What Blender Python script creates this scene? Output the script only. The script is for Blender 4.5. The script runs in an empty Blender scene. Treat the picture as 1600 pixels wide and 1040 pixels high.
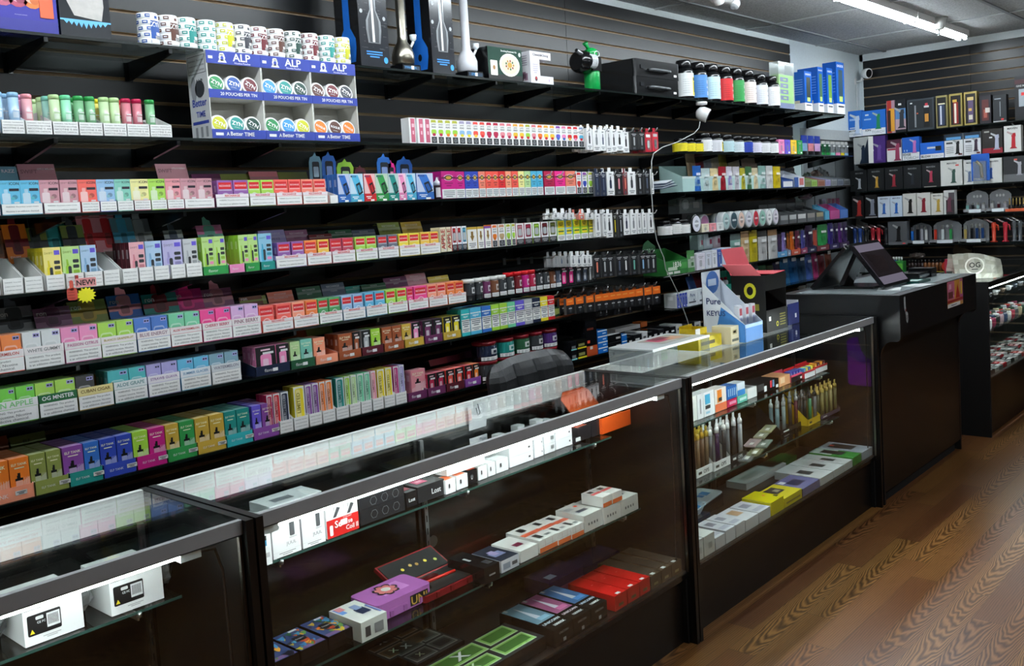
import bpy, math, random
from mathutils import Vector, Matrix
random.seed(7)
S = bpy.context.scene
COLL = S.collection

# ------------------------------------------------------------------ camera
CAM_H = 1.545
CR = Matrix(((0.6607168, -0.7481699, -0.0607875), (0.0980211, 0.0057078, 0.9951680), (0.7442078, 0.6634826, -0.0771076)))   # rows: right, up, forward
FPX, CYP = 1466.023, 451.495
cam_d = bpy.data.cameras.new('camera'); cam = bpy.data.objects.new('camera', cam_d); COLL.objects.link(cam)
r_, u_, f_ = CR[0], CR[1], CR[2]
cam.matrix_world = Matrix(((r_[0], u_[0], -f_[0], 0), (r_[1], u_[1], -f_[1], 0), (r_[2], u_[2], -f_[2], CAM_H), (0, 0, 0, 1)))
cam_d.sensor_width = 36; cam_d.lens = FPX/1600*36; cam_d.shift_y = (CYP-520)/1600; cam_d.clip_start = .02; cam_d.clip_end = 60
S.camera = cam
S.view_settings.view_transform = 'Standard'; S.view_settings.look = 'None'
S.view_settings.gamma = 1; S.view_settings.use_curve_mapping = False
S.view_settings.exposure = 0.95
# ------------------------------------------------------------------ world
W = bpy.data.worlds.new('world'); S.world = W; W.use_nodes = True
W.node_tree.nodes['Background'].inputs[0].default_value = (.8, .9, 1, 1)
W.node_tree.nodes['Background'].inputs[1].default_value = .05
TUBE_E = 29.0      # ceiling fluorescent strength
LED_E = 34.0       # showcase LED strength

def ray(px, py):
    c = Vector((px-800, -(py-CYP), FPX))
    return Vector([sum(CR[i][k]*c[i] for i in range(3)) for k in range(3)])
def SX(px, y, z):           # world x of the point on the line (y,z) that sits in column px
    a = [(px-800)*CR[2][k]-FPX*CR[0][k] for k in range(3)]
    return -(a[1]*y+a[2]*(z-CAM_H))/a[0]
def SY(px, x, z):
    a = [(px-800)*CR[2][k]-FPX*CR[0][k] for k in range(3)]
    return -(a[0]*x+a[2]*(z-CAM_H))/a[1]
def AZ(px, py, z):
    d = ray(px, py); t = (z-CAM_H)/d[2]; return (d[0]*t, d[1]*t)
def ZY(px, py, y):
    d = ray(px, py); return CAM_H+d[2]*y/d[1]
def ZX(px, py, x):
    d = ray(px, py); return CAM_H+d[2]*x/d[0]

# ------------------------------------------------------------------ colours
PAL = {
 'sky blue':'4fb4d9','blue':'2f6fc4','royal blue':'2c46b0','navy':'16233f','pale blue':'a8c8e6','ice blue':'8fbbe0','steel blue':'6f9db0','teal':'1c8f86','aqua':'7cc8b4','mint':'6fcf9f',
 'green':'2f9a4b','dark green':'215a3a','lime':'a6d842','pale green':'b9dc9a','bright green':'6bd02a','olive':'8f9a4a','yellow':'f0dc2c','pale yellow':'f0ea9a','gold':'c9a63c','orange':'f07f22','coral':'f0584a','peach':'f59a78',
 'red':'d8232a','dark red':'7a1420','maroon':'5c1828','salmon':'f0846c','pink':'f28fc0','rose':'e8929c','dusty pink':'c98a96','hot pink':'f02a8e','magenta':'c2187e','mauve':'9a6488','lilac':'dcaede','lavender':'a8a0d8','purple':'8a4aa0','deep purple':'4c2470','plum':'6a2a58',
 'brown':'7a4a30','rust':'a4532c','tan':'c8a87c','cream':'ece4c8','white':'f2f2f0','off white':'dfe2e2','light grey':'b8bcbe','grey':'85898c','slate':'5a6478','charcoal':'33363a','black':'0c0d0f','silver':'c4c6c4','turquoise':'2fb0b4','violet':'6a5ad0','pineapple':'f4c83a','cherry':'b81c48'}
def lin(h):
    o = []
    for i in (0, 2, 4):
        c = int(h[i:i+2], 16)/255; o.append(c/12.92 if c <= .04045 else ((c+.055)/1.055)**2.4)
    return tuple(o)
def C(c):
    if isinstance(c, tuple): return c
    return lin(PAL[c]) if c in PAL else lin(c)
def mixc(a, b, t):
    a, b = C(a), C(b); return tuple(a[i]*(1-t)+b[i]*t for i in range(3))
def dk(c, t=.4): return mixc(c, (0, 0, 0), t)
def lt(c, t=.4): return mixc(c, (.9, .9, .9), t)

# ------------------------------------------------------------------ materials
MATS = {}
def nodes(m):
    m.use_nodes = True; nt = m.node_tree; nt.nodes.clear(); return nt, nt.nodes.new('ShaderNodeOutputMaterial')
def finish(name, rough=.5, metal=0, spec=.5, clear=0, noise=.06, bump=0, nscale=60, coat=0):
    m = bpy.data.materials.new(name); nt, out = nodes(m)
    p = nt.nodes.new('ShaderNodeBsdfPrincipled'); a = nt.nodes.new('ShaderNodeAttribute'); a.attribute_name = 'Col'
    tc = nt.nodes.new('ShaderNodeTexCoord'); n = nt.nodes.new('ShaderNodeTexNoise'); n.inputs['Scale'].default_value = nscale
    nt.links.new(tc.outputs['Object'], n.inputs['Vector'])
    mr = nt.nodes.new('ShaderNodeMapRange'); mr.inputs[3].default_value = 1-noise; mr.inputs[4].default_value = 1+noise
    nt.links.new(n.outputs['Fac'], mr.inputs[0])
    mx = nt.nodes.new('ShaderNodeVectorMath'); mx.operation = 'SCALE'
    nt.links.new(a.outputs['Color'], mx.inputs[0]); nt.links.new(mr.outputs[0], mx.inputs['Scale'])
    nt.links.new(mx.outputs[0], p.inputs['Base Color'])
    p.inputs['Roughness'].default_value = rough; p.inputs['Metallic'].default_value = metal; p.inputs['Specular IOR Level'].default_value = spec
    p.inputs['Coat Weight'].default_value = coat
    if bump:
        b = nt.nodes.new('ShaderNodeBump'); b.inputs['Strength'].default_value = bump; b.inputs['Distance'].default_value = .002
        nt.links.new(n.outputs['Fac'], b.inputs['Height']); nt.links.new(b.outputs[0], p.inputs['Normal'])
    if clear:
        t = nt.nodes.new('ShaderNodeBsdfTransparent'); mm = nt.nodes.new('ShaderNodeMixShader'); mm.inputs[0].default_value = 1-clear
        lt_ = nt.nodes.new('ShaderNodeMixRGB'); lt_.inputs[0].default_value = .35; lt_.inputs[1].default_value = (1, 1, 1, 1)
        nt.links.new(a.outputs['Color'], lt_.inputs[2]); nt.links.new(lt_.outputs[0], t.inputs[0])
        nt.links.new(t.outputs[0], mm.inputs[1]); nt.links.new(p.outputs[0], mm.inputs[2]); nt.links.new(mm.outputs[0], out.inputs[0])
    else: nt.links.new(p.outputs[0], out.inputs[0])
    MATS[name] = m; return m
finish('card', .45, noise=.04); finish('gloss', .18, noise=.03); finish('metal', .28, 1, noise=.05)
finish('clear', .12, clear=.7, noise=.02); finish('matte', .8, noise=.08); finish('foil', .3, .35, noise=.2, bump=.8, nscale=45)
finish('leather', .42, noise=.1, bump=.35, nscale=220); finish('laminate', .35, noise=.12, nscale=14); finish('milky', .3, clear=.35, noise=.03)
def glass(name, tint=(.94, .98, .96), ior=1.5):
    m = bpy.data.materials.new(name); nt, out = nodes(m)
    f = nt.nodes.new('ShaderNodeFresnel'); ge = nt.nodes.new('ShaderNodeNewGeometry'); mi = nt.nodes.new('ShaderNodeMapRange')
    mi.inputs[3].default_value = ior; mi.inputs[4].default_value = 1/ior; nt.links.new(ge.outputs['Backfacing'], mi.inputs[0]); nt.links.new(mi.outputs[0], f.inputs[0])
    n = nt.nodes.new('ShaderNodeTexNoise'); n.inputs['Scale'].default_value = 3
    mr = nt.nodes.new('ShaderNodeMapRange'); mr.inputs[3].default_value = .0; mr.inputs[4].default_value = .035
    nt.links.new(n.outputs['Fac'], mr.inputs[0])
    t = nt.nodes.new('ShaderNodeBsdfTransparent'); t.inputs[0].default_value = tint+(1,)
    g = nt.nodes.new('ShaderNodeBsdfGlossy'); nt.links.new(mr.outputs[0], g.inputs['Roughness'])
    mm = nt.nodes.new('ShaderNodeMixShader'); nt.links.new(f.outputs[0], mm.inputs[0])
    nt.links.new(t.outputs[0], mm.inputs[1]); nt.links.new(g.outputs[0], mm.inputs[2]); nt.links.new(mm.outputs[0], out.inputs[0])
    MATS[name] = m
glass('glass'); glass('shelf_glass', (.9, .96, .94))
def emit(name, col, s):
    m = bpy.data.materials.new(name); nt, out = nodes(m); e = nt.nodes.new('ShaderNodeEmission')
    e.inputs[0].default_value = col+(1,); e.inputs[1].default_value = s; nt.links.new(e.outputs[0], out.inputs[0]); MATS[name] = m
emit('tube_light', (.86, .95, 1.0), TUBE_E); emit('led_light', (.93, .97, 1.0), LED_E); emit('screen', (.30, .27, .36), .26)

def floor_mat():
    m = bpy.data.materials.new('oak_planks'); nt, out = nodes(m); N = nt.nodes.new; L = nt.links.new
    def math_(op, a, b=None):
        n = N('ShaderNodeMath'); n.operation = op
        for i, v in enumerate((a, b)):
            if v is None: continue
            if isinstance(v, (int, float)): n.inputs[i].default_value = v
            else: L(v, n.inputs[i])
        return n.outputs[0]
    def comb(x, y, z=0.0):
        n = N('ShaderNodeCombineXYZ')
        for i, v in enumerate((x, y, z)):
            if isinstance(v, (int, float)): n.inputs[i].default_value = v
            else: L(v, n.inputs[i])
        return n.outputs[0]
    def wn(v):
        n = N('ShaderNodeTexWhiteNoise'); n.noise_dimensions = '2D'; L(v, n.inputs['Vector']); return n.outputs['Value']
    g = N('ShaderNodeNewGeometry'); sp = N('ShaderNodeSeparateXYZ'); L(g.outputs['Position'], sp.inputs[0])
    x, y = sp.outputs[0], sp.outputs[1]
    row = math_('FLOOR', math_('DIVIDE', y, .1)); rr = wn(comb(row, 3.3))
    xo = math_('ADD', math_('DIVIDE', x, .95), math_('MULTIPLY', rr, 7.3)); col = math_('FLOOR', xo)
    pid = wn(comb(row, col)); pid2 = wn(comb(col, math_('ADD', row, 31.7)))
    # grain: chevron-shaped cathedral arcs on some planks, straight lines on the others
    ns = N('ShaderNodeTexNoise'); ns.inputs['Scale'].default_value = 1.0; ns.inputs['Detail'].default_value = 2.5; ns.inputs['Roughness'].default_value = .5
    L(comb(math_('ADD', math_('MULTIPLY', x, 3.2), math_('MULTIPLY', pid, 40)), math_('ADD', math_('MULTIPLY', y, 16), math_('MULTIPLY', pid2, 40))), ns.inputs['Vector'])
    v = math_('ADD', math_('SUBTRACT', math_('FRACT', math_('DIVIDE', y, .1)), .5), math_('MULTIPLY', math_('SUBTRACT', pid2, .5), .5))
    arcs = math_('ADD', math_('MULTIPLY', x, 85.0), math_('MULTIPLY', math_('MULTIPLY', v, v), -95.0))
    arcs = math_('ADD', arcs, math_('MULTIPLY', ns.outputs['Fac'], 34.0)); stra = math_('ADD', math_('MULTIPLY', v, 75.0), math_('MULTIPLY', ns.outputs['Fac'], 16.0))
    pick = math_('LESS_THAN', pid, .5); rings = math_('SINE', math_('ADD', math_('MULTIPLY', arcs, pick), math_('MULTIPLY', stra, math_('SUBTRACT', 1.0, pick))))
    rings = math_('MULTIPLY', rings, math_('ADD', math_('MULTIPLY', pick, .55), .40))
    rings = math_('ADD', math_('MULTIPLY', rings, .5), .5)
    fn = N('ShaderNodeTexNoise'); fn.inputs['Scale'].default_value = 1.0; fn.inputs['Detail'].default_value = 3
    L(comb(math_('MULTIPLY', x, 14), math_('MULTIPLY', y, 420)), fn.inputs['Vector'])
    fac = math_('ADD', math_('MULTIPLY', rings, .62), math_('MULTIPLY', fn.outputs['Fac'], .42))
    cr = N('ShaderNodeValToRGB'); e = cr.color_ramp.elements; e[0].position = .12; e[0].color = (.050, .019, .006, 1); e[1].position = .85; e[1].color = (.31, .140, .044, 1)
    k = cr.color_ramp.elements.new(.42); k.color = (.155, .060, .017, 1)
    L(fac, cr.inputs[0])
    hs = N('ShaderNodeHueSaturation'); L(cr.outputs[0], hs.inputs['Color']); L(math_('ADD', math_('MULTIPLY', pid2, .5), .72), hs.inputs['Value']); L(math_('ADD', math_('MULTIPLY', pid2, .018), .49), hs.inputs['Hue'])
    ey = math_('ABSOLUTE', math_('SUBTRACT', math_('FRACT', math_('DIVIDE', y, .1)), .5)); sy = math_('GREATER_THAN', ey, .49)
    ex = math_('ABSOLUTE', math_('SUBTRACT', math_('FRACT', xo), .5)); sx = math_('GREATER_THAN', ex, .4985)
    seam = math_('MAXIMUM', sy, sx)
    mx = N('ShaderNodeMixRGB'); L(math_('MULTIPLY', seam, .6), mx.inputs[0]); L(hs.outputs[0], mx.inputs[1]); mx.inputs[2].default_value = (.03, .014, .007, 1)
    p = N('ShaderNodeBsdfPrincipled'); L(mx.outputs[0], p.inputs['Base Color']); p.inputs['Specular IOR Level'].default_value = .5
    L(math_('ADD', math_('MULTIPLY', rings, -.08), .36), p.inputs['Roughness'])
    b = N('ShaderNodeBump'); b.inputs['Strength'].default_value = .12; b.inputs['Distance'].default_value = .002; L(fac, b.inputs['Height']); L(b.outputs[0], p.inputs['Normal'])
    L(p.outputs[0], out.inputs[0]); MATS['floor'] = m
floor_mat()
def tile_mat():
    m = bpy.data.materials.new('ceiling_tile'); nt, out = nodes(m); p = nt.nodes.new('ShaderNodeBsdfPrincipled')
    n = nt.nodes.new('ShaderNodeTexNoise'); n.inputs['Scale'].default_value = 90; n.inputs['Detail'].default_value = 4
    g = nt.nodes.new('ShaderNodeNewGeometry'); nt.links.new(g.outputs['Position'], n.inputs['Vector'])
    cr = nt.nodes.new('ShaderNodeValToRGB'); cr.color_ramp.elements[0].position = .35; cr.color_ramp.elements[0].color = (.30, .31, .32, 1); cr.color_ramp.elements[1].position = .6; cr.color_ramp.elements[1].color = (.46, .48, .49, 1)
    nt.links.new(n.outputs['Fac'], cr.inputs[0]); nt.links.new(cr.outputs[0], p.inputs['Base Color']); p.inputs['Roughness'].default_value = .9
    b = nt.nodes.new('ShaderNodeBump'); b.inputs['Strength'].default_value = .5; b.inputs['Distance'].default_value = .003
    nt.links.new(n.outputs['Fac'], b.inputs['Height']); nt.links.new(b.outputs[0], p.inputs['Normal']); nt.links.new(p.outputs[0], out.inputs[0]); MATS['tile'] = m
tile_mat()

# ------------------------------------------------------------------ text
TXT = {}
def glyphs(s, bold=True):
    k = (s, bold)
    if k in TXT: return TXT[k]
    cu = bpy.data.curves.new('t', 'FONT'); cu.body = s; cu.resolution_u = 2; cu.size = 1
    if bold: cu.offset = .018
    o = bpy.data.objects.new('t', cu); COLL.objects.link(o)
    me = bpy.data.meshes.new_from_object(o)
    vs = [(v.co.x, v.co.y) for v in me.vertices]; fs = [tuple(p.vertices) for p in me.polygons]
    bpy.data.objects.remove(o); bpy.data.curves.remove(cu); bpy.data.meshes.remove(me)
    if not vs: vs = [(0, 0)]
    x0 = min(v[0] for v in vs); x1 = max(v[0] for v in vs); y0 = min(v[1] for v in vs); y1 = max(v[1] for v in vs)
    TXT[k] = ([((x-x0), (y-y0)) for x, y in vs], fs, x1-x0, y1-y0); return TXT[k]

# ------------------------------------------------------------------ mesh builder
class MB:
    def __init__(s): s.v = []; s.f = []; s.c = []; s.m = []; s.sm = []
    def face(s, pts, col, mat='card', smooth=False):
        n = len(s.v); s.v += [tuple(p) for p in pts]; s.f.append(tuple(range(n, n+len(pts)))); s.c.append(C(col)); s.m.append(mat); s.sm.append(smooth)
    def box(s, x0, x1, y0, y1, z0, z1, col, mat='card', M=None, cols=None):
        P = [(x0, y0, z0), (x1, y0, z0), (x1, y1, z0), (x0, y1, z0), (x0, y0, z1), (x1, y0, z1), (x1, y1, z1), (x0, y1, z1)]
        if M: P = [tuple(M @ Vector(p)) for p in P]
        n = len(s.v); s.v += P
        Q = ((0, 1, 5, 4), (1, 2, 6, 5), (2, 3, 7, 6), (3, 0, 4, 7), (4, 5, 6, 7), (3, 2, 1, 0))
        for i, q in enumerate(Q):
            s.f.append(tuple(n+a for a in q)); s.c.append(C(cols[i] if cols and cols[i] is not None else col)); s.m.append(mat); s.sm.append(False)
    def fr(s, x0, x1, z0, z1, col, y=-.0006, mat='card'):           # rectangle printed on the front
        s.face([(x0, y, z0), (x1, y, z0), (x1, y, z1), (x0, y, z1)], col, mat)
    def fp(s, pts, col, y=-.0008, mat='card'): s.face([(a, y, b) for a, b in pts], col, mat)
    def tr(s, x0, x1, y0, y1, col, z, mat='card'): s.face([(x0, y0, z), (x1, y0, z), (x1, y1, z), (x0, y1, z)], col, mat)
    def lr(s, y0, y1, z0, z1, col, x=-.0006, mat='card'): s.face([(x, y1, z0), (x, y0, z0), (x, y0, z1), (x, y1, z1)], col, mat)
    def disc(s, cx, cz, rx, rz, col, y=-.0008, n=14, mat='card'): s.fp([(cx+rx*math.cos(2*math.pi*i/n), cz+rz*math.sin(2*math.pi*i/n)) for i in range(n)], col, y, mat)
    def rrect(s, x0, x1, z0, z1, r, col, y=-.0008, mat='card'):
        pts = []
        for cx, cz, a in ((x1-r, z0+r, -90), (x1-r, z1-r, 0), (x0+r, z1-r, 90), (x0+r, z0+r, 180)):
            for k in range(4): t = math.radians(a+30*k); pts.append((cx+r*math.cos(t), cz+r*math.sin(t)))
        s.fp(pts, col, y, mat)
    def text(s, st, x0, x1, z0, z1, col, O=None, U=None, V=None, y=-.0012, bold=True, mat='card', fit=True, rot=False):
        """text fitted into a rectangle of the front (or of plane O,U,V)"""
        vs, fs, w, h = glyphs(st, bold)
        if w <= 0 or h <= 0: return
        W_, H_ = (x1-x0), (z1-z0)
        if rot: W_, H_ = H_, W_
        sx = W_/w; sz = H_/h
        if fit: k = min(sx, sz*1.0); sx = min(sx, k*1.15); sz = k
        ox, oz = (W_-w*sx)/2, (H_-h*sz)/2
        n = len(s.v)
        for a, b in vs:
            p, q = ox+a*sx, oz+b*sz
            if rot: p, q = (x1-x0)-q, p
            p += x0; q += z0
            if O is None: s.v.append((p, y, q))
            else: s.v.append(tuple(O+U*p+V*q))
        c = C(col)
        for f in fs: s.f.append(tuple(n+i for i in f)); s.c.append(c); s.m.append(mat); s.sm.append(False)
    def lathe(s, prof, col, cx=0, cy=0, seg=18, mat='gloss', cols=None, M=None, cap=True, smooth=True):
        n = len(s.v)
        for r, z in prof:
            for i in range(seg):
                a = 2*math.pi*i/seg; p = (cx+r*math.cos(a), cy+r*math.sin(a), z)
                s.v.append(tuple(M @ Vector(p)) if M else p)
        for k in range(len(prof)-1):
            cc = C(cols[k]) if cols else C(col)
            for i in range(seg):
                j = (i+1) % seg
                s.f.append((n+k*seg+i, n+k*seg+j, n+(k+1)*seg+j, n+(k+1)*seg+i)); s.c.append(cc); s.m.append(mat); s.sm.append(smooth)
        if cap:
            s.f.append(tuple(n+i for i in reversed(range(seg)))); s.c.append(C(cols[0] if cols else col)); s.m.append(mat); s.sm.append(False)
            e = n+(len(prof)-1)*seg; s.f.append(tuple(e+i for i in range(seg))); s.c.append(C(cols[-1] if cols else col)); s.m.append(mat); s.sm.append(False)
    def arc(s, r, a0, a1, z0, z1, col, cx=0, cy=0, n=6, mat='card'):  # label patch on a cylinder; angle 0 faces the front (-y)
        for i in range(n):
            t0 = math.radians(a0+(a1-a0)*i/n); t1 = math.radians(a0+(a1-a0)*(i+1)/n)
            p = lambda t, z: (cx+r*math.sin(t), cy-r*math.cos(t), z)
            s.face([p(t0, z0), p(t1, z0), p(t1, z1), p(t0, z1)], col, mat, True)
    def arctext(s, st, r, ac, zc, h, col, cx=0, cy=0, maxa=80, mat='card'):
        vs, fs, w, hh = glyphs(st); k = h/hh; k2 = min(k, math.radians(maxa)*r/w); n = len(s.v)
        for a, b in vs:
            t = math.radians(ac)+(a-w/2)*k2/r; s.v.append((cx+r*math.sin(t), cy-r*math.cos(t), zc+(b-hh/2)*k))
        for f in fs: s.f.append(tuple(n+i for i in f)); s.c.append(C(col)); s.m.append(mat); s.sm.append(False)
    def tube(s, pts, r, col, mat='gloss', seg=8):
        pts = [Vector(p) for p in pts]; n = len(s.v); up = Vector((0, 0, 1)); prev = None
        for i, p in enumerate(pts):
            d = (pts[min(i+1, len(pts)-1)]-pts[max(i-1, 0)]).normalized()
            a = d.cross(up) if prev is None else prev-d*prev.dot(d)
            if a.length < 1e-4: a = d.cross(Vector((1, 0, 0)))
            a.normalize(); prev = a; b = d.cross(a); rr = r[i] if isinstance(r, (list, tuple)) else r
            for k in range(seg): t = 2*math.pi*k/seg; s.v.append(tuple(p+a*rr*math.cos(t)+b*rr*math.sin(t)))
        for i in range(len(pts)-1):
            for k in range(seg):
                j = (k+1) % seg; s.f.append((n+i*seg+k, n+i*seg+j, n+(i+1)*seg+j, n+(i+1)*seg+k)); s.c.append(C(col)); s.m.append(mat); s.sm.append(True)
        for base, rv in ((n, False), (n+(len(pts)-1)*seg, True)):
            q = tuple(base+k for k in range(seg)); s.f.append(q if rv else q[::-1]); s.c.append(C(col)); s.m.append(mat); s.sm.append(False)
    def prism(s, pts, y0, y1, col, mat='card', M=None):             # outline in x,z extruded through y
        n = len(s.v); k = len(pts)
        for y in (y0, y1):
            for a, b in pts: s.v.append(tuple(M @ Vector((a, y, b))) if M else (a, y, b))
        F = [tuple(range(n, n+k)), tuple(n+k+i for i in reversed(range(k)))]+[(n+i, n+k+i, n+k+(i+1) % k, n+(i+1) % k) for i in range(k)]
        for f in F: s.f.append(f); s.c.append(C(col)); s.m.append(mat); s.sm.append(False)
    def mesh(s, name):
        me = bpy.data.meshes.new(name); me.from_pydata(s.v, [], s.f); slots = sorted(set(s.m)); ix = {a: i for i, a in enumerate(slots)}
        for a in slots: me.materials.append(MATS[a])
        me.polygons.foreach_set('material_index', [ix[a] for a in s.m]); me.polygons.foreach_set('use_smooth', s.sm)
        at = me.color_attributes.new('Col', 'FLOAT_COLOR', 'CORNER'); buf = []
        for f, c in zip(s.f, s.c): buf += (list(c)+[1.0])*len(f)
        at.data.foreach_set('color', buf); me.update(); return me
def add(name, mb, parent=None, loc=None, rz=0, kind=None, label=None):
    me = mb if isinstance(mb, bpy.types.Mesh) else mb.mesh(name)
    o = bpy.data.objects.new(name, me); COLL.objects.link(o)
    if parent: o.parent = parent
    if loc: o.location = loc
    if rz: o.rotation_euler = (0, 0, rz)
    if kind: o['kind'] = kind
    if label: o['label'] = label
    return o

# ------------------------------------------------------------------ things and their labels
THINGS = []
def reg(o, desc, where, cat, group=None, short=None, pos=None):
    THINGS.append(dict(o=o, d=desc, w=where, c=cat, g=group, s=short or desc, p=pos if pos is not None else o.location[0])); return o
def thing(name, loc, desc, where, cat, group=None, rz=0, short=None, pos=None):
    o = bpy.data.objects.new(name, None); COLL.objects.link(o); o.location = loc; o.rotation_euler = (0, 0, rz); o.empty_display_size = .05
    return reg(o, desc, where, cat, group, short, pos)
def solo(name, mb, loc, desc, where, cat, group=None, rz=0, short=None, pos=None):
    o = add(name, mb, None, loc, rz); return reg(o, desc, where, cat, group, short, pos)
CACHE = {}
def cached(key, fn):
    if key not in CACHE: CACHE[key] = fn()
    return CACHE[key]
ORD = ['first','second','third','fourth','fifth','sixth','seventh','eighth','ninth','tenth','eleventh','twelfth','thirteenth','fourteenth','fifteenth','sixteenth','seventeenth','eighteenth','nineteenth','twentieth']
def ordn(i):
    if i < 20: return ORD[i]
    t = {2: 'twenty', 3: 'thirty', 4: 'forty', 5: 'fifty'}[(i+1)//10]
    return t+'-'+ORD[(i+1) % 10-1] if (i+1) % 10 else t.replace('y', 'ieth')
def finish_labels():
    from collections import defaultdict
    rows = defaultdict(list)
    for t in THINGS: rows[t['w']].append(t)
    for w, l in rows.items():
        l.sort(key=lambda t: t['p'])
        for i, t in enumerate(l): t['l'] = l[i-1]['s'] if i else None; t['r'] = l[i+1]['s'] if i+1 < len(l) else None
    used = set()
    groups = defaultdict(list)
    for t in THINGS: groups[(t['d']+' '+t['w']).strip()].append(t)
    for base, l in groups.items():
        if len(l) == 1: l[0]['L'] = base; continue
        sub = defaultdict(list)
        for t in l:
            if t['l'] and t['r'] and t['l'] != t['s'] and t['r'] != t['s'] and t['l'] != t['r']: k = ', between %s and %s' % (t['l'], t['r'])
            elif t['r'] and t['r'] != t['s']: k = ', just left of %s' % t['r']
            elif t['l'] and t['l'] != t['s']: k = ', just right of %s' % t['l']
            else: k = ''
            sub[k].append(t)
        for k, m in sub.items():
            if len(m) == 1 and k and len((base+k).split()) <= 16: m[0]['L'] = base+k
            else:
                for t in m: t['L'] = None
        left = sorted([t for t in l if t['L'] is None], key=lambda t: t['p'])
        l.sort(key=lambda t: t['p'])
        for t in left:
            i = l.index(t); n = len(l)
            pre = ('leftmost' if i == 0 else 'rightmost' if i == n-1 else ordn(i)+' from left')
            t['L'] = '%s %s, %s' % (t['d'], t['w'], pre)
    for t in THINGS:
        if len(t['L'].split()) > 16: print('LONG', t['L'])
        o = t['o']; o['label'] = ' '.join(t['L'].split()[:16]).rstrip(','); o['category'] = t['c']
        if t['g']: o['group'] = t['g']

# ================================================================== setting
YW, YD, XB, XBS, ZC = 2.98, 3.29, 8.62, 8.30, 2.804      # shelf fronts, left wall, back wall, back shelf fronts, ceiling
YR, XN = -3.6, -3.2
def plane_mb(p, mat, col='white'):
    m = MB(); m.face(p, col, mat); return m
add('floor', plane_mb([(XN, YR, 0), (XB, YR, 0), (XB, 4.6, 0), (XN, 4.6, 0)], 'floor'), kind='structure')
add('ceiling', plane_mb([(XN, YR, ZC), (XN, YD+.3, ZC), (XB+.2, YD+.3, ZC), (XB+.2, YR, ZC)], 'tile'), kind='structure')
g = MB()
for k in range(-7, 4):
    x = 5.22+1.22*k; g.box(x-.012, x+.012, YR, YD, ZC-.008, ZC-.0005, 'light grey', 'matte')
for k in range(12):
    y = 3.06-.61*k; g.box(XN, XB, y-.012, y+.012, ZC-.010, ZC-.0005, 'grey', 'matte')
add('trim_1', g, kind='structure')
def slatwall(name, L, z0, z1, place, joints, gz0, pitch=.0807, groove=.0125):
    """slatwall panel in local x (0..L), front at y=0, depth inward +y; grooves cut as real channels"""
    m = MB(); zs = []; z = gz0
    while z > z0+.03: zs.append(z); z -= pitch
    top = z1
    for z in zs+[None]:
        lo = z+groove/2 if z is not None else z0
        xs = [0]+joints+[L]
        for a, b in zip(xs, xs[1:]): m.box(a+(.0015 if a else 0), b-(.0015 if b != L else 0), 0, .019, lo, top, '0d0f12', 'laminate')
        if z is not None:
            m.face([(0, .0125, lo-groove), (L, .0125, lo-groove), (L, .0125, lo), (0, .0125, lo)], '8d7a62', 'matte')
            m.face([(0, .0002, lo-groove+.0002), (L, .0002, lo-groove+.0002), (L, .0125, lo-groove+.0002), (0, .0125, lo-groove+.0002)], 'b8a07c', 'matte')
            m.face([(0, .0002, lo-.0002), (0, .0125, lo-.0002), (L, .0125, lo-.0002), (L, .0002, lo-.0002)], 'b8a07c', 'matte')
            top = z-groove/2
    for j in joints: m.face([(j-.003, .012, z0), (j+.003, .012, z0), (j+.003, .012, z1), (j-.003, .012, z1)], '7d6a52', 'matte')
    return add(name, m, None, place[0], place[1], kind='structure')
slatwall('wall_left', 7.16-XN, 0.1, 2.762, ((XN, YD, 0), 0), [XN*-1-.6+j for j in (0, 4.88)], 2.686)
m = MB()
m.box(XN, 7.16, YD+.02, YD+.14, 0, ZC, '7f8385', 'matte')               # wall behind the slat panels
m.box(7.16, 7.30, YD+.006, YD+.14, 0, ZC, 'ccd6da', 'matte'); m.box(7.30, XB, YD+.006, YD+.14, 2.115, ZC, 'ccd6da', 'matte')
m.box(XN, 7.16, YD+.006, YD+.02, 2.762, ZC, 'dfe8ea', 'matte')
add('wall_left_plaster', m, kind='structure')
# doorway recess at the far end of the left wall
m = MB(); m.box(7.30, XB, YD+.0, YD+.03, 2.03, 2.115, 'aeb4b6', 'matte'); m.box(7.30, XB, YD+.03, YD+.06, 1.98, 2.05, '8b9092', 'matte')
m.box(7.30, 7.33, YD+.0, YD+.12, 0, 2.03, '8b9092', 'matte')
add('trim_2', m, kind='structure')
m = MB(); m.box(7.33, 7.72, YD+.09, YD+.13, 0, 2.0, '6c7174', 'matte'); m.box(7.74, 8.18, YD+.09, YD+.13, 0, 2.0, '5d6265', 'matte'); m.box(8.2, XB, YD+.09, YD+.13, 0, 2.0, '4c5154', 'matte')
for x in (7.73, 8.19): m.box(x-.008, x+.008, YD+.10, YD+.13, 0, 2.0, '1a1a1a', 'matte')
add('door_1', m, kind='structure')
slatwall('wall_back', YD-YR-.03, 0.1, 2.742, ((XB-.03, YD-.03, 0), -math.pi/2), [1.22*k+.9 for k in range(5)], 2.662)
m = MB(); m.box(XB, XB+.12, YR, YD+.14, 0, ZC, 'b9c4c8', 'matte'); m.box(XB-.03, XB, YD-.03, YD+.01, 0, ZC, 'd6dfe2', 'matte'); m.box(XB-.03, XB, YR, YD, 2.742, ZC, 'e6eef0', 'matte')
add('wall_back_plaster', m, kind='structure')
add('wall_right', plane_mb([(XN, YR, 0), (XB, YR, 0), (XB, YR, ZC), (XN, YR, ZC)], 'matte', '55524e'), kind='structure')
add('wall_near', plane_mb([(XN, YR, 0), (XN, YD+.1, 0), (XN, YD+.1, ZC), (XN, YR, ZC)], 'matte', '55524e'), kind='structure')
m = MB(); m.box(XN, 7.16, YD-.012, YD, 0, .1, 'black', 'gloss'); add('baseboard_left', m, kind='structure')
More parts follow.
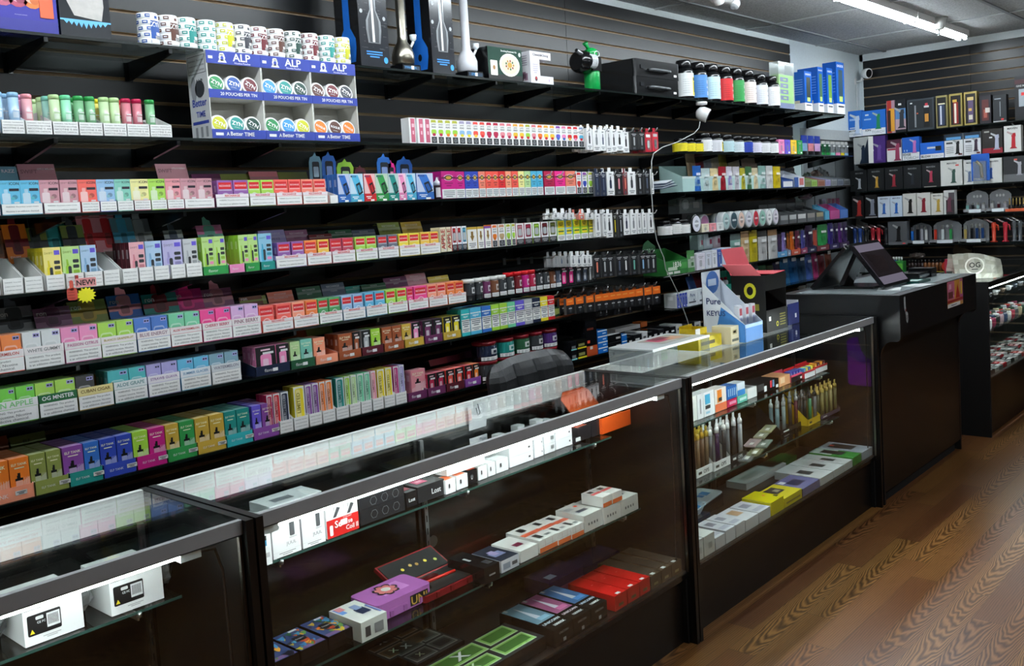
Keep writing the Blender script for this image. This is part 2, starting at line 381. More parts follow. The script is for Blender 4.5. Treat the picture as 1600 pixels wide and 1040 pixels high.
m = MB(); m.box(XB-.042, XB-.03, YR, YD-.05, 0, .1, 'black', 'gloss'); add('baseboard_back', m, kind='structure')

# ceiling strip lights: aisle row, plus unseen shop-floor row added as frontal fill
def strip_light(x0, y, tail, n):
    t = thing('strip_light', (x0, y, ZC), 'white fluorescent strip light %s' % tail, '', 'light', 'fluorescent strip lights')
    m = MB(); m.box(0, 1.2, -.05, .05, -.035, -.001, 'f4f4f4', 'gloss'); 
    for s in (-1, 1): m.box(0, 1.2, s*.05-.001, s*.05+.001, -.05, -.001, 'f4f4f4', 'gloss')
    add('housing', m, t)
    for s in (-1, 1):
        e = MB(); e.box(-.0, .02, s*.025-.012, s*.025+.012, -.075, -.035, 'white', 'gloss'); e.box(1.18, 1.2, s*.025-.012, s*.025+.012, -.075, -.035, 'white', 'gloss'); add('lamp_holder', e, t)
    for s in (-1, 1):
        e = MB(); Mx = Matrix.Translation((0, s*.025, -.058)) @ Matrix.Rotation(math.pi/2, 4, 'Y'); e.lathe([(.0125, .022), (.0125, 1.178)], 'white', seg=10, mat='tube_light', M=Mx); add('tube', e, t)
FX = [(6.98, 2.30, 'nearest the back wall'), (5.76, 2.30, 'over the aisle, second from the back wall'), (4.54, 2.30, 'over the aisle, third from the back wall'), (3.32, 2.30, 'over the aisle, fourth from the back wall'), (2.10, 2.30, 'over the aisle, fifth from the back wall'), (.88, 2.30, 'over the aisle, sixth from the back wall'), (-.34, 2.30, 'over the aisle, seventh from the back wall')]
FX += [(6.2-1.22*k, -.7, 'added unseen over the shop floor, %s from the back wall' % n) for k, n in enumerate(('first', 'second', 'third', 'fourth', 'fifth')) if k != 1]
for a in FX: strip_light(*a, 0)
def sprinkler():
    t = thing('ceiling_canopy', (7.40, 2.24, ZC), 'white round ceiling canopy beside the strip light near back wall', '', 'ceiling fitting')
    m = MB(); m.lathe([(.022, -.085), (.035, -.08), (.04, -.06), (.058, -.02), (.062, -.001)], 'silver', seg=20); add('canopy_cup', m, t)
    m = MB(); m.lathe([(.006, -.125), (.006, -.085)], 'grey', seg=8, mat='metal'); m.lathe([(.014, -.128), (.014, -.124)], 'grey', seg=10, mat='metal'); add('stem', m, t)
sprinkler()
t = thing('emergency_light', (5.15, 2.78, ZC), 'white twin-head emergency light on the ceiling by left wall', '', 'emergency light')
m = MB(); m.lathe([(.02, -.075), (.05, -.07), (.075, -.04), (.08, -.001)], 'white', seg=22, M=Matrix.Diagonal((1.5, 1, 1, 1))); add('body', m, t)
for s in (-1, 1):
    m = MB(); m.lathe([(.012, -.04), (.03, -.03), (.034, 0), (.028, .02)], 'white', seg=14, cols=['light grey', 'white', 'white'], M=Matrix.Translation((s*.10, -.03, -.065)) @ Matrix.Rotation(s*.6, 4, 'Y')); add('lamp_head', m, t)

# ---- shelves of the left wall: glass on black knife brackets
RZ = dict(r1=2.190, r2=1.882, r3=1.639, r4=1.404, r5=1.172, r6=1.017, r7=.785, q1=2.185, q2=1.867, q3=1.630, q4=1.372, q5=1.142, q7=.785)
SHN = dict(r1='on the top shelf', r2='on the second shelf', r3='on the third shelf', r4='on the fourth shelf', r5='on the fifth shelf', r6='on the sixth shelf', r7='on the lowest shelf',
           q1='at the far end of the top shelf', q2='on the far second shelf', q3='on the far third shelf', q4='on the far fourth shelf', q5='on the far fifth shelf', q7='on the far low shelf')
def wall_shelf(key, x0, x1, desc):
    z = RZ[key]
    t = thing('glass_shelf', (x0, YW, z), desc, '', 'shelf', 'glass shelves on the left wall')
    m = MB(); L = x1-x0; m.box(0, L, -.006, .295, -.010, -.001, 'white', 'shelf_glass', cols=None)
    m.box(0, L, -.0075, -.0055, -.010, -.001, '0c1514', 'gloss'); add('glass_pane', m, t)
    def br():
        b = MB(); b.prism([(0, 0)], 0, 0, 'black') if 0 else None
        pts = [(-.002, -.011), (.308, -.011), (.308, -.075), (.285, -.075), (-.002, -.026)]
        P = [(-.006, y, zz) for y, zz in pts]; Q = [(.006, y, zz) for y, zz in pts]
        b.face(P, '090a0b', 'gloss'); b.face(Q[::-1], '090a0b', 'gloss')
        for i in range(5): j = (i+1) % 5; b.face([P[j], P[i], Q[i], Q[j]], '090a0b', 'gloss')
        b.box(-.014, .014, .302, .3085, -.078, -.011, '090a0b', 'gloss'); return b.mesh('bracket')
    me = cached('bracket', br); x = 1.27-.41*8
    while x < x1:
        if x > x0+.02: add('bracket', me, t, (x-x0, 0, 0))
        x += .41
    return t
for k, a, b, d in (('r1', .2, 1.80, 'glass top shelf left of the tin rack'), ('r1', 2.49, 7.43, 'long glass top shelf holding pipes, cases and bottles'), ('r2', .2, 4.42, 'glass second shelf under the pouch rack'), ('r3', .2, 4.62, 'glass third shelf of bright vape boxes with white labels'),
                   ('r4', .2, 4.0, 'glass fourth shelf ending at hanging white cards'), ('r5', .2, 4.1, 'glass fifth shelf under the red topped boxes'), ('r6', .2, 3.78, 'glass sixth shelf ending at the colour block cartons'),
                   ('r7', .2, 5.25, 'lowest glass shelf running behind the office chair'), ('q2', 4.88, 7.56, 'far glass shelf of yellow and white jars'), ('q3', 4.86, 7.56, 'far glass shelf of upright foil pouches'),
                   ('q4', 4.66, 7.56, 'far glass shelf of round clear tubs'), ('q5', 4.66, 7.56, 'far glass shelf of tall snack pouches'), ('q7', 4.75, 7.56, 'far low glass shelf of blue white cartons')):
    if k == 'q7': RZ['q7'] = .935
    wall_shelf(k, a, b, d)

# ================================================================== item builders (local: x right, y into the shelf, z up; front at y=0)
rnd = random.Random(11)
def textbars(m, x0, x1, z0, z1, n, col, y=-.0009, fill=.8):
    h = (z1-z0)/n
    for i in range(n):
        w = (x1-x0)*(1 if i < n-1 else .6); c = (x0+x1)/2; m.fr(c-w/2, c+w/2, z1-h*(i+1)+h*.25, z1-h*i-h*.25, col, y)
WARN = ['WARNING: This product', 'contains nicotine. Nicotine', 'is an addictive chemical.']
def warn(m, x0, x1, z0, z1, lines=3, col='2a2a2e', y=-.0008):
    if lines == 4: L = ['WARNING: THIS PRODUCT', 'CONTAINS NICOTINE.', 'NICOTINE IS AN', 'ADDICTIVE CHEMICAL.']
    elif lines == 2: L = ['WARNING: This product contains nicotine.', 'Nicotine is an addictive chemical.']
    else: L = WARN
    h = (z1-z0)/len(L)
    for i, s in enumerate(L): m.text(s, x0, x1, z1-h*(i+1)+h*.2, z1-h*i-h*.12, col, y=y, bold=False)
def device(m, cx, z0, h, w, col, cap='black', y=-.0011, slim=False):
    m.rrect(cx-w/2, cx+w/2, z0, z0+h*.72, w*.28, col, y); m.fp([(cx-w*.3, z0+h*.70), (cx+w*.3, z0+h*.70), (cx+w*.22, z0+h*.84), (cx-w*.22, z0+h*.84)], cap, y-.0001)
    m.fp([(cx-w*.3, z0+h*.84), (cx+w*.1, z0+h*.84), (cx+w*.06, z0+h), (cx-w*.26, z0+h)], cap, y-.0001)
def style_icon(m, w, h, c):
    m.fr(0, w, 0, h, c); m.fr(0, w, 0, h*.22, dk(c, .35), -.0007)
    m.text('SWIFT', w*.05, w*.44, h*.86, h*.95, dk(c, .6), y=-.0009, bold=False); m.text('ICON', w*.48, w*.96, h*.84, h*.97, '22242c', y=-.0009)
    m.fr(w*.46, w*.94, h*.68, h*.76, '2a2430', -.0009)
    m.rrect(w*.1, w*.5, h*.12, h*.62, w*.07, lt(c, .55), -.0009); m.rrect(w*.2, w*.4, h*.62, h*.74, w*.03, lt(c, .35), -.0009)
    m.disc(w*.72, h*.5, w*.14, h*.07, dk(c, .45)); m.disc(w*.62, h*.46, w*.1, h*.05, mixc(c, 'green', .3), -.0010)
    m.text('7500', w*.6, w*.95, h*.03, h*.13, 'white', y=-.0010); m.fr(w*.66, w*.92, h*.26, h*.36, 'off white', -.0009)
def style_razz(m, w, h, c):
    m.fr(0, w, 0, h, c); m.fr(w*.08, w*.92, h*.66, h*.92, 'red', -.0007); m.text('RECHARGE', w*.13, w*.87, h*.70, h*.88, 'fbd9d9', y=-.0010)
    m.fr(w*.08, w*.92, h*.60, h*.65, lt(c, .4), -.0008)
    m.disc(w*.5, h*.33, w*.3, h*.19, lt(c, .55), -.0008); m.disc(w*.5, h*.32, w*.24, h*.15, dk(c, .3), -.0010)
    m.disc(w*.42, h*.27, w*.1, h*.06, mixc(c, 'red', .5), -.0012); m.disc(w*.6, h*.35, w*.08, h*.05, mixc(c, 'green', .4), -.0012)
def style_swift(m, w, h, c):
    m.fr(0, w, 0, h, lt(c, .25)); m.text('SWIFT', w*.06, w*.55, h*.76, h*.94, dk(c, .55), y=-.0009, bold=False); m.fr(w*.62, w*.94, h*.80, h*.92, 'violet', -.0008)
    m.rrect(w*.16, w*.44, h*.08, h*.5, w*.09, c, -.0009); m.fp([(w*.22, h*.5), (w*.36, h*.5), (w*.31, h*.66), (w*.22, h*.66)], dk(c, .15), -.0009); m.rrect(w*.30, w*.48, h*.12, h*.48, w*.07, 'charcoal', -.0012)
    for k in range(4): m.rrect(w*.58, w*.92, h*(.14+.14*k), h*(.23+.14*k), w*.05, ['pink', dk(c, .3), 'charcoal', 'charcoal'][k], -.0010)
def style_square(m, w, h, c, tag='600'):
    m.fr(0, w, 0, h, c); m.fr(0, w, 0, h*.0+h*.06, dk(c, .2), -.0007); m.fr(w*.58, w*.93, h*.84, h*.95, 'lavender' if C(c)[0] < .9 else 'blue', -.0009); m.fr(w*.62, w*.74, h*.87, h*.92, 'navy', -.0011); m.fr(w*.78, w*.89, h*.87, h*.92, 'navy', -.0011)
    m.rrect(w*.10, w*.80, h*.06, h*.70, w*.16, lt(c, .35), -.0009); m.rrect(w*.15, w*.75, h*.10, h*.65, w*.13, mixc(c, dk(c, .3), .4), -.0011)
    m.text('60O', w*.80, w*.97, h*.25, h*.70, lt(c, .75), y=-.0013, rot=True); m.text(rnd.choice(['RELX', 'OXBAR']) if 0 else '5%', w*.28, w*.48, h*.16, h*.25, lt(c, .8), y=-.0013)
def style_tank(m, w, h, c, c2=None):
    m.fr(0, w, 0, h, c); m.fp([(0, 0), (w, 0), (w, h*.5), (0, h*.25)], c2 or lt(c, .25), -.0007)
    m.text('ELF TANK', w*.1, w*.9, h*.80, h*.89, 'f0eecb', y=-.0010); m.fr(w*.25, w*.75, h*.74, h*.765, 'f0eecb', -.0009)
    m.fr(w*.24, w*.64, h*.44, h*.50, 'black', -.0011); m.fr(w*.34, w*.52, h*.50, h*.57, 'black', -.0011); m.fr(w*.38, w*.52, h*.57, h*.63, 'black', -.0011)
    m.rrect(w*.26, w*.62, h*.12, h*.44, w*.05, lt(c2 or c, .35), -.0010); m.fr(w*.72, w*.93, h*.08, h*.18, 'e8e6d8', -.0011)
    for k in range(3): m.fr(w*(.70+.09*k), w*(.72+.09*k), h*.22, h*.50, lt(c, .5), -.0009)
def style_slim(m, w, h, c):
    m.fr(0, w, 0, h, 'off white'); m.rrect(w*.12, w*.88, h*.03, h*.96, w*.2, c, -.0008); m.rrect(w*.18, w*.6, h*.05, h*.93, w*.15, lt(c, .3), -.0010)
    m.text('LIMITED', w*.22, w*.56, h*.32, h*.85, dk(c, .65), y=-.0012, rot=True); m.disc(w*.5, h*.1, w*.14, w*.14, lt(c, .6), -.0012)
def style_phone(m, w, h, c):
    m.fr(0, w, 0, h, lt(c, .55)); m.fr(0, w, 0, h*.28, dk(c, .2), -.0007); m.fp([(w*.1, h*.95), (w*.62, h*.95), (w*.95, h*.45), (w*.55, h*.2)], c, -.0008)
    m.fp([(w*.42, h*.62), (w*.72, h*.70), (w*.95, h*.32), (w*.62, h*.22)], '15161c', -.0012); m.fp([(w*.50, h*.56), (w*.68, h*.61), (w*.84, h*.36), (w*.66, h*.30)], dk(c, .4), -.0014)
    m.text('VAPE' if 0 else 'MODE', w*.08, w*.5, h*.86, h*.94, '2b2f6a', y=-.0010); textbars(m, w*.12, w*.6, h*.08, h*.2, 2, 'f0f0f0', -.0010); m.fr(w*.5, w*.8, h*.0, h*.07, 'white', -.0012)
def style_egg(m, w, h, c, dark=False):
    m.fr(0, w, 0, h, c); m.fr(0, w, 0, h*.34, 'off white', -.0007); textbars(m, w*.1, w*.9, h*.04, h*.30, 4, 'grey')
    m.disc(w*.5, h*.76, w*.36, h*.12, lt(c, .5), -.0008); m.disc(w*.5, h*.76, w*.28, h*.095, '3a2c22', -.0010); m.fr(0, w, h*.72, h*.79, dk(c, .75), -.0009); m.disc(w*.5, h*.76, w*.2, h*.06, 'gold', -.0012)
    textbars(m, w*.2, w*.8, h*.42, h*.60, 2, dk(c, .5))
def style_juice(m, w, h, c, c2=None):
    m.fr(0, w, 0, h, 'f6f4f2'); m.rrect(w*.14, w*.86, h*.78, h*.97, w*.12, mixc(c, 'red', .3), -.0008); m.rrect(w*.14, w*.86, h*.60, h*.86, w*.1, 'f6f4f2', -.0010)
    m.text('JUICE', w*.18, w*.82, h*.74, h*.82, '2a2a2a', y=-.0012); m.text('HEAD', w*.18, w*.82, h*.64, h*.72, '2a2a2a', y=-.0012)
    m.rrect(w*.14, w*.86, h*.38, h*.58, w*.18, c, -.0010); m.disc(w*.5, h*.37, w*.24, h*.065, c2 or dk(c, .2), -.0012)
    m.fr(w*.12, w*.88, h*.02, h*.28, '26282c', -.0008); m.disc(w*.5, h*.15, w*.24, h*.09, 'grey', -.0010); textbars(m, w*.28, w*.72, h*.10, h*.20, 2, '26282c', -.0012)
def style_plain(m, w, h, c):
    m.fr(0, w, 0, h, c); textbars(m, w*.18, w*.82, h*.68, h*.86, 2, dk(c, .5) if sum(C(c)) > .6 else lt(c, .5)); m.rrect(w*.3, w*.62, h*.2, h*.6, w*.08, mixc(c, 'grey', .6), -.0009); m.fr(w*.58, w*.9, h*.05, h*.16, 'white', -.0009)
def style_window(m, w, h, c):       # white box with a dark printed window
    m.fr(0, w, 0, h, 'f2f2f2'); m.fr(0, w, 0, h*.26, '202226', -.0007); textbars(m, w*.12, w*.88, h*.05, h*.22, 3, 'a8a8a8')
    m.rrect(w*.16, w*.84, h*.34, h*.94, w*.1, dk(c, .55), -.0009); m.rrect(w*.26, w*.74, h*.42, h*.74, w*.12, 'light grey', -.0011); m.fr(w*.24, w*.76, h*.82, h*.86, c, -.0011)
def style_gold(m, w, h, c):
    m.fr(0, w, 0, h, 'f4f2ec'); m.fr(0, w, h*.9, h, c, -.0007); m.fp([(w*.5, h*.35), (w*.72, h*.6), (w*.62, h*.6), (w*.62, h*.8), (w*.38, h*.8), (w*.38, h*.6), (w*.28, h*.6)], '8a6a2a', -.0009); textbars(m, w*.14, w*.86, h*.06, h*.3, 3, 'grey')
def style_dark(m, w, h, c):
    m.fr(0, w, 0, h, '121316'); m.rrect(w*.22, w*.78, h*.12, h*.72, w*.1, c, -.0009); m.rrect(w*.34, w*.62, h*.2, h*.55, w*.06, lt(c, .5), -.0011); textbars(m, w*.1, w*.9, h*.82, h*.94, 1, lt(c, .5)); m.fr(w*.35, w*.9, h*.72, h*.80, 'e8e8e8', -.0011)
def style_yellowtop(m, w, h, c):
    m.fr(0, w, 0, h, c); m.rrect(w*.1, w*.9, h*.62, h*.97, w*.06, 'f2dc18', -.0009); textbars(m, w*.2, w*.8, h*.7, h*.9, 3, '3a3410', -.0011); m.fr(0, w, 0, h*.27, 'f2f2f2', -.0008); textbars(m, w*.1, w*.9, h*.04, h*.22, 3, 'grey'); m.rrect(w*.15, w*.85, h*.30, h*.56, w*.1, 'yellow', -.0009); m.fr(w*.15, w*.85, h*.42, h*.48, 'dark green', -.0011)
def style_block(m, w, h, c):
    m.fr(0, w, 0, h, 'eeeeea')
    for a, b in ((.0, .13), (.62, .80), (.84, 1)): m.fr(0, w, h*a, h*b, c, -.0008)
    m.fr(0, w, h*.56, h*.585, '20242c', -.0009); textbars(m, w*.1, w*.9, h*.32, h*.54, 3, '70747a'); textbars(m, w*.1, w*.9, h*.15, h*.28, 2, '90949a'); m.text('vapor', w*.2, w*.8, h*.66, h*.76, 'f2f2f2', y=-.0011)
STY = dict(icon=style_icon, razz=style_razz, swift=style_swift, square=style_square, tank=style_tank, slim=style_slim, phone=style_phone, egg=style_egg, juice=style_juice, plain=style_plain, window=style_window, gold=style_gold, dark=style_dark, yellowtop=style_yellowtop, block=style_block)
def boxmesh(style, w, h, d, c, side=None):
    w = round(w, 3); h = round(h, 3); k = ('bx', style, w, h, d, c, side)
    def f():
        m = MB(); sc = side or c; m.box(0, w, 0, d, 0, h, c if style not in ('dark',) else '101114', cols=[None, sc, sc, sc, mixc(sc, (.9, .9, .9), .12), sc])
        STY[style](m, w, h, c)
        if style not in ('juice', 'slim', 'block', 'gold'):
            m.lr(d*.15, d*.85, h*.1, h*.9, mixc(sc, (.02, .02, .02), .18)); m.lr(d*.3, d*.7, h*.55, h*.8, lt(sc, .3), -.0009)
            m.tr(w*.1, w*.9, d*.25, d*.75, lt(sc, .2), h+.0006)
        return m.mesh('vape_box')
    return cached(k, f)
STN2 = dict(juice='white vape box with %s drop', window='white vape box with %s-edged dark window', gold='white emblem box with %s top edge', dark='black vape box with %s bottle picture')
def cname(c): return c if isinstance(c, str) and c in PAL else 'pale'
STN = dict(icon='vape box with thin lettering', razz='vape box with red top label', swift='vape box picturing a slim device', square='vape box with rounded square picture', tank='vape box with black-capped device', slim='tall slim vape box', phone='vape box with tilted screen picture',
           egg='vape box with black belt and badge', juice='white vape box with coloured drop', plain='small carton', window='white vape box with dark window print', gold='white box with gold emblem', dark='black vape box with bright bottle picture', yellowtop='vape box with yellow top label', block='colour block carton')
SHORTN = dict(juice='drop box', plain='carton', window='window box', gold='emblem box', dark='dark box', yellowtop='yellow-top box', block='block carton', slim='slim box', egg='badge box')
BN_ = dict(razz='red_label_box', square='square_device_box', tank='tank_box', slim='slim_vape_box', window='window_box', egg='badge_box', dark='dark_vape_box', swift='pod_box', plain='carton', block='block_carton', yellowtop='yellow_top_box', phone='screen_vape_box', gold='emblem_box')
def put_box(row, style, a, b, c, h, d=.028, deep=1, y0=.008, z0=.003, gname=None, side=None, what=None, where=None, X0=None, X1=None):
    z = RZ[row]; y = YW+y0
    x0 = SX(a, y, z+.03) if X0 is None else X0; x1 = SX(b, y, z+.03) if X1 is None else X1
    w = x1-x0-.0012; wh = where or SHN[row]
    me = boxmesh(style, w, h, d, lt(c, .06) if style in ('razz', 'icon', 'square') else c, side); cn = cname(c)
    for k in range(deep):
        o = bpy.data.objects.new(BN_.get(style, 'vape_box'), me); COLL.objects.link(o)
        o.location = (x0, y+k*(d+.0012), z+z0)
        ds = (STN2[style] % cn) if style in STN2 and not what else cn+' '+(what or STN[style]); sh = 'the %s %s' % (cn, SHORTN.get(style, 'box'))
        if k == 0: reg(o, ds, wh, 'vape box' if style not in ('plain', 'block') else 'box', gname or (STN[style]+' '+wh), sh)
        else:
            T_ = dict(o=o, d='%s box in the %s row back' % (cn, ordn(k)), w=wh, c='vape box', g='vape boxes lined up behind %s' % wh[3:], s=sh, p=x0+.0001*k); THINGS.append(T_)
    return x0, x1
def tray(row, a, b, c, hf=.044, hb=.085, d=.2, band=None, title=None, tc='red', lid=None, label='white', lines=3, where=None, y0=0.0, what=None, lab_h=None):
    """open-topped display carton: low printed front, sloping sides, optional raised lid at the back"""
    z = RZ[row]; x0 = SX(a, YW+y0, z+.01); x1 = SX(b, YW+y0, z+.01); w = x1-x0-.001
    wh = where or SHN[row]; cn = cname(c)
    o = thing('display_tray', (x0, YW+y0, z+.0005), '%s display tray' % cn if not what else what, wh, 'display tray', 'display trays '+wh, short='the %s tray' % cn)
    lh = lab_h or hf
    def f():
        m = MB(); ic = lt(c, .5) if cn != 'white' else C('e8e8e8')
        m.box(0, w, 0, .0015, 0, hf, c); m.box(0, w, d-.0015, d, 0, hb, ic)
        m.box(.0015, w-.0015, .0015, d-.0015, 0, .002, ic)
        for s in (0, 1):
            X = (0, .0015) if s == 0 else (w-.0015, w)
            P = [(0, 0), (d, 0), (d, hb), (d*.55, hb), (0, hf)]
            A = [(X[0], y, zz) for y, zz in P]; B = [(X[1], y, zz) for y, zz in P]
            m.face(A[::-1], c); m.face(B, c)
            for i in range(5): j = (i+1) % 5; m.face([A[i], A[j], B[j], B[i]], ic)
        if label:
            m.fr(.0015, w-.0015, .002, lh-.001, 'f4f4f2', -.0005)
            if label == 'white': warn(m, w*.1, w*.9, lh*.12, lh*.88, lines)
            if label == 'warn4': warn(m, w*.06, w*.94, lh*.08, lh*.92, 4)
        elif label is None:
            m.text('ELF TANK' if hf > .04 else 'flavor', w*.18, w*.6, hf*.3, hf*.65, lt(c, .6), y=-.0008)
        if band:
            z0_, z1_ = lh, hf; m.fr(0, w, z0_, z1_, band, -.0005)
            if title: m.text(title, w*.08, w*.92, z0_+(z1_-z0_)*.2, z0_+(z1_-z0_)*.85, tc, y=-.0010)
        return m.mesh('tray_body')
    add('tray_body', cached(('tray', round(w, 3), c, hf, hb, d, band, title, lid is None, label, lines), f), o)
    if lid:
        lc, lz, lh2, tilt, txt = lid
        m = MB(); Mx = Matrix.Translation((0, d-.002, hb)) @ Matrix.Rotation(-tilt, 4, 'X')
        Mx = Matrix.Translation((0, d-.002, 0)) @ Matrix.Translation((0, 0, hb)) @ Matrix.Rotation(tilt, 4, 'X')
        m.box(.001, w-.001, -.0012, 0, 0, lz+lh2, lc, M=Mx)
        U = (Mx.to_3x3() @ Vector((1, 0, 0))); V = (Mx.to_3x3() @ Vector((0, 0, 1))); Nn = Mx.to_3x3() @ Vector((0, -1, 0)); O = Mx @ Vector((0, -.0012, 0))+Nn*.0006
        for (s, fx0, fx1, fz0, fz1, cc) in (txt or []): m.text(s, w*fx0, w*fx1, lz+lh2*fz0, lz+lh2*fz1, cc, O=O, U=U, V=V)
        add('lid', m, o, label='%s raised lid' % cname(lc))
    return o, x0, x1
def lid_panel(row, a, b, pt, pb, c, txt=(), yb=.203, tilt=0.25, shape=None, desc='raised card lid', c2=None):
    """raised lid panel standing at the back of the trays"""
    z = RZ[row]; y = YW+yb; x0 = SX(a, y, z+.1); x1 = SX(b, y, z+.1); xm = (a+b)/2
    zt = ZY(xm, pt, y); zb = z+.087; w = x1-x0; hh = max(.03, zt-zb)
    m = MB(); Mx = Matrix.Rotation(tilt, 4, 'X')
    # the panel folds up from the tray rim and leans back
    Mx = Matrix.Rotation(-tilt*.0, 4, 'X')
    m.box(.0008, w-.0008, 0, .0014, 0, hh, c, M=Mx, cols=[None]*6)
    m.box(.0008, w-.0008, .0014, .03, hh-.0014, hh, dk(c, .2))
    if c2: m.fr(.001, w-.001, hh*.42, hh*.62, c2, -.0007)
    for (s, fx0, fx1, fz0, fz1, cc) in txt: m.text(s, w*fx0, w*fx1, hh*fz0, hh*fz1, cc)
    if shape == 'device': 
        m.prism([(w*.30, hh), (w*.62, hh), (w*.60, hh+.018), (w*.5, hh+.022), (w*.42, hh+.035), (w*.34, hh+.03)], 0, .0014, c2 or lt(c, .3)); m.rrect(w*.28, w*.70, hh*.22, hh*.98, w*.1, c2 or lt(c, .3), -.0008); m.rrect(w*.36, w*.62, hh*.3, hh*.6, w*.06, dk(c2 or c, .5), -.0011)
    return m, (x0, y, zb)

# ================================================================== left wall merchandise
TR = {}; LIDN = [0]
def T(row, a, b, c, *k, **kw):
    o, x0, x1 = tray(row, a, b, c, *k, **kw); TR.setdefault(row, []).append((x0, x1, o)); return o
def LID(row, a, b, pt, c, txt=(), yb=.203, shape=None, c2=None):
    LIDN[0] += 1; yb += .006*(LIDN[0] % 3)
    m, loc = lid_panel(row, a, b, pt, None, c, txt, yb, shape=shape, c2=c2)
    xm = loc[0]+.03; best = min(TR[row], key=lambda t: abs((t[0]+t[1])/2-xm)); o = best[2]
    l = add('raised_lid', m, o, (loc[0]-o.location[0], loc[1]-o.location[1], loc[2]-o.location[2]), label='%s raised lid' % cname(c)); l.rotation_euler = (-.32, 0, 0)
def boxes(row, style, items, h, **kw):
    for it in items:
        a, b, c = it[:3]; put_box(row, style, a, b, c, h, **kw)

# ---------------- second shelf: slim tubes in white trays
for a, b in zip([-34, 3, 41, 83, 124, 162, 199, 235], [1, 40, 83, 124, 162, 199, 235, 270]):
    T('r2', a, b, 'white', .040, .078, .19, label='warn4', what='white warning-label tray of slim tubes')
def vape_tube(row, pc, c, dy=.012, short=False):
    z = RZ[row]; y = YW+dy+.016; x = SX(pc, y, z+.06); r = .0155
    t = thing('vape_tube', (x, y, z+.003), '%s slim vape tube' % c, 'in the second shelf trays', 'vape tube', 'slim vape tubes on the second shelf', short='the %s tube' % c)
    def bd():
        m = MB(); m.lathe([(r, 0), (r, .106)], mixc(c, 'white', .25), seg=14, cols=[mixc(c, 'white', .2)]); m.lathe([(r*.55, .06), (r*.75, .085), (r*.5, .1)], lt(c, .7), seg=10)
        m.arc(r+.0006, -30, 30, .045, .062, lt(c, .6)); m.arc(r+.0006, -24, 40, .066, .07, lt(c, .8)); return m.mesh('tube_body')
    add('tube_body', cached(('vt', c), bd), t)
    def cp():
        m = MB(); m.lathe([(r*1.04, .106), (r*1.04, .118), (r*.9, .121)], c, seg=14); return m.mesh('cap')
    add('cap', cached(('vtc', c), cp), t)
for pc, c, dy in [(-4, 'ice blue', .0), (22, 'ice blue', 0), (6, 'ice blue', .04), (31, 'pink', .05), (43, 'rose', .02), (57, 'pale green', .12), (67, 'pale green', .07), (75, 'aqua', .04), (86, 'pale green', 0), (104, 'mint', 0), (95, 'lime', .05), (113, 'green', .05), (124, 'green', 0), (141.5, 'green', 0), (150, 'yellow', .05), (163.5, 'pale green', 0), (180, 'pale green', 0), (187, 'red', .05), (198, 'cherry', 0), (215, 'cherry', 0), (235, 'green', 0)]:
    vape_tube('r2', pc, c, dy)

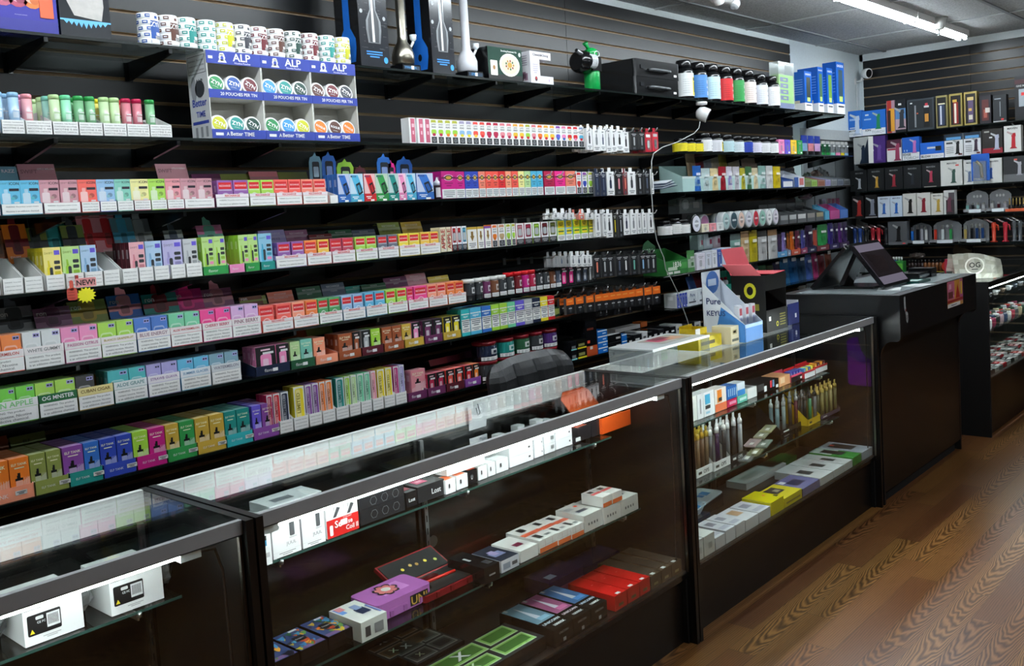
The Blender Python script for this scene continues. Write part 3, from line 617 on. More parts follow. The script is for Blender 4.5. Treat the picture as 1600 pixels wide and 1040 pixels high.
# ---------------- the three-column pouch rack with tins
TINC = {'blue': '1f4f9f', 'green': '1f8a4c', 'maroon': '6e1a26', 'sky blue': '2f8fcf', 'teal': '1d8f88', 'dark green': '18443a', 'brown': '5a2f22', 'charcoal': '3a3d46', 'yellow': 'c8c81c'}
xa, xb = 1.812, 2.476; cw = (xb-xa)/3
rk = thing('pouch_rack', (xa, YW, RZ['r2']+.001), 'white and blue card rack with three columns of round tins', 'on the second shelf', 'display rack', short='the tin rack')
RD, RH = .13, .3065
def col_rack(i):
    m = MB(); w = cw-.001
    m.box(0, w, RD-.003, RD, 0, RH, 'd8d6ce'); m.box(0, .003, 0, RD-.003, 0, RH, 'dddbd4'); m.box(w-.003, w, 0, RD-.003, 0, RH, 'dddbd4')
    for z in (0, .142): m.box(.003, w-.003, .002, RD-.003, z, z+.013, 'd0cec6')
    m.box(.003, w-.003, .002, RD-.003, RH-.003, RH, 'e2e0d8')
    bl = '3547a5'
    for z0, z1, t in ((0, .032, 0), (.142, .172, 1), (RH-.045, RH, 2)):
        m.box(0, w, -.002, 0, z0, z1, bl)
        if t == 0: m.text('A', .055, .068, z0+.009, z1-.009, 'f0f0f0', y=-.0035); m.text('Better', .072, .122, z0+.005, z1-.003, 'f4f4f4', y=-.0035); m.text('TIME', .128, .170, z0+.009, z1-.009, 'f0f0f0', y=-.0035)
        if t == 1: m.text('20 POUCHES PER TIN', w*.2, w*.88, z0+.008, z1-.008, 'f0f0f0', y=-.0035)
        if t == 2:
            m.text('ALP', w*.42, w*.86, z0+.013, z1-.005, 'f6f6f6', y=-.0035); m.text('Nicotine Pouches', w*.5, w*.8, z0+.003, z0+.010, 'e0e0f4', y=-.0035)
            cx = w*.28; m.disc(cx, z0+.022, .013, .012, 'f0f0f0', -.0030); m.fp([(cx-.018, z0+.005), (cx+.018, z0+.005), (cx+.012, z0+.015), (cx-.012, z0+.015)], 'f0f0f0', -.0030); m.fp([(cx-.012, z0+.030), (cx+.012, z0+.030), (cx+.006, z0+.039), (cx-.008, z0+.038)], 'f0f0f0', -.0030); m.disc(cx, z0+.021, .006, .007, bl, -.0034); m.fr(w*.03, w*.11, z0+.016, z0+.026, 'f2f2f2', -.0030)
    m.fr(w*.06, w*.20, .010, .020, 'f2f2f2', -.0030)
    if i == 0:
        X = -.0008; O = Vector((X, 0, 0)); U = Vector((0, -1, 0)); V = Vector((0, 0, 1))
        m.lr(0, RD, 0, RH, 'd4d6d8', X+.0004)
        for y0, y1, z0, z1, c in ((.008, RD-.008, RH-.075, RH-.012, '4a4d52'), (.010, RD-.010, RH-.073, RH-.014, 'd4d6d8'), (.012, RD-.012, .055, .066, bl)): m.lr(y0, y1, z0, z1, c, X if c != 'd4d6d8' else X-.0004)
        O = Vector((X-.0009, RD, 0))
        for k, s in enumerate(('WARNING: This product', 'contains nicotine. Nicotine', 'is an addictive chemical.')): m.text(s, .014, RD-.014, RH-.036-.016*k, RH-.024-.016*k, '33353a', O=O, U=U, V=V, bold=False)
        m.text('Better', .02, RD-.015, .112, .150, bl, O=O, U=U, V=V); m.text('TIME', .04, RD-.03, .074, .106, bl, O=O, U=U, V=V); m.text('ALP', .05, RD-.03, .195, .212, '3a3d42', O=O, U=U, V=V)
        P = [(X-.0006, RD-(.075+.032*math.cos(a)), .178+.030*math.sin(a)) for a in [k*math.pi/8 for k in range(16)]]; m.face(P, '3a3d42')
        P = [(X-.0006, RD-(.035+.018*math.cos(a)), .180+.045*math.sin(a)) for a in [k*math.pi/8 for k in range(16)]]; m.face(P, '9a9da2')
        for k in range(3): m.lr(.02+.034*k, .035+.034*k, .008, .045, '8a8d92', X-.0006)
    return m
for i in range(3): add('rack_column', col_rack(i), rk, (cw*i, 0, 0))
def tin_mesh(c, ang, word='ZYN'):
    def f():
        m = MB(); r, h = .034, .0205; cc = TINC.get(c, c)
        m.lathe([(r*.96, 0), (r, .002), (r, h-.002), (r*.95, h)], 'f4f4f4', seg=26, cols=['f4f4f4', cc if 0 else 'e9ecec', 'f4f4f4'])
        # printed face: local top (z+)
        n = 26; m.face([(r*.80*math.cos(2*math.pi*k/n), r*.80*math.sin(2*math.pi*k/n), h+.0004) for k in range(n)], cc)
        a = math.radians(ang); U = Vector((math.cos(a), math.sin(a), 0)); V = Vector((-math.sin(a), math.cos(a), 0)); O = Vector((0, 0, h+.0009))
        m.text(word, -r*.62, r*.62, -r*.15, r*.32, 'f8f8f8', O=O, U=U, V=V); m.text('pouches', -r*.35, r*.35, -r*.42, -r*.27, lt(cc, .6), O=O, U=U, V=V)
        return m.mesh('pouch_tin')
    return cached(('tin', c, ang, word), f)
def rack_tins(ci, level, cols, word='ZYN'):
    # tins standing on edge, printed face towards the shop, leaning back in overlapping files
    n = len(cols); z = RZ['r2']+.001+(.0135 if level == 0 else .1555)
    for i, c in enumerate(cols):
        x = xa+cw*ci+.0415+i*(cw-.083)/(n-1)
        for k in range(2):
            o = bpy.data.objects.new('pouch_tin', tin_mesh(c, (-24, -12, -30)[i % 3], word)); COLL.objects.link(o)
            # stand on edge: local z -> -y, tilt back
            Rm = Matrix.Rotation(math.radians(-12), 4, 'X') @ Matrix.Rotation(math.pi/2, 4, 'X')
            o.matrix_world = Matrix.Translation((x+k*.006, YW+.032+k*.024+(.0 if i % 2 else .004), z+.0345)) @ Rm
            lv = ('lower', 'upper')[level]; cn = ('left', 'middle', 'right')[ci]
            ds = ('%s-faced round tin' % c) if word == 'ZYN' else 'black and orange tin'
            if k == 0: reg(o, ds, 'in the %s bay, %s rack column' % (lv, cn), 'tin', 'round tins standing in the card rack', 'the %s tin' % c, pos=x)
            else: THINGS.append(dict(o=o, d=ds+' behind front one', w='in the %s bay, %s rack column' % (lv, cn), c='tin', g='round tins standing in the card rack', s='the rear %s tin' % c, p=x+.001))
rack_tins(0, 1, ['green', 'blue', 'maroon']); rack_tins(1, 1, ['sky blue', 'teal', 'dark green']); rack_tins(2, 1, ['brown', 'maroon', 'charcoal'])
rack_tins(0, 0, ['yellow', 'teal', 'dark green']); rack_tins(1, 0, ['green', 'sky blue', 'yellow']); rack_tins(2, 0, ['orange', 'brown', 'orange'], 'ROGUE')
# ---------------- rolls of tins on top
def tin_roll(pa, pb, c, seed, plain=False):
    y = YW+.036; zb = RZ['r1']+.0005; x = SX((pa+pb)/2, y, zb+.05); r = .0345; cc = TINC.get(c, c)
    t = thing('tin_roll', (x, y, zb), '%s and white wrapped roll of five round tins' % c, 'on the top shelf', 'tin roll', 'rolls of tins along the top shelf', short='the %s roll' % c)
    for k in range(5):
        def f():
            m = MB(); m.lathe([(r*.97, 0), (r, .0015), (r, .0195), (r*.97, .0208)], 'f4f4f4', seg=24)
            for a in range(-150, 170, 52):
                a0 = a+((k*17+seed*31) % 40)-20; m.arc(r+.0006, a0, a0+30, .005, .0155, cc, n=4); m.arc(r+.001, a0+6, a0+24, .009, .012, 'f4f4f4', n=2)
            return m.mesh('tin')
        add('tin', f(), t, (0, 0, .021*k))
    if not plain:
        m = MB(); R = r+.0014; m.arc(R, -12, 62, .004, .100, 'f6f6f6', n=8); m.arc(R+.0004, -12, 62, .018, .078, cc, n=8)
        m.arctext('ZYN', R+.0009, 22, .066, .016, 'f8f8f8'); m.arc(R+.0009, 18, 48, .030, .040, 'f4f4f4', n=4); m.arc(R+.0009, 12, 48, .016, .028, 'e8e8e8', n=4)
        for q in range(7): m.arc(R+.0013, 15+4.4*q, 17+4.4*q, .017, .027, '202226', n=1)
        m.arc(R+.0009, 12, 30, .085, .094, cc, n=3); add('wrapper_label', m, t)
for i, (a, b, c) in enumerate([(213, 249, 'blue'), (247, 277, 'brown'), (275, 306, 'teal'), (306, 338, 'teal'), (336, 364, 'yellow'), (363, 390, 'charcoal'), (388, 417, 'maroon'), (416, 443, 'brown'), (443, 470, 'dark green'), (469, 497, 'maroon'), (496, 522, 'teal'), (520, 546, 'yellow')]):
    tin_roll(a, b, c, i, plain=(i == 3))
# ---------------- top shelf: gift boxes, water pipes, cases, bottles
zT = RZ['r1']
m = MB(); x0 = SX(-60, YW, zT); w = SX(93, YW, zT)-x0; m.box(0, w, 0, .10, 0, .26, '4a48a0', 'gloss'); m.fr(0, w, .12, .26, '3f7fc8'); m.fr(0, w, 0, .035, '35348c')
for k, c in enumerate(('c0607a', 'b04a66', 'f07a3a')): cx = w-.155+.042*k; m.disc(cx, .105, .034, .036, c); m.disc(cx, .11, .026, .026, mixc(c, 'white', .35), -.0012); m.disc(cx+.006, .095, .014, .014, mixc(c, 'black', .3), -.0016)
m.box(w-.052, w-.012, -.003, .0, .045, .13, 'e0603a'); m.text('Accessory pieces and benefits', .06+.09, w-.09, .043, .052, 'f0f0ff', bold=False)
solo('gift_box', m, (x0, YW+.003, zT+.0005), 'purple and blue gift box with round fruit pictures', 'on the top shelf', 'gift box', short='the purple gift box')
m = MB(); x0 = SX(97, YW, zT); x1 = SX(176, YW, zT); w = x1-x0
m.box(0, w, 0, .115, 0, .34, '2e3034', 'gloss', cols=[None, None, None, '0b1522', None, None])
m.fp([(w*.1, .30), (w*.12, .12), (w*.28, .065), (w*.82, .055), (w*.88, .10), (w*.86, .31)], 'b8b4b0', -.0012, 'foil')
for k in range(9):
    cx = w*(.12+.095*k); m.fp([(cx-.010, .050), (cx+.010, .050), (cx, .050-(.012+.012*(1-abs(k-4)/4)))], '6ab8ee', -.0014)
m.fr(0, w, .048, .053, '6ab8ee', -.0016); m.lr(.012, .10, .09, .33, '122438', -.0008); m.text('USA', .02, .05, .12, .30, 'c8ccd4', O=Vector((-.0014, .115, 0)), U=Vector((0, -1, 0)), V=Vector((0, 0, 1)), rot=True); m.lr(.01, .1, .03, .05, '2f6a9a', -.0012)
solo('pipe_box', m, (x0, YW+.004, zT+.0005), 'black box with crumpled silver window and blue lace border', 'on the top shelf', 'box', short='the silver-window box')
def beaker_outline(cx, z0, h, w):
    return [(cx-w*.5, z0), (cx+w*.5, z0), (cx+w*.62, z0+h*.12), (cx+w*.6, z0+h*.2), (cx+w*.24, z0+h*.3), (cx+w*.22, z0+h), (cx-w*.22, z0+h), (cx-w*.24, z0+h*.3), (cx-w*.6, z0+h*.2), (cx-w*.62, z0+h*.12)]
def pipe_box(pa, pm, pb, where):
    y = YW+.0; x0 = SX(pm, y, zT); x1 = SX(pb, y, zT); w = x1-x0; m = MB(); D = .15
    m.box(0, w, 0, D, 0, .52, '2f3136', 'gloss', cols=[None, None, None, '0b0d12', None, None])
    for k in range(40):
        a = random.random()*w; b = .05+random.random()*.42; m.fr(a, min(w, a+random.random()*.03), b, b+.0012, '55585e', -.0008)
    m.fp(beaker_outline(w*.5, .095, .45, w*.42), '8a8d90', -.0012, 'metal'); m.fp(beaker_outline(w*.5, .099, .44, w*.30), '3a3d42', -.0015); m.fp([(w*.44, .10), (w*.52, .10), (w*.50, .50), (w*.45, .50)], 'f0f0f0', -.0018)
    for a, b in ((.12, .4), (.14, .3), (.1, .22), (.85, .36), (.88, .2)): m.disc(w*a, b, .008, .009, 'b0b4b8', -.0012, 8)
    textbars(m, w*.2, w*.75, .035, .065, 3, '3a8fe0', -.0012); m.disc(w*.86, .03, .011, .013, '3a9ff0', -.0012); m.disc(w*.2, .46, .016, .018, '3a9ff0', -.0012)
    P = [(-.0012, D-(.075+dx), .02+zz) for dx, zz in beaker_outline(0, .0, .46, .085)]; m.face([(a, b+.0, c) for a, b, c in P], '1d72d8')
    P = [(-.0018, D-(.075+.012*math.cos(a)), .075+.016*math.sin(a)) for a in [k*math.pi/4 for k in range(8)]]; m.face(P, '081020')
    solo('water_pipe_box', m, (x0, y+.004, zT+.0005), 'tall black box printed with a steel beaker pipe', where, 'box', 'tall beaker pipe boxes', short='the beaker box')
pipe_box(520, 566, 611, 'beside the stack of tin rolls'); pipe_box(637, 678, 713, 'beside the white pipe')
def water_pipe(pc, c, mat, txt, desc, w=.033):
    y = YW+.055; x = SX(pc, y, zT+.1)
    t = thing('water_pipe', (x, y, zT+.0005), desc, 'on the top shelf', 'water pipe', 'beaker water pipes', short='the '+desc.split(' beaker')[0]+' pipe')
    m = MB(); m.box(-.052, .052, -.05, .05, 0, .026, '101114', 'gloss'); m.fr(-.045, .045, .004, .020, '16324a', -.0508); m.text(txt, -.040, .028, .007, .018, '4a9ad8', y=-.0515); m.fr(-.004, .012, .005, .02, 'f0f0f0', -.0519); add('stand', m, t)
    m = MB(); m.lathe([(.040, .027), (.048, .035), (.049, .075), (.038, .105), (.022, .128), (.0195, .15), (.0195, .46), (.022, .462)], c, seg=26, mat=mat); add('beaker', m, t)
    m = MB(); m.tube([(.04, -.0, .10), (.065, -.0, .135)], .006, 'e8e8e8', 'gloss'); m.lathe([(.005, 0), (.015, .012), (.016, .03)], 'e8f0f4', seg=10, M=Matrix.Translation((.066, 0, .135))); add('bowl_stem', m, t)
water_pipe(629, 'b9b3a4', 'metal', 'STAINLESS STEEL', 'brushed steel beaker water pipe'); water_pipe(729, 'dfe0e6', 'gloss', 'STEEL', 'glossy white beaker water pipe')
m = MB(); x0 = SX(765, YW, zT); x1 = SX(818, YW, zT); w = x1-x0; h = .15
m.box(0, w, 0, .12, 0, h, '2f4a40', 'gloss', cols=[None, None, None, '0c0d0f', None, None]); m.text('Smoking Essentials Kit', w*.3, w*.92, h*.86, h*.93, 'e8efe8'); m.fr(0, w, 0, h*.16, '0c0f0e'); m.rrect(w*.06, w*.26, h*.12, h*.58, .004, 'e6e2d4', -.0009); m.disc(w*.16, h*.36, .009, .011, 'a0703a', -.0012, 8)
m.disc(w*.62, h*.48, w*.30, h*.36, 'ece6d2', -.0010, 22); m.disc(w*.62, h*.48, w*.24, h*.28, 'd8d0b8', -.0013, 22)
for k in range(9): a = k*2*math.pi/9; m.disc(w*.62+w*.11*math.cos(a), h*.48+h*.13*math.sin(a), .006, .006, ['b07a2a', '3a5a30', '8a3a2a'][k % 3], -.0016, 6)
m.disc(w*.62, h*.48, w*.07, h*.09, 'c89a3a', -.0017, 10); m.disc(w*.93, h*.84, .008, .010, 'f0f4f0', -.001, 10); m.text('3', w*.905, w*.955, h*.80, h*.88, '1e6a40')
solo('accessory_set_box', m, (x0, YW+.003, zT+.0005), 'dark green windowed box showing a cream plate', 'on the top shelf', 'box', short='the green plate box')
x0 = SX(831, YW, zT); x1 = SX(866, YW, zT); w = x1-x0; h = .155; m = MB()
m.prism([(0, 0), (w, 0), (w, .038), (w*.42, .038), (w*.40, .118), (w*.92, .118), (w*.92, h), (0, h)], 0, .09, 'e8e4ea', 'gloss'); m.text('Cheech&Chong', w*.06, w*.86, h*.84, h*.94, '2a2230'); m.disc(w*.22, h*.14, .012, .014, 'f6f6f6', -.001); m.disc(w*.22, h*.14, .010, .012, '4a2a3a', -.0014); m.disc(w*.22, h*.16, .006, .006, 'c83a3a', -.0018); m.disc(w*.8, h*.12, .005, .007, 'b8a0c8', -.001); textbars(m, w*.1, w*.32, h*.3, h*.62, 5, 'b8b0c0')
for k in range(5): m.lr(.02, .07, h*(.85-.07*k), h*(.87-.07*k), '8a7a90')
for k in range(4): m.lr(.02+.012*k, .04+.012*k, h*(.1+.05*(k % 2)), h*(.32+.05*(k % 2)), 'a07a90', -.0008)
solo('grinder_box', m, (x0, YW+.003, zT+.0005), 'pale lilac box with a C-shaped cutaway front', 'on the top shelf', 'box', short='the cutaway box')
# green bottle with gas-mask style pipe
bx = SX(930, YW+.03, zT+.05); t = thing('mask_pipe', (bx, YW+.05, zT+.0005), 'green bottle pipe with black mask head and ribbed hose', 'on the top shelf', 'water pipe', short='the green bottle')
m = MB(); m.lathe([(.040, 0), (.043, .006), (.043, .095), (.041, .1)], '0fae52', seg=24, mat='milky'); add('green_bottle', m, t)
m = MB(); m.box(-.042, .038, -.040, .04, .1, .175, '0b0c0e', 'gloss'); m.lathe([(.045, -.05), (.058, -.03), (.062, .02), (.05, .05)], '0b0c0e', seg=18, M=Matrix.Translation((-.085, 0, .145)) @ Matrix.Rotation(math.pi/2, 4, 'Y') @ Matrix.Rotation(0, 4, 'X')); add('mask_body', m, t)
m = MB()
for k in range(4): m.lathe([(.020, -.004), (.025, 0), (.020, .004)], 'c8ccd0', seg=14, mat='gloss', M=Matrix.Translation((-.075+.013*k, -.05, .145)) @ Matrix.Rotation(math.pi/2, 4, 'Y') @ Matrix.Diagonal((1.5, 1, 1, 1)), cap=False)
add('ribbed_hose', m, t); m = MB(); m.tube([(-.10, -.03, .17), (-.165, -.03, .195)], .011, 'a0a4a8', 'metal'); m.tube([(-.165, -.03, .195), (-.168, -.03, .196)], .009, 'black', 'matte'); add('mouth_tube', m, t)
m = MB(); m.lathe([(.030, .175), (.036, .19), (.034, .215), (.020, .225)], '14a04a', seg=16, mat='gloss'); m.tube([(-.01, -.0, .215), (-.035, -.0, .235), (-.045, 0, .25)], [.010, .010, .016], '14a04a', 'gloss'); add('green_head', m, t)
m = MB(); m.tube([(.004+.022*math.cos(a), -.038, .19+.014*math.sin(a)) for a in [k*math.pi/6 for k in range(13)]], .0022, 'd8f0e0'); add('eye_ring', m, t)
def hard_case(z, desc, sh):
    x0 = SX(950, YW+.13, z+.03); xf = SX(993, YW, z+.03); x1 = SX(1063, YW, z+.03); w = x1-xf
    t = thing('hard_case', (xf, YW+.005, z), desc, 'on the top shelf', 'case', short=sh)
    def shell(z0, z1, r=.018):
        m = MB(); D = .27; pts = []
        for cx, cy, a in ((w-r, r, -90), (w-r, D-r, 0), (r, D-r, 90), (r, r, 180)):
            for k in range(5): q = math.radians(a+22.5*k); pts.append((cx+r*math.cos(q), cy+r*math.sin(q)))
        n = len(pts); m.face([(a, b, z1) for a, b in pts], '131416', 'gloss'); m.face([(a, b, z0) for a, b in reversed(pts)], '131416', 'gloss')
        for i in range(n): j = (i+1) % n; m.face([(*pts[i], z0), (*pts[j], z0), (*pts[j], z1), (*pts[i], z1)], '131416', 'gloss', True)
        return m
    add('lower_shell', shell(0, .052), t); add('lid_shell', shell(.060, .098), t); m = shell(.052, .060, .02); add('rim_band', m, t)
    m = MB(); m.tube([(w*.30, -.002, .042), (w*.31, -.018, .042), (w*.35, -.024, .042), (w*.68, -.024, .042), (w*.72, -.018, .042), (w*.73, -.002, .042)], .008, '55585c', 'gloss'); add('handle', m, t)
    m = MB(); m.box(w*.86, w*.92, -.002, 0, .018, .030, 'f4f4f4'); m.box(w*.12, w*.2, -.004, 0, .045, .066, '26282c', 'gloss'); add('latch', m, t)
hard_case(zT+.0005, 'lower black hard case of the stack of two', 'the lower case'); hard_case(zT+.1, 'upper black hard case of the stack of two', 'the upper case')
def tub(row, pa, pb, h, c, where, desc, yo=0, style=0, capc='141416', grp='labelled bottles on the top shelf', zoff=.0005, r=None, txt=None, cat='bottle', name='supplement_bottle'):
    z = RZ[row]; y = YW+.03+yo; xA, xB = SX(pa, y, z+h/2), SX(pb, y, z+h/2); r = (xB-xA)/2*.97 if r is None else r; r = min(r, .06)
    t = thing(name, ((xA+xB)/2, YW+yo+r+.002, z+zoff), desc, where, cat, grp, short='the '+desc.split(',')[0].split(' with')[0])
    m = MB(); m.lathe([(r*.93, 0), (r, h*.03), (r, h*.70), (r*.92, h*.76), (r*.66, h*.80), (r*.66, h*.83)], '101113', seg=22); add('bottle_body', m, t)
    m = MB(); m.lathe([(r*.74, h*.83), (r*.76, h*.85), (r*.76, h*.97), (r*.70, h)], capc, seg=18); add('cap', m, t)
    m = MB(); R = r+.0007; m.lathe([(R, h*.08), (R, h*.66)], c, seg=22, cap=False, mat='card')
    if style == 1: m.arc(R+.0004, 0, 55, h*.10, h*.56, 'f0d818'); m.arc(R+.0008, 12, 42, h*.18, h*.44, '202020'); m.arc(R+.0008, 4, 50, h*.47, h*.54, '202020')
    for k in range(7): m.arc(R+.0004, -65, -18, h*(.16+.055*k), h*(.175+.055*k), dk(c, .35), n=3)
    if style != 1:
        if txt: m.arctext(txt, R+.0008, 28, h*.48, h*.09, lt(c, .8) if sum(C(c)) < 1.5 else dk(c, .75), maxa=50)
        m.arc(R+.0005, 8, 52, h*.14, h*.24, lt(c, .7) if sum(C(c)) < 1.5 else dk(c, .4)); m.arc(R+.0005, 4, 54, h*.32, h*.36, lt(c, .5) if sum(C(c)) < 1.5 else dk(c, .55))
    add('printed_label', m, t)
W1 = 'at the top shelf far end'
RZ['r1b'] = RZ['r1']
for a, b, c, s, tx in [(1064, 1087, 'off white', 1, 0), (1087, 1107, 'ice blue', 0, '1836'), (1107, 1128, 'c4e2ea', 0, 'blue'), (1128, 1147, 'red', 0, '1836'), (1146, 1165, 'green', 0, '1836'), (1165, 1183, 'f0dcd8', 0, 'peach'), (1183, 1202, 'e0e4ee', 0, 'pure'), (1202, 1221, 'f0eef0', 0, 'kratom')]:
    nm = {'off white': 'white and yellow', 'ice blue': 'blue', 'c4e2ea': 'pale aqua', 'f0dcd8': 'cream and orange', 'e0e4ee': 'pale lavender', 'f0eef0': 'white and red'}.get(c, c)
    tub('r1', a, b, .24 if a < 1180 else .225, c if c != 'ice blue' else '4a86c8', W1, '%s labelled bottle with dark cap' % nm, style=s, txt=tx or None)
def stand_pouch(row, pa, pb, h, c, desc, where, grp, c2=None, yo=.02, cat='pouch', top=None, zoff=.0, name='foil_pouch', lean=.0, mark=True, band=None):
    z = RZ[row]; y = YW+yo; x0, x1 = SX(pa, y, z+h/2), SX(pb, y, z+h/2); w = x1-x0-.001
    m = MB(); N = 6; n0 = 0
    def ring(t):   # t 0..1 height -> outline depth
        dpt = .020*(1-t)**.7+.002; return dpt
    rows_ = []
    for j in range(6):
        t_ = j/5; zz = h*t_; dp = ring(t_); rows_.append([(x, (-dp/2*math.sin(math.pi*(i/6))**.6 if 0 < i < 6 else 0)+.012+zz*lean, zz) for i, x in enumerate([w*q/6 for q in range(7)])])
    for j in range(5):
        for i in range(6):
            cc = c
            if t_ and j == 4: cc = top or dk(c, .15)
            if c2 and j in (1, 2): cc = c2
            if band and j == 0: cc = band
            m.face([rows_[j][i], rows_[j][i+1], rows_[j+1][i+1], rows_[j+1][i]], cc, 'foil', True)
            p = lambda q: (q[0], .024-q[1]+2*q[2]*lean, q[2])
            m.face([p(rows_[j][i+1]), p(rows_[j][i]), p(rows_[j+1][i]), p(rows_[j+1][i+1])], dk(c, .1), 'foil', True)
    if mark: m.fr(w*.25, w*.75, h*.62, h*.72, lt(c, .7), -.0005+h*.6*lean); m.fr(w*.3, w*.6, h*.28, h*.45, dk(c, .4), -.002+h*.2*lean)
    solo(name, m, (x0, y, z+zoff+.0005), desc, where, cat, grp, short='the '+' '.join(desc.split()[:2])+' pouch' if 'pouch' not in desc.split()[:2] else None)
# tall lime tube pack and four blue boxes
x0 = SX(1219, YW, zT); x1 = SX(1243, YW, zT); w = x1-x0; h = ZY(1231, 97, YW)-zT; m = MB()
m.box(.004, w-.004, .006, .06, .02, h*.72, '8ad02c'); m.box(0, w, .004, .065, .0, h*.12, '24459a'); m.box(0, w, .0, .07, 0.0, h*.99, 'e8f0f0', 'clear')
for k in range(4): m.fr(w*.12, w*.62, h*(.18+.13*k), h*(.27+.13*k), '1d3c8a', .004); m.fr(w*.3, w*.5, h*(.21+.13*k), h*(.24+.13*k), '8ad02c', .0035)
solo('clear_pack', m, (x0, YW+.002, zT+.0005), 'clear bag of a tall lime and blue pack', W1, 'pack', short='the lime pack')
for i, (a, f, b, pt, ic) in enumerate([(1244, 1259, 1270, 113, '1a2a20'), (1268, 1280, 1288, 106, '3a6a3a'), (1286, 1294, 1303, 108, '6a9a2a'), (1303, 1309, 1321, 99, '2a4a5a')]):
    xf = SX(f, YW, zT); x1 = SX(b, YW, zT); w = x1-xf; h = ZY(b, pt, YW)-zT; m = MB(); D = .16 if i in (0, 1) else .11
    m.box(0, w, 0, D, 0, h, '1f62c4', 'gloss'); m.box(-.0004, w+.0004, -.0004, D, 0, h*.2, 'f0f0f2'); m.fr(w*.25, w*.78, h*.3, h*.85, ic, -.0012); m.fr(w*.3, w*.72, h*.24, h*.34, 'c8e87a', -.0015); m.text('ONGROK', w*.1, w*.9, h*.9, h*.95, 'e8f0ff'); m.fr(w*.15, w*.85, h*.13, h*.16, '3a3a44', -.0012)
    for k in range(7): m.lr(D*.1, D*.75, h*(.42+.06*k), h*(.435+.06*k), '7aa4e4')
    m.lr(D*.25, D*.8, h*.2, h*.27, 'd0c8b0')
    solo('blue_box', m, (xf, YW+.002, zT+.0005), ['widest-sided short', 'second', 'narrow third', 'tallest'][i]+' blue and white box', W1, 'box', 'blue boxes at the end of the top shelf', short='a blue box')
# ---------------- white drop boxes on the second shelf
for k, a in enumerate((641, 654, 664)):
    m = MB(); xx = SX(a, YW, 1.9); w = .0 or (SX(a+9.6, YW, 1.9)-xx); m.box(0, w, 0, .05, 0, .108, 'f4f2f2'); m.fr(w*.25, w*.9, .004, .104, 'c8607a'); textbars(m, w*.4, w*.8, .03, .09, 2, 'f0c0cc')
    solo('vape_box', m, (xx, YW+.002, RZ['r2']+.0005), 'white box turned to show its pink side', SHN['r2'], 'vape box', 'white drop boxes on the second shelf', short='the pink-sided box')
e = [673, 684, 695, 706, 717, 728, 738.5, 749, 759.5, 770, 780.5, 791, 801, 811, 820.5, 830, 839.5, 849, 858.5, 868, 877, 886, 895, 904, 913]
jc = ['lime', 'lime', 'lime', 'lime', 'ice blue', 'ice blue', 'coral', 'coral', 'cherry', 'cherry', 'rose', 'rose', 'pineapple', 'pineapple', 'lime', 'rose', 'orange', 'pineapple', 'pineapple', 'violet', 'pink', 'red', 'red', 'sky blue']
jc2 = ['cherry', 'cherry', 'orange', 'orange', 'yellow', 'yellow', 'pineapple', 'red', 'cherry', 'cherry', 'cherry', 'cherry', 'red', 'red', 'red', 'cherry', 'red', 'red', 'red', 'blue', 'blue', 'pineapple', 'pink', 'red']
for i in range(24):
    a, b = e[i], e[i+1]; c = jc[i]; z = RZ['r2']; x0, x1 = SX(a, YW+.002, z+.03), SX(b, YW+.002, z+.03); w = x1-x0-.001
    def f():
        m = MB(); m.box(0, w, 0, .045, 0, .106, 'f2f0f0'); style_juice(m, w, .106, c, C(jc2[i])); return m.mesh('vape_box')
    solo('vape_box', cached(('jb', round(w, 3), c, jc2[i]), f), (x0, YW+.002, z+.0005), 'white vape box with %s drop and %s dot' % (c, jc2[i]), SHN['r2'], 'vape box', 'white drop boxes on the second shelf', short='the %s-drop box' % c)
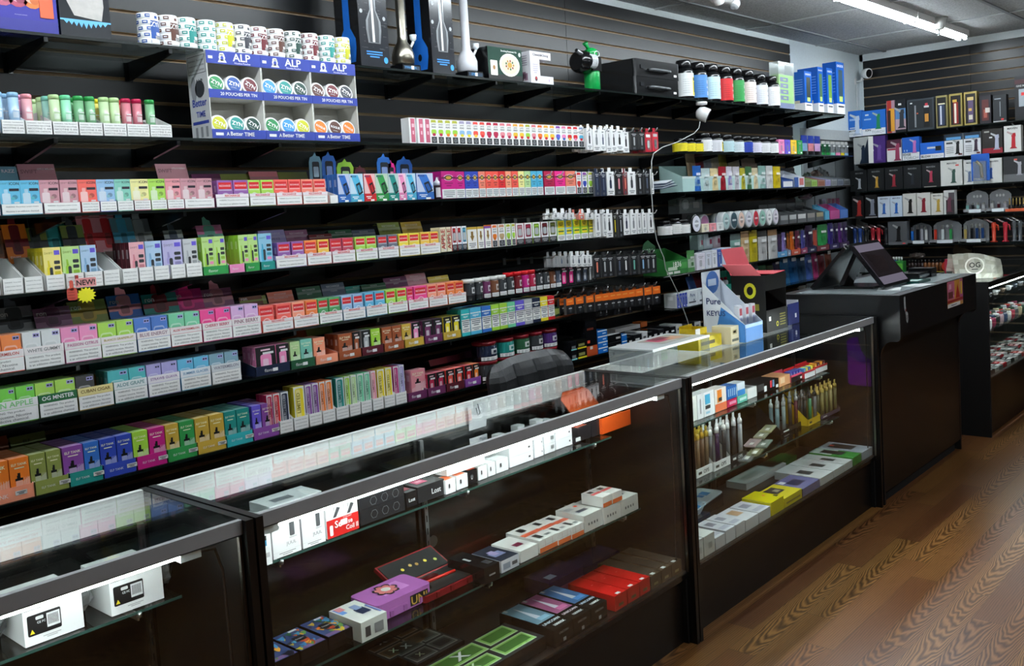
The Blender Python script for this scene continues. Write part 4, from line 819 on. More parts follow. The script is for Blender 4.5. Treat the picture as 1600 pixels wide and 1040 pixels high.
# ---------------- peg hooks and hanging cards
def peg(px, pz_py, y_end=None, row_desc='', L=.33):
    y0 = YD; ye = YW-.04; z = ZY(px, pz_py, ye); x = SX(px, ye, z)
    m = MB(); m.tube([(0, 0, -.018), (0, -.004, 0), (0, -(y0-ye)+.03, .002), (0, -(y0-ye)+.012, .006), (0, -(y0-ye), .022)], .0028, 'd8dadc', 'metal'); m.box(-.012, .012, -.004, 0, -.03, .006, 'c8cacc', 'metal')
    solo('peg_hook', m, (x, y0-.001, z-.02), 'chrome peg hook', row_desc, 'peg hook', 'chrome peg hooks '+row_desc, short='a peg'); return x, z-.02
def hang_card(px, top, bot, wpx, c, row_desc, kind='card', n=3, desc=None, pic='charcoal', yo=.0, peg_py=None, skew=0, grp=None):
    """a file of carded packs hanging on one peg"""
    y = YW-.02+yo; zt = ZY(px, top, y); zb = ZY(px, bot, y); xa_, xb_ = SX(px-wpx/2, y, zt), SX(px+wpx/2, y, zt); w = xb_-xa_; h = zt-zb
    def f():
        m = MB(); dd = .016; m.box(0, w, 0, dd, -h, 0, c, cols=[None, None, None, mixc(c, (.4, .4, .4), .25), None, None]); m.box(w*.3, w*.7, dd*.4, dd*.5, 0, .022, c)
        if kind == 'white': m.rrect(w*.36, w*.64, -h*.72, -h*.34, w*.12, pic, -.0009); m.fp([(w*.42, -h*.34), (w*.58, -h*.34), (w*.55, -h*.2), (w*.45, -h*.2)], dk(pic, .3), -.0009); textbars(m, w*.15, w*.85, -h*.95, -h*.80, 2, 'grey'); textbars(m, w*.2, w*.8, -h*.16, -h*.05, 1, 'grey')
        elif kind == 'black': m.rrect(w*.4, w*.62, -h*.75, -h*.25, w*.1, pic, -.0009); textbars(m, w*.15, w*.85, -h*.2, -h*.06, 2, 'c8c8c8'); m.fr(w*.3, w*.7, -h*.95, -h*.85, '505358')
        elif kind == 'orange': m.fr(0, w, -h*.42, 0, 'f0701c', -.0009); m.fr(w*.2, w*.8, -h*.22, -h*.14, 'f8a050', -.0012); m.rrect(w*.4, w*.62, -h*.9, -h*.5, w*.1, '3a3d42', -.0009); m.fr(w*.3, w*.7, -h*.66, -h*.6, 'c8c8c8', -.0012)
        elif kind == 'blister': m.rrect(w*.2, w*.8, -h*.9, -h*.35, w*.2, 'light grey', -.004, 'clear'); m.rrect(w*.32, w*.68, -h*.8, -h*.42, w*.15, pic, -.0012); m.fr(w*.15, w*.85, -h*.25, -h*.1, lt(pic, .5))
        return m.mesh('hanging_card')
    me = cached(('hc', round(w, 3), round(h, 3), c, kind, pic), f)
    for k in range(n):
        o = bpy.data.objects.new('hanging_card', me); COLL.objects.link(o); o.location = (xa_-k*.004*0+(k*.002), y+k*.045, zt); o.rotation_euler = (0, 0, skew+(.02 if k % 2 else -.015))
        ds = desc or '%s hanging carded pack' % cname(c)
        if k == 0: reg(o, ds, row_desc, 'hanging card', grp or ('hanging cards '+row_desc), 'the '+ds.split(' hanging')[0]+' card')
        else: THINGS.append(dict(o=o, d='%s, %s back' % (ds, ordn(k)), w=row_desc, c='hanging card', g=grp or ('hanging cards '+row_desc), s=ds, p=o.location[0]))
P2 = 'on the second shelf pegs'
for px in (911, 922, 935, 950, 964, 978, 990, 1003, 1015, 1027): peg(px, 200, row_desc=P2)
for px, tp, bt, w, c, kd, ds, pic in [(920, 200, 234, 8, 'f2f2f2', 'white', 'white hanging vape device card', 'charcoal'), (931, 202, 236, 11, 'f0f0f0', 'white', 'white hanging vape device card', 'grey'), (941, 203, 235, 8, 'f2f2f2', 'white', 'white hanging vape device card', 'slate'), (950, 201, 238, 8, 'e8e8e8', 'white', 'white hanging vape device card', 'grey'), (958, 202, 237, 8, 'f2f2f2', 'white', 'white hanging vape device card', 'charcoal'), (967, 203, 235, 11, 'f4f4f4', 'white', 'white hanging vape device card', 'black'), (977, 206, 238, 9, 'f4f4f4', 'white', 'white hanging vape device card', 'charcoal'),
      (990, 207, 234, 10, '141518', 'black', 'black hanging card with grey ring charger', 'light grey'), (1002, 207, 234, 9, '141518', 'black', 'black hanging card with grey ring charger', 'grey'), (1012, 207, 237, 9, 'c01830', 'blister', 'red hanging blister pack', 'white'), (1023, 206, 236, 9, 'c81c34', 'blister', 'red hanging blister pack', 'charcoal')]:
    hang_card(px, tp, bt, w, c, P2, kd, 3, ds, pic)
# ---------------- third shelf
ic = [(-30, 1.5, 'dusty pink'), (1.5, 34, 'sky blue'), (34, 64, 'sky blue'), (64, 95, 'dusty pink'), (96, 124, 'dusty pink'), (124, 153, 'coral'), (153, 181, 'blue'), (181, 206, 'aqua'), (206, 234, 'pale yellow'), (234, 260, 'lime'), (260, 284, 'rose'), (284, 308.5, 'dusty pink'), (308.5, 333, 'dusty pink')]
ic = [(a, b, {'blue': 'ice blue'}.get(c, c)) for a, b, c in ic]
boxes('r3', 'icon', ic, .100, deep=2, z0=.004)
for a, b, c in [(-60, 2, 'dusty pink'), (3, 68, 'sky blue'), (69, 127, 'dusty pink'), (128, 157, 'coral'), (157, 184, 'royal blue'), (184, 210, 'aqua'), (210, 237, 'cherry'), (237, 262, 'lime'), (262, 289, 'cherry'), (289, 336, 'dusty pink')]:
    T('r3', a, b, c, .034, .060, .2, lines=2 if b-a > 40 else 3)
SW = lambda c, s: [('SWIFT', .06, .5, .55, .85, dk(c, .5)), ('7500', .12, .42, .12, .42, 'f4f4f4'), (s, .5, .95, .7, .9, 'f0e0e4')]
LID('r3', -60, 33, 257, 'steel blue', SW('steel blue', 'BLUE RAZZ')); LID('r3', 34, 93, 253, 'dusty pink', SW('dusty pink', 'APPLE MELON'), c2=None); LID('r3', 250, 299, 253, 'dusty pink', SW('dusty pink', 'STRAWBERRY'))
rz3 = [(341, 365, 'purple'), (366, 389, 'purple'), (389, 408, 'lime'), (409, 429, 'lime'), (429, 451, 'coral'), (452, 471, 'coral'), (472, 490, 'salmon'), (491, 510, 'salmon')]
boxes('r3', 'razz', rz3, .092, deep=2, z0=.004)
for a, b, c in [(338, 390, 'plum'), (391, 432, 'olive'), (433, 473, 'coral'), (474, 513, 'salmon')]: T('r3', a, b, c, .046, .062, .2, lab_h=.034, band='f2e8ec', title='RECHARGE', lines=2)
LID('r3', 303, 348, 270, 'plum', c2='mauve'); LID('r3', 348, 394, 270, 'olive'); LID('r3', 393, 438, 266, 'rose', c2='dusty pink'); LID('r3', 438, 484, 267, 'olive')
T('r3', 516, 529, 'white', .03, .062, .2, label=None)
ph = [(529, 548, 'blue'), (548, 569, 'sky blue'), (570, 588, 'red'), (588, 608, 'green'), (608, 624, 'teal'), (624, 636, 'pink'), (636, 651, 'sky blue'), (652, 678, 'blue')]
for a, b, c in ph: put_box('r3', 'phone', a, b, c, .112, deep=3, y0=.001, d=.03)
for a, b, pt, c in [(484, 504, 238, 'steel blue'), (504, 526, 237, 'blue'), (527, 553, 248, 'lime'), (554, 572, 258, 'maroon'), (590, 612, 240, 'blue'), (606, 618, 250, 'hot pink'), (620, 645, 244, 'blue')]:
    z = RZ['r3']+.004; y = YW+.10; x0 = SX(a, y, z+.12); w = SX(b, y, z+.12)-x0; h = ZY((a+b)/2, pt, y)-z; m = MB(); Mx = Matrix.Rotation(.25, 4, 'Y')
    m.prism([(0, .07), (w*.9, .07), (w, h*.8), (w*.85, h*.92), (w*.6, h*.93), (w*.5, h), (w*.35, h*.93), (w*.1, h*.9), (0, h*.8)], 0, .003, c); m.rrect(w*.22, w*.78, h*.45, h*.82, w*.1, '20242c', -.0008); m.rrect(w*.3, w*.7, h*.52, h*.72, w*.06, lt(c, .3), -.0012)
    o = add('header_card', m, min(TR['r3'], key=lambda t: abs(t[0]-SX(520, YW, z)))[2], None); p = o.parent; o.location = (x0-p.location[0], .10 if 0 else y-p.location[1], z-p.location[2]); o['label'] = '%s screen-shaped header card' % c
x = SX(685, YW+.03, 1.65); t = thing('liquid_bottle', (x, YW+.03, RZ['r3']+.0005), 'white dropper bottle with dark label', SHN['r3'], 'bottle', short='the white bottle')
m = MB(); m.lathe([(.019, 0), (.020, .003), (.020, .062)], '3a2c30', seg=16); m.arc(.0206, -70, 70, .010, .052, 'e0dcdc'); add('bottle', m, t); m = MB(); m.lathe([(.019, .062), (.019, .078), (.010, .083), (.005, .098)], 'f2f2f2', seg=14); add('cap', m, t)
put_box('r3', 'egg', 691, 713, 'magenta', .120, deep=2, y0=.001, d=.05)
eg = [(713, 727, 'magenta'), (727.5, 738, 'royal blue'), (738, 748.5, 'royal blue'), (749, 759.5, 'salmon'), (760, 770, 'coral'), (770, 780, 'coral'), (780, 790.5, 'red'), (791, 800, 'peach'), (800.5, 810.5, 'coral'), (811, 820, 'pale yellow'), (820.5, 830, 'pale green'), (830.5, 839.5, 'sky blue'), (840, 849, 'sky blue')]
boxes('r3', 'egg', eg, .118, deep=2, y0=.001, d=.05)
for a, b, c in [(851, 867, 'cherry'), (868, 884, 'hot pink'), (884.5, 900, 'salmon')]: put_box('r3', 'egg', a, b, c, .117, deep=1, y0=.001, d=.05, what='wide box with cartoon badge')
boxes('r3', 'juice', [(901, 909, 'red'), (910, 918, 'royal blue'), (919, 927.5, 'lime')], .112, deep=1, y0=.001, d=.05)
P3 = 'on the third shelf pegs'
for px in (862, 880, 900, 920, 941, 962, 978, 997, 1010, 1027): peg(px, 268, row_desc=P3)
for px, tp, bt, w, c, kd, ds, pic in [(932, 269, 306, 7, '18243e', 'black', 'navy hanging vape card', 'slate'), (942, 270, 306, 8, '18243e', 'black', 'navy hanging vape card', 'slate'), (953, 268, 305, 11, 'f2f2f2', 'white', 'white hanging vape card', 'navy'), (966, 270, 304, 11, '101114', 'black', 'black hanging vape card', 'rose'), (976, 269, 304, 6, '7a2c34', 'black', 'dark red hanging vape card', 'salmon'), (986, 268, 304, 12, 'f2f2f2', 'white', 'white hanging vape card', 'charcoal'), (999, 269, 304, 9, '101114', 'black', 'black hanging vape card', 'light grey'), (1010, 269, 303, 9, '15171c', 'black', 'black hanging vape card', 'slate'), (1018, 270, 303, 5, 'f0f0f0', 'white', 'white hanging vape card', 'grey')]:
    hang_card(px, tp, bt, w, c, P3, kd, 3, ds, pic)

# ---------------- fourth shelf
sw = [(71, 99, 'yellow'), (100, 128, 'lime'), (129, 154, 'ice blue'), (205, 229, 'rose'), (230, 255, 'ice blue'), (257, 287, 'lavender'), (289, 311, 'light grey')]
for a, b, c in sw: put_box('r4', 'swift', a, b, c, .118, deep=4 if a in (71, 205) else 2, z0=.014, side='maroon' if a == 205 else None)
for a, b, c in [(-40, 2, 'white'), (5, 38, 'white'), (39, 69, 'white'), (73, 103, 'white'), (104, 133, 'white'), (134, 162, 'white'), (163, 189, 'white'), (192, 217, 'white'), (218, 241, 'white'), (242, 266, 'white'), (268, 291, 'white'), (292, 317, 'white')]:
    T('r4', a, b, c, .047, .105, .22, lab_h=.045)
for a, b, pt, c, c2 in [(-12, 20, 356, 'rust', 'brown'), (14, 52, 346, 'orange', 'dark red'), (45, 82, 352, 'olive', 'charcoal'), (73, 114, 346, 'teal', 'turquoise'), (104, 140, 348, 'olive', 'charcoal'), (132, 164, 336, 'rose', 'red'), (160, 192, 335, 'rose', 'red'), (184, 218, 336, 'steel blue', 'sky blue'), (209, 245, 338, 'grey', 'light grey'), (262, 292, 357, 'light grey', 'slate')]:
    LID('r4', a, b, pt, c, [('SWIFT', .1, .55, .08, .22, lt(c, .7))], shape='device', c2=c2)
for a, b, c in [(318, 336, 'lime'), (336, 354, 'lime'), (375, 390, 'lime'), (390, 405, 'lime'), (406, 427, 'sky blue')]: put_box('r4', 'tank' if 0 else 'swift', a, b, c, .112, deep=3, z0=.022)
for a, b, c in [(318, 358, 'green'), (359, 383, 'pink'), (384, 407, 'green'), (408, 431, 'teal')]: T('r4', a, b, c, .03, .08, .2, label=None)
LID('r4', 314, 354, 349, 'pink', shape='device', c2='aqua')
rz4 = [(435, 455, 'purple'), (457, 476, 'purple'), (477, 496, 'orange'), (498, 515, 'pineapple'), (517, 535, 'cherry'), (536, 553, 'cherry'), (556, 572, 'lime'), (573, 589, 'lime'), (591, 606, 'slate'), (607, 622, 'slate'), (624, 639, 'yellow'), (640, 656, 'yellow'), (658, 672, 'pineapple'), (673, 686, 'pineapple')]
boxes('r4', 'razz', rz4, .092, deep=2, z0=.004)
for a, b, c in [(432, 480, 'lavender'), (481, 519, 'salmon'), (520, 556, 'rose'), (557, 591, 'lime'), (592, 624, 'slate'), (625, 657, 'yellow'), (657.5, 689, 'pale yellow')]: T('r4', a, b, c, .046, .062, .2, lab_h=.034, band='efe6ea', title='RECHARGE', lines=2)
for a, b, pt, c, s in [(408, 449, 358, 'lavender', 'GRAPE ICE'), (449, 484, 358, 'mauve', 'BERRY'), (484, 520, 365, 'dark red', ''), (516, 552, 358, 'dark green', 'LIME'), (552, 588, 358, 'slate', 'PLUM'), (594, 628, 346, 'olive', 'FROZEN LEMON'), (630, 662, 345, 'gold', 'PINEAPPLE')]:
    LID('r4', a, b, pt, c, [('RECHARGE', .15, .85, .66, .82, lt(c, .5))]+([(s, .15, .85, .3, .44, dk(c, .5))] if s else []), c2=lt(c, .2))
for a, b in ((689, 698), (699, 706)):
    put_box('r4', 'plain', a, b, 'cream', .108, deep=1, y0=.001, d=.06, what='narrow box with vertical red lettering')
    x0, x1 = SX(a, YW, 1.45), SX(b, YW, 1.45); m = MB(); m.text('APPLE', .001, (x1-x0)*.8, .01, .1, 'b03a2a', y=-.0015, rot=True); o = add('printed_lettering', m, None, (0, -.0005, 0)); o.parent = THINGS[-1]['o']
boxes('r4', 'window', [(707, 714.5, 'red'), (715, 722, 'red'), (722.5, 730, 'sky blue')], .108, deep=1, y0=.001, d=.05)
boxes('r4', 'gold', [(731, 746, 'gold'), (747, 757, 'gold'), (758, 768, 'purple')], .100, deep=1, y0=.001, d=.05)
boxes('r4', 'juice', [(769, 778, 'orange'), (779, 790, 'tan'), (791, 799, 'lime'), (800, 806, 'lime')], .105, deep=1, y0=.001, d=.05)
boxes('r4', 'window', [(807, 819, 'rose'), (820, 832, 'cherry'), (833, 845, 'lime'), (846, 857.5, 'dark red'), (858.5, 870, 'olive')], .102, deep=2, y0=.001, d=.04)
boxes('r4', 'yellowtop', [(871, 883, 'pale green'), (884, 895, 'ice blue'), (896, 907, 'lime'), (908, 919, 'lime'), (920, 929, 'olive')], .104, deep=2, y0=.001, d=.03)
P4 = 'on the fourth shelf pegs'
for px in (866, 885, 905, 925, 945, 965, 985, 1005, 1026): peg(px, 330+(px-866)*-.01, row_desc=P4)
for px, tp, bt, w, c, kd, ds, pic in [(868, 332, 342, 12, 'f2f2f2', 'white', 'small white hanging coil pack', 'grey'), (880, 332, 342, 11, 'f2f2f2', 'white', 'small white hanging coil pack', 'grey'), (892, 332, 343, 9, 'e0e0e0', 'black', 'small white hanging coil pack', 'grey'), (908, 333, 343, 8, 'e07a6a', 'blister', 'small coral hanging coil pack', 'white'), (921, 332, 343, 12, 'ececec', 'white', 'small white hanging coil pack', 'grey'),
    (933, 334, 370, 8, 'f2f2f2', 'white', 'tall white hanging pen card', 'grey'), (944, 333, 369, 6, 'e8e8e8', 'white', 'tall white hanging pen card', 'grey'), (951, 333, 371, 10, 'f4f4f4', 'white', 'tall white hanging pen card', 'charcoal'), (960, 334, 372, 5, '1a1a14', 'black', 'tall black and yellow hanging pen card', 'yellow'), (969, 334, 371, 7, '141518', 'black', 'tall black hanging pen card', 'light grey'), (978, 333, 367, 9, 'f2f2f2', 'white', 'tall white hanging pen card', 'navy'), (989, 333, 366, 9, 'f0f0f0', 'white', 'tall white hanging pen card', 'grey'), (998, 333, 365, 6, 'e8e8e8', 'white', 'tall white hanging pen card', 'grey'), (1006, 333, 364, 6, 'f0f0f0', 'white', 'tall white hanging pen card', 'grey'), (1016, 332, 364, 9, 'f4f4f4', 'white', 'tall white hanging pen card', 'charcoal')]:
    hang_card(px, tp, bt, w, c, P4, kd, 3 if bt > 350 else 2, ds, pic)
P5 = 'above the fifth shelf'
for px in (868, 890, 910, 930, 950, 970, 990, 1005, 1022): peg(px, 397-(px-868)*.04, row_desc=P5)
for i, px in enumerate((868, 877, 886, 895, 904, 913, 920)): hang_card(px, 400-(px-868)*.03, 417-(px-868)*.02, 8.5, 'ececec' if px > 890 else '9a9a9a', P5, 'white', 2, 'small white hanging cartridge pack', ['grey', 'slate', 'charcoal'][i % 3])
for i, px in enumerate((932, 944, 953, 967, 977, 990, 1004, 1012, 1020)): hang_card(px, 401-(px-932)*.05, 434-(px-932)*.09, 10, '121317', P5, 'black', 3, 'black hanging battery card', ['salmon', 'light grey', 'light grey', 'slate', 'white', 'aqua', 'ice blue', 'grey', 'light grey'][i])
# ---------------- fifth shelf
s5 = [(-30, 4, 'orange'), (5, 36, 'orange'), (38, 67, 'off white'), (68, 97, 'off white'), (98, 126, 'pink'), (127, 155, 'pink'), (156, 184, 'lime'), (185, 211, 'lime'), (212, 238, 'blue'), (239, 264, 'blue'), (266, 290, 'mint'), (291, 314, 'mint'), (315, 338, 'hot pink'), (339, 362, 'hot pink'), (363, 383, 'lilac'), (384, 405, 'lilac')]
s5 = [(a, b, c) for a, b, c in s5]
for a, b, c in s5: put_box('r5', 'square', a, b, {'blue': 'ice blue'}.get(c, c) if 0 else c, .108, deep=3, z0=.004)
tt = [(-60, 40, 'coral', 'LUSCIOUS WATERMELON', 'c8504a'), (40, 102, 'off white', 'WHITE GUMMY', '8a8a8a'), (103, 160, 'pink', 'PASSION CITRUS', 'b85a8a'), (160, 215, 'lime', 'BLANCO GRAPEFRUIT', 'b8a03a'), (216, 268, 'blue', 'BLUE ENERGY', 'a07a8a'), (268, 317, 'red', 'ALOE WATERMELON', 'c03a3a'), (318, 364, 'hot pink', 'CHERRY BERRY', 'c03a5a'), (364, 409, 'pink', 'PINK BERRY', '9a6a7a')]
for a, b, c, s, tc in tt: T('r5', a, b, c, .066, .088, .2, lab_h=.043, band='f2ecec', title=s, tc=tc)
for a, b, pt, c, c2 in [(-2, 58, 477, 'grey', 'charcoal'), (58, 116, 478, 'mauve', 'plum'), (112, 172, 467, 'olive', 'gold'), (174, 226, 458, 'blue', 'rose'), (228, 283, 456, 'teal', 'dark red'), (272, 322, 450, 'magenta', 'hot pink'), (321, 368, 449, 'mauve', 'dusty pink'), (376, 412, 462, 'brown', 'olive')]:
    LID('r5', a, b, pt, c, [('ron', .08, .34, .62, .88, lt(c, .7))], shape='device' if a != 376 else None, c2=c2)
rz5 = [(406, 429, 'red'), (433, 456, 'red'), (458, 477, 'peach'), (479, 497, 'orange'), (498, 514, 'green'), (515, 532, 'green'), (535, 551, 'ice blue'), (553, 568, 'ice blue'), (571, 585, 'sky blue'), (587, 602, 'sky blue'), (604, 619, 'lime'), (621, 636, 'lime'), (637, 646, 'hot pink'), (648, 668, 'hot pink'), (669, 683, 'peach'), (684, 697, 'peach'), (699, 711, 'orange'), (712, 725, 'orange')]
boxes('r5', 'razz', [(a, b, {'red': 'coral'}.get(c, c)) for a, b, c in rz5], .094, deep=3, z0=.004)
for a, b, c in [(411, 459, 'salmon'), (460, 499, 'peach'), (500, 536, 'green'), (537, 572, 'ice blue'), (573, 606, 'sky blue'), (607, 638, 'lime'), (639, 670, 'hot pink'), (671, 700, 'peach'), (701, 729, 'orange')]: T('r5', a, b, c, .044, .060, .2, lab_h=.033, band='efe6e6', title='RECHARGE', lines=2)
for a, b, pt, c, s in [(385, 418, 462, 'olive', ''), (420, 460, 454, 'salmon', 'WATERMELON'), (466, 504, 447, 'dark green', 'MINT'), (505, 541, 441, 'slate', 'CLEAR'), (541, 575, 448, 'teal', ''), (566, 604, 444, 'dark green', ''), (602, 638, 432, 'plum', 'BERRY'), (636, 668, 426, 'dusty pink', 'PEACH'), (670, 702, 433, 'gold', '')]:
    LID('r5', a, b, pt, c, [('RECHARGE', .15, .85, .66, .82, lt(c, .5))]+([(s, .15, .85, .3, .44, lt(c, .4))] if s else []), c2=lt(c, .15))
def pill_jar(row, a, b, c, h, desc, capc='white', zoff=.0005, yo=.0, where=None, lowlab=True, cat='jar', grp=None, r=None, red=False):
    z = RZ[row]; yy = YW+yo+.02; xA, xB = SX(a, yy, z+h/2), SX(b, yy, z+h/2); r = r or (xB-xA)/2*.97
    t = thing('jar', ((xA+xB)/2, YW+yo+r+.001, z+zoff), desc, where or SHN[row], cat, grp or 'printed jars '+(where or SHN[row]), short='the '+desc.split(' jar')[0].split(' tube')[0]+' jar')
    m = MB(); m.lathe([(r*.98, 0), (r, .003), (r, h*.82)], mixc(c, (0, 0, 0), .5), seg=18); add('jar_body', m, t)
    m = MB(); m.lathe([(r*1.02, h*.82), (r*1.02, h*.98), (r*.95, h)], capc, seg=18); add('lid', m, t)
    m = MB(); R = r+.0007; m.arc(R, -80, 80, h*.25, h*.78, c, n=8); m.arc(R+.0005, -12, 34, h*.34, h*.62, lt(c, .65), n=3); m.arc(R+.0009, 0, 22, h*.4, h*.54, dk(c, .4), n=3)
    if lowlab: m.arc(R+.0005, -60, 50, h*.03, h*.22, 'f0f0f0', n=6); [m.arc(R+.0009, -50, 40, h*(.05+.05*k), h*(.07+.05*k), '8a8d90', n=4) for k in range(3)]
    add('printed_label', m, t)
for a, b, c, cp, ds in [(727, 741, 'charcoal', 'white', 'charcoal jar with white lid'), (742, 753, 'charcoal', 'white', 'charcoal jar with white lid'), (753.5, 765, 'plum', 'white', 'plum jar with white lid'), (766, 778, 'brown', 'white', 'brown and orange jar with white lid'), (778.5, 790, 'charcoal', 'white', 'charcoal jar with white lid'), (790.5, 802, 'charcoal', 'red', 'charcoal tube with red lid'), (803, 814, 'dark red', 'red', 'dark red tube with red lid'), (815, 825, 'magenta', 'red', 'magenta tube with red lid'), (825.5, 835, 'cherry', 'red', 'cherry tube with red lid'),
     (836, 846, 'charcoal', 'black', 'black tube with black cap'), (846.5, 857, 'charcoal', 'black', 'black tube with black cap'), (857.5, 866, 'brown', 'black', 'brown tube with black cap'), (866.5, 875, 'slate', 'black', 'slate tube with black cap')]:
    pill_jar('r5', a, b, c, .098 if b < 800 else .105, ds, cp, lowlab=b > 760)
boxes('r5', 'dark', [(876, 887, 'hot pink'), (887.5, 898, 'hot pink')], .098, deep=2, y0=.001, d=.03, side='magenta')
boxes('r5', 'dark', [(899, 909, 'slate'), (909.5, 919, 'slate'), (919.5, 925.5, 'light grey'), (926, 932, 'light grey')], .098, deep=2, y0=.001, d=.03)
# ---------------- sixth shelf
s6 = [(-26, 2, 'bright green'), (3, 27, 'bright green'), (28, 57, 'bright green'), (58, 88, 'lime'), (89, 120, 'lime'), (121, 150, 'black'), (171, 203, 'turquoise'), (204, 230, 'turquoise'), (231, 254, 'lavender'), (255, 279, 'lavender'), (280, 304, 'sky blue'), (305, 328, 'sky blue'), (329, 352, 'steel blue'), (353, 374, 'steel blue')]
for a, b, c in s6: put_box('r6', 'square', a, b, c, .104, deep=3 if c != "black" else 1, z0=.004)
for a, b, c, s, tc, bd in [(-40, 62, 'bright green', 'GREEN APPLE', '8ad08a', 'efeeee'), (63, 123, 'dark green', 'OG MNSTER', 'f4f4f4', '1f6a3a'), (124, 179, 'gold', 'CUBAN CIGAR', '7a5a1a', 'ecdf9a'), (180, 232, 'teal', 'ALOE GRAPE', '6a9a9a', 'e8eeee'), (233, 283, 'lavender', 'STRAWB GUAVA', 'a07ab0', 'f0ecf0'), (284, 331, 'sky blue', 'SUMMER GLACIER', '6a9ac0', 'eaf0f4'), (332, 378, 'light grey', 'WATERMELON', '8a8a9a', 'd8dde0')]:
    T('r6', a, b, c, .070, .09, .2, lab_h=.045, band=bd, title=s, tc=tc)
for a, b, pt, c in [(20, 60, 580, 'charcoal'), (-30, 24, 583, 'dark green'), (84, 136, 572, 'charcoal'), (140, 192, 558, 'teal'), (188, 240, 552, 'slate'), (244, 290, 548, 'navy'), (292, 338, 540, 'slate')]: LID('r6', a, b, pt, c)
d6 = [(401, 432, 'navy', 'slate', .100), (433, 453, 'navy', 'slate', .100), (455, 470, 'pale green', None, .100), (471, 489, 'aqua', None, .103), (491, 509, 'peach', None, .100), (530, 551, 'rust', None, .098), (552, 564, 'brown', None, .098), (566, 580, 'slate', None, .098), (581, 595, 'lime', None, .098), (598, 613, 'rust', None, .096), (614, 628, 'rust', None, .096), (629, 643, 'gold', None, .096), (644, 657, 'navy', None, .096), (661, 677, 'plum', None, .096), (678, 692, 'plum', None, .096), (694, 706, 'yellow', None, .096), (707, 720, 'yellow', None, .096)]
for a, b, c, s, h in d6:
    dark = c in ('navy', 'slate', 'plum', 'yellow', 'brown')
    put_box('r6', 'dark' if dark else 'tank', a, b, {'navy': 'pink', 'slate': 'light grey', 'brown': 'rust'}.get(c, c) if dark else c, h, deep=3, z0=.004)
for a, b, c in [(400, 454, 'navy'), (455, 493, 'dark green'), (494, 529, 'peach'), (530, 565, 'rust'), (566, 600, 'maroon'), (601, 632, 'rust'), (633, 663, 'gold'), (664, 692, 'plum'), (693, 721, 'gold')]:
    T('r6', a, b, c, .034, .055, .2, label=None, what=cname(c)+' tray with a price tag')
    x0 = SX((a+b)/2, YW, 1.03)-.002; m = MB(); m.fr(0, .022, 0, .012, 'f4f4f4', 0); o = add('price_tag', m, TR['r6'][-1][2], (x0-TR['r6'][-1][0], -.0012, .009))
for a, b, pt, c in [(440, 486, 518, 'rust'), (480, 520, 510, 'olive'), (555, 588, 502, 'dark red'), (582, 620, 498, 'grey'), (616, 646, 493, 'dark red')]: LID('r6', a, b, pt, c)
bk = [(722, 735, 'turquoise', 3), (736, 753, 'sky blue', 4), (754, 768, 'blue', 4), (769, 781, 'lime', 4), (782, 793.5, 'lime', 4), (794, 806, 'mint', 4), (806.5, 820, 'violet', 4), (820.5, 832.5, 'light grey', 4), (833, 845, 'navy', 4), (845.5, 856.5, 'yellow', 4), (857, 867, 'red', 4)]
for a, b, c, n in bk: put_box('r6', 'block', a, b, c, .120, deep=n, y0=.001, d=.03, z0=.001)
x0 = SX(868, YW, 1.0); m = MB(); m.box(0, .26, 0, .2, 0, .003, 'rust'); m.box(0, .10, .01, .1, .003, .05, 'dark green', 'milky'); m.fp([(.01, .01), (.09, .02), (.08, .045), (.02, .045)], 'olive', .009)
solo('open_carton', m, (x0, YW+.02, RZ['r6']+.001), 'flattened rust carton with green clear bag', SHN['r6'], 'carton', short='the rust carton')
P6 = 'above the sixth shelf'
for px in (872, 892, 912, 932, 950, 970, 990, 1008, 1026): peg(px, 456-(px-872)*.10, row_desc=P6)
for i, px in enumerate((890, 905, 921, 935, 946, 957, 966, 976, 986, 998, 1012, 1025)):
    hang_card(px, 466-(px-890)*.14, 491-(px-890)*.12, 11.5, '101115', P6, 'orange', 3, 'black hanging card with orange top', grp='orange-topped cards above the sixth shelf')
for i, px in enumerate((938, 947, 966, 984, 1013)): hang_card(px, 478-(px-938)*.1, 494-(px-938)*.12, 7, '0d0e10', P6, 'black', 1, 'small black hanging cable card', 'light grey', yo=.02)
# ---------------- lowest shelf
s7 = [(-30, 17, 'orange'), (18, 49, 'orange'), (50, 75, 'olive'), (76, 99, 'olive'), (101, 133, 'purple'), (134, 158, 'blue'), (159, 184, 'royal blue'), (185, 209, 'royal blue'), (210, 234, 'lime'), (235, 260, 'magenta'), (261, 282, 'gold'), (283, 306, 'green'), (307, 329, 'gold'), (330, 352, 'gold'), (353, 371, 'teal'), (372, 392, 'teal'), (396, 410, 'violet'), (411, 429, 'purple')]
s7c2 = {0: 'peach', 2: 'lime', 4: 'lavender', 5: 'green', 6: 'red', 7: 'coral', 8: 'yellow', 9: 'pink', 10: 'pink', 11: 'pale green', 12: 'orange', 13: 'yellow', 17: 'mint'}
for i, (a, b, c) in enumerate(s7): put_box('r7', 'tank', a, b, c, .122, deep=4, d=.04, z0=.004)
for a, b, c in [(-50, 55, 'peach'), (56, 109, 'olive'), (110, 162, 'teal'), (163, 214, 'royal blue'), (215, 262, 'magenta'), (263, 309, 'green'), (310, 354, 'gold'), (355, 396, 'turquoise'), (397, 437, 'purple')]:
    T('r7', a, b, c, .043, .065, .2, label=None)
    x0 = (TR['r7'][-1][1]-TR['r7'][-1][0]); m = MB(); m.fr(0, .034, 0, .013, 'd8d8d4', 0); textbars(m, .004, .03, .002, .011, 2, '5a5a5a')
    add('price_tag', m, TR['r7'][-1][2], (x0*.70, -.0011, .016))
LID('r7', -40, 18, 684, 'rust'); LID('r7', 20, 76, 677, 'olive', [('ELF', .3, .6, .6, .75, '4a5a2a')])
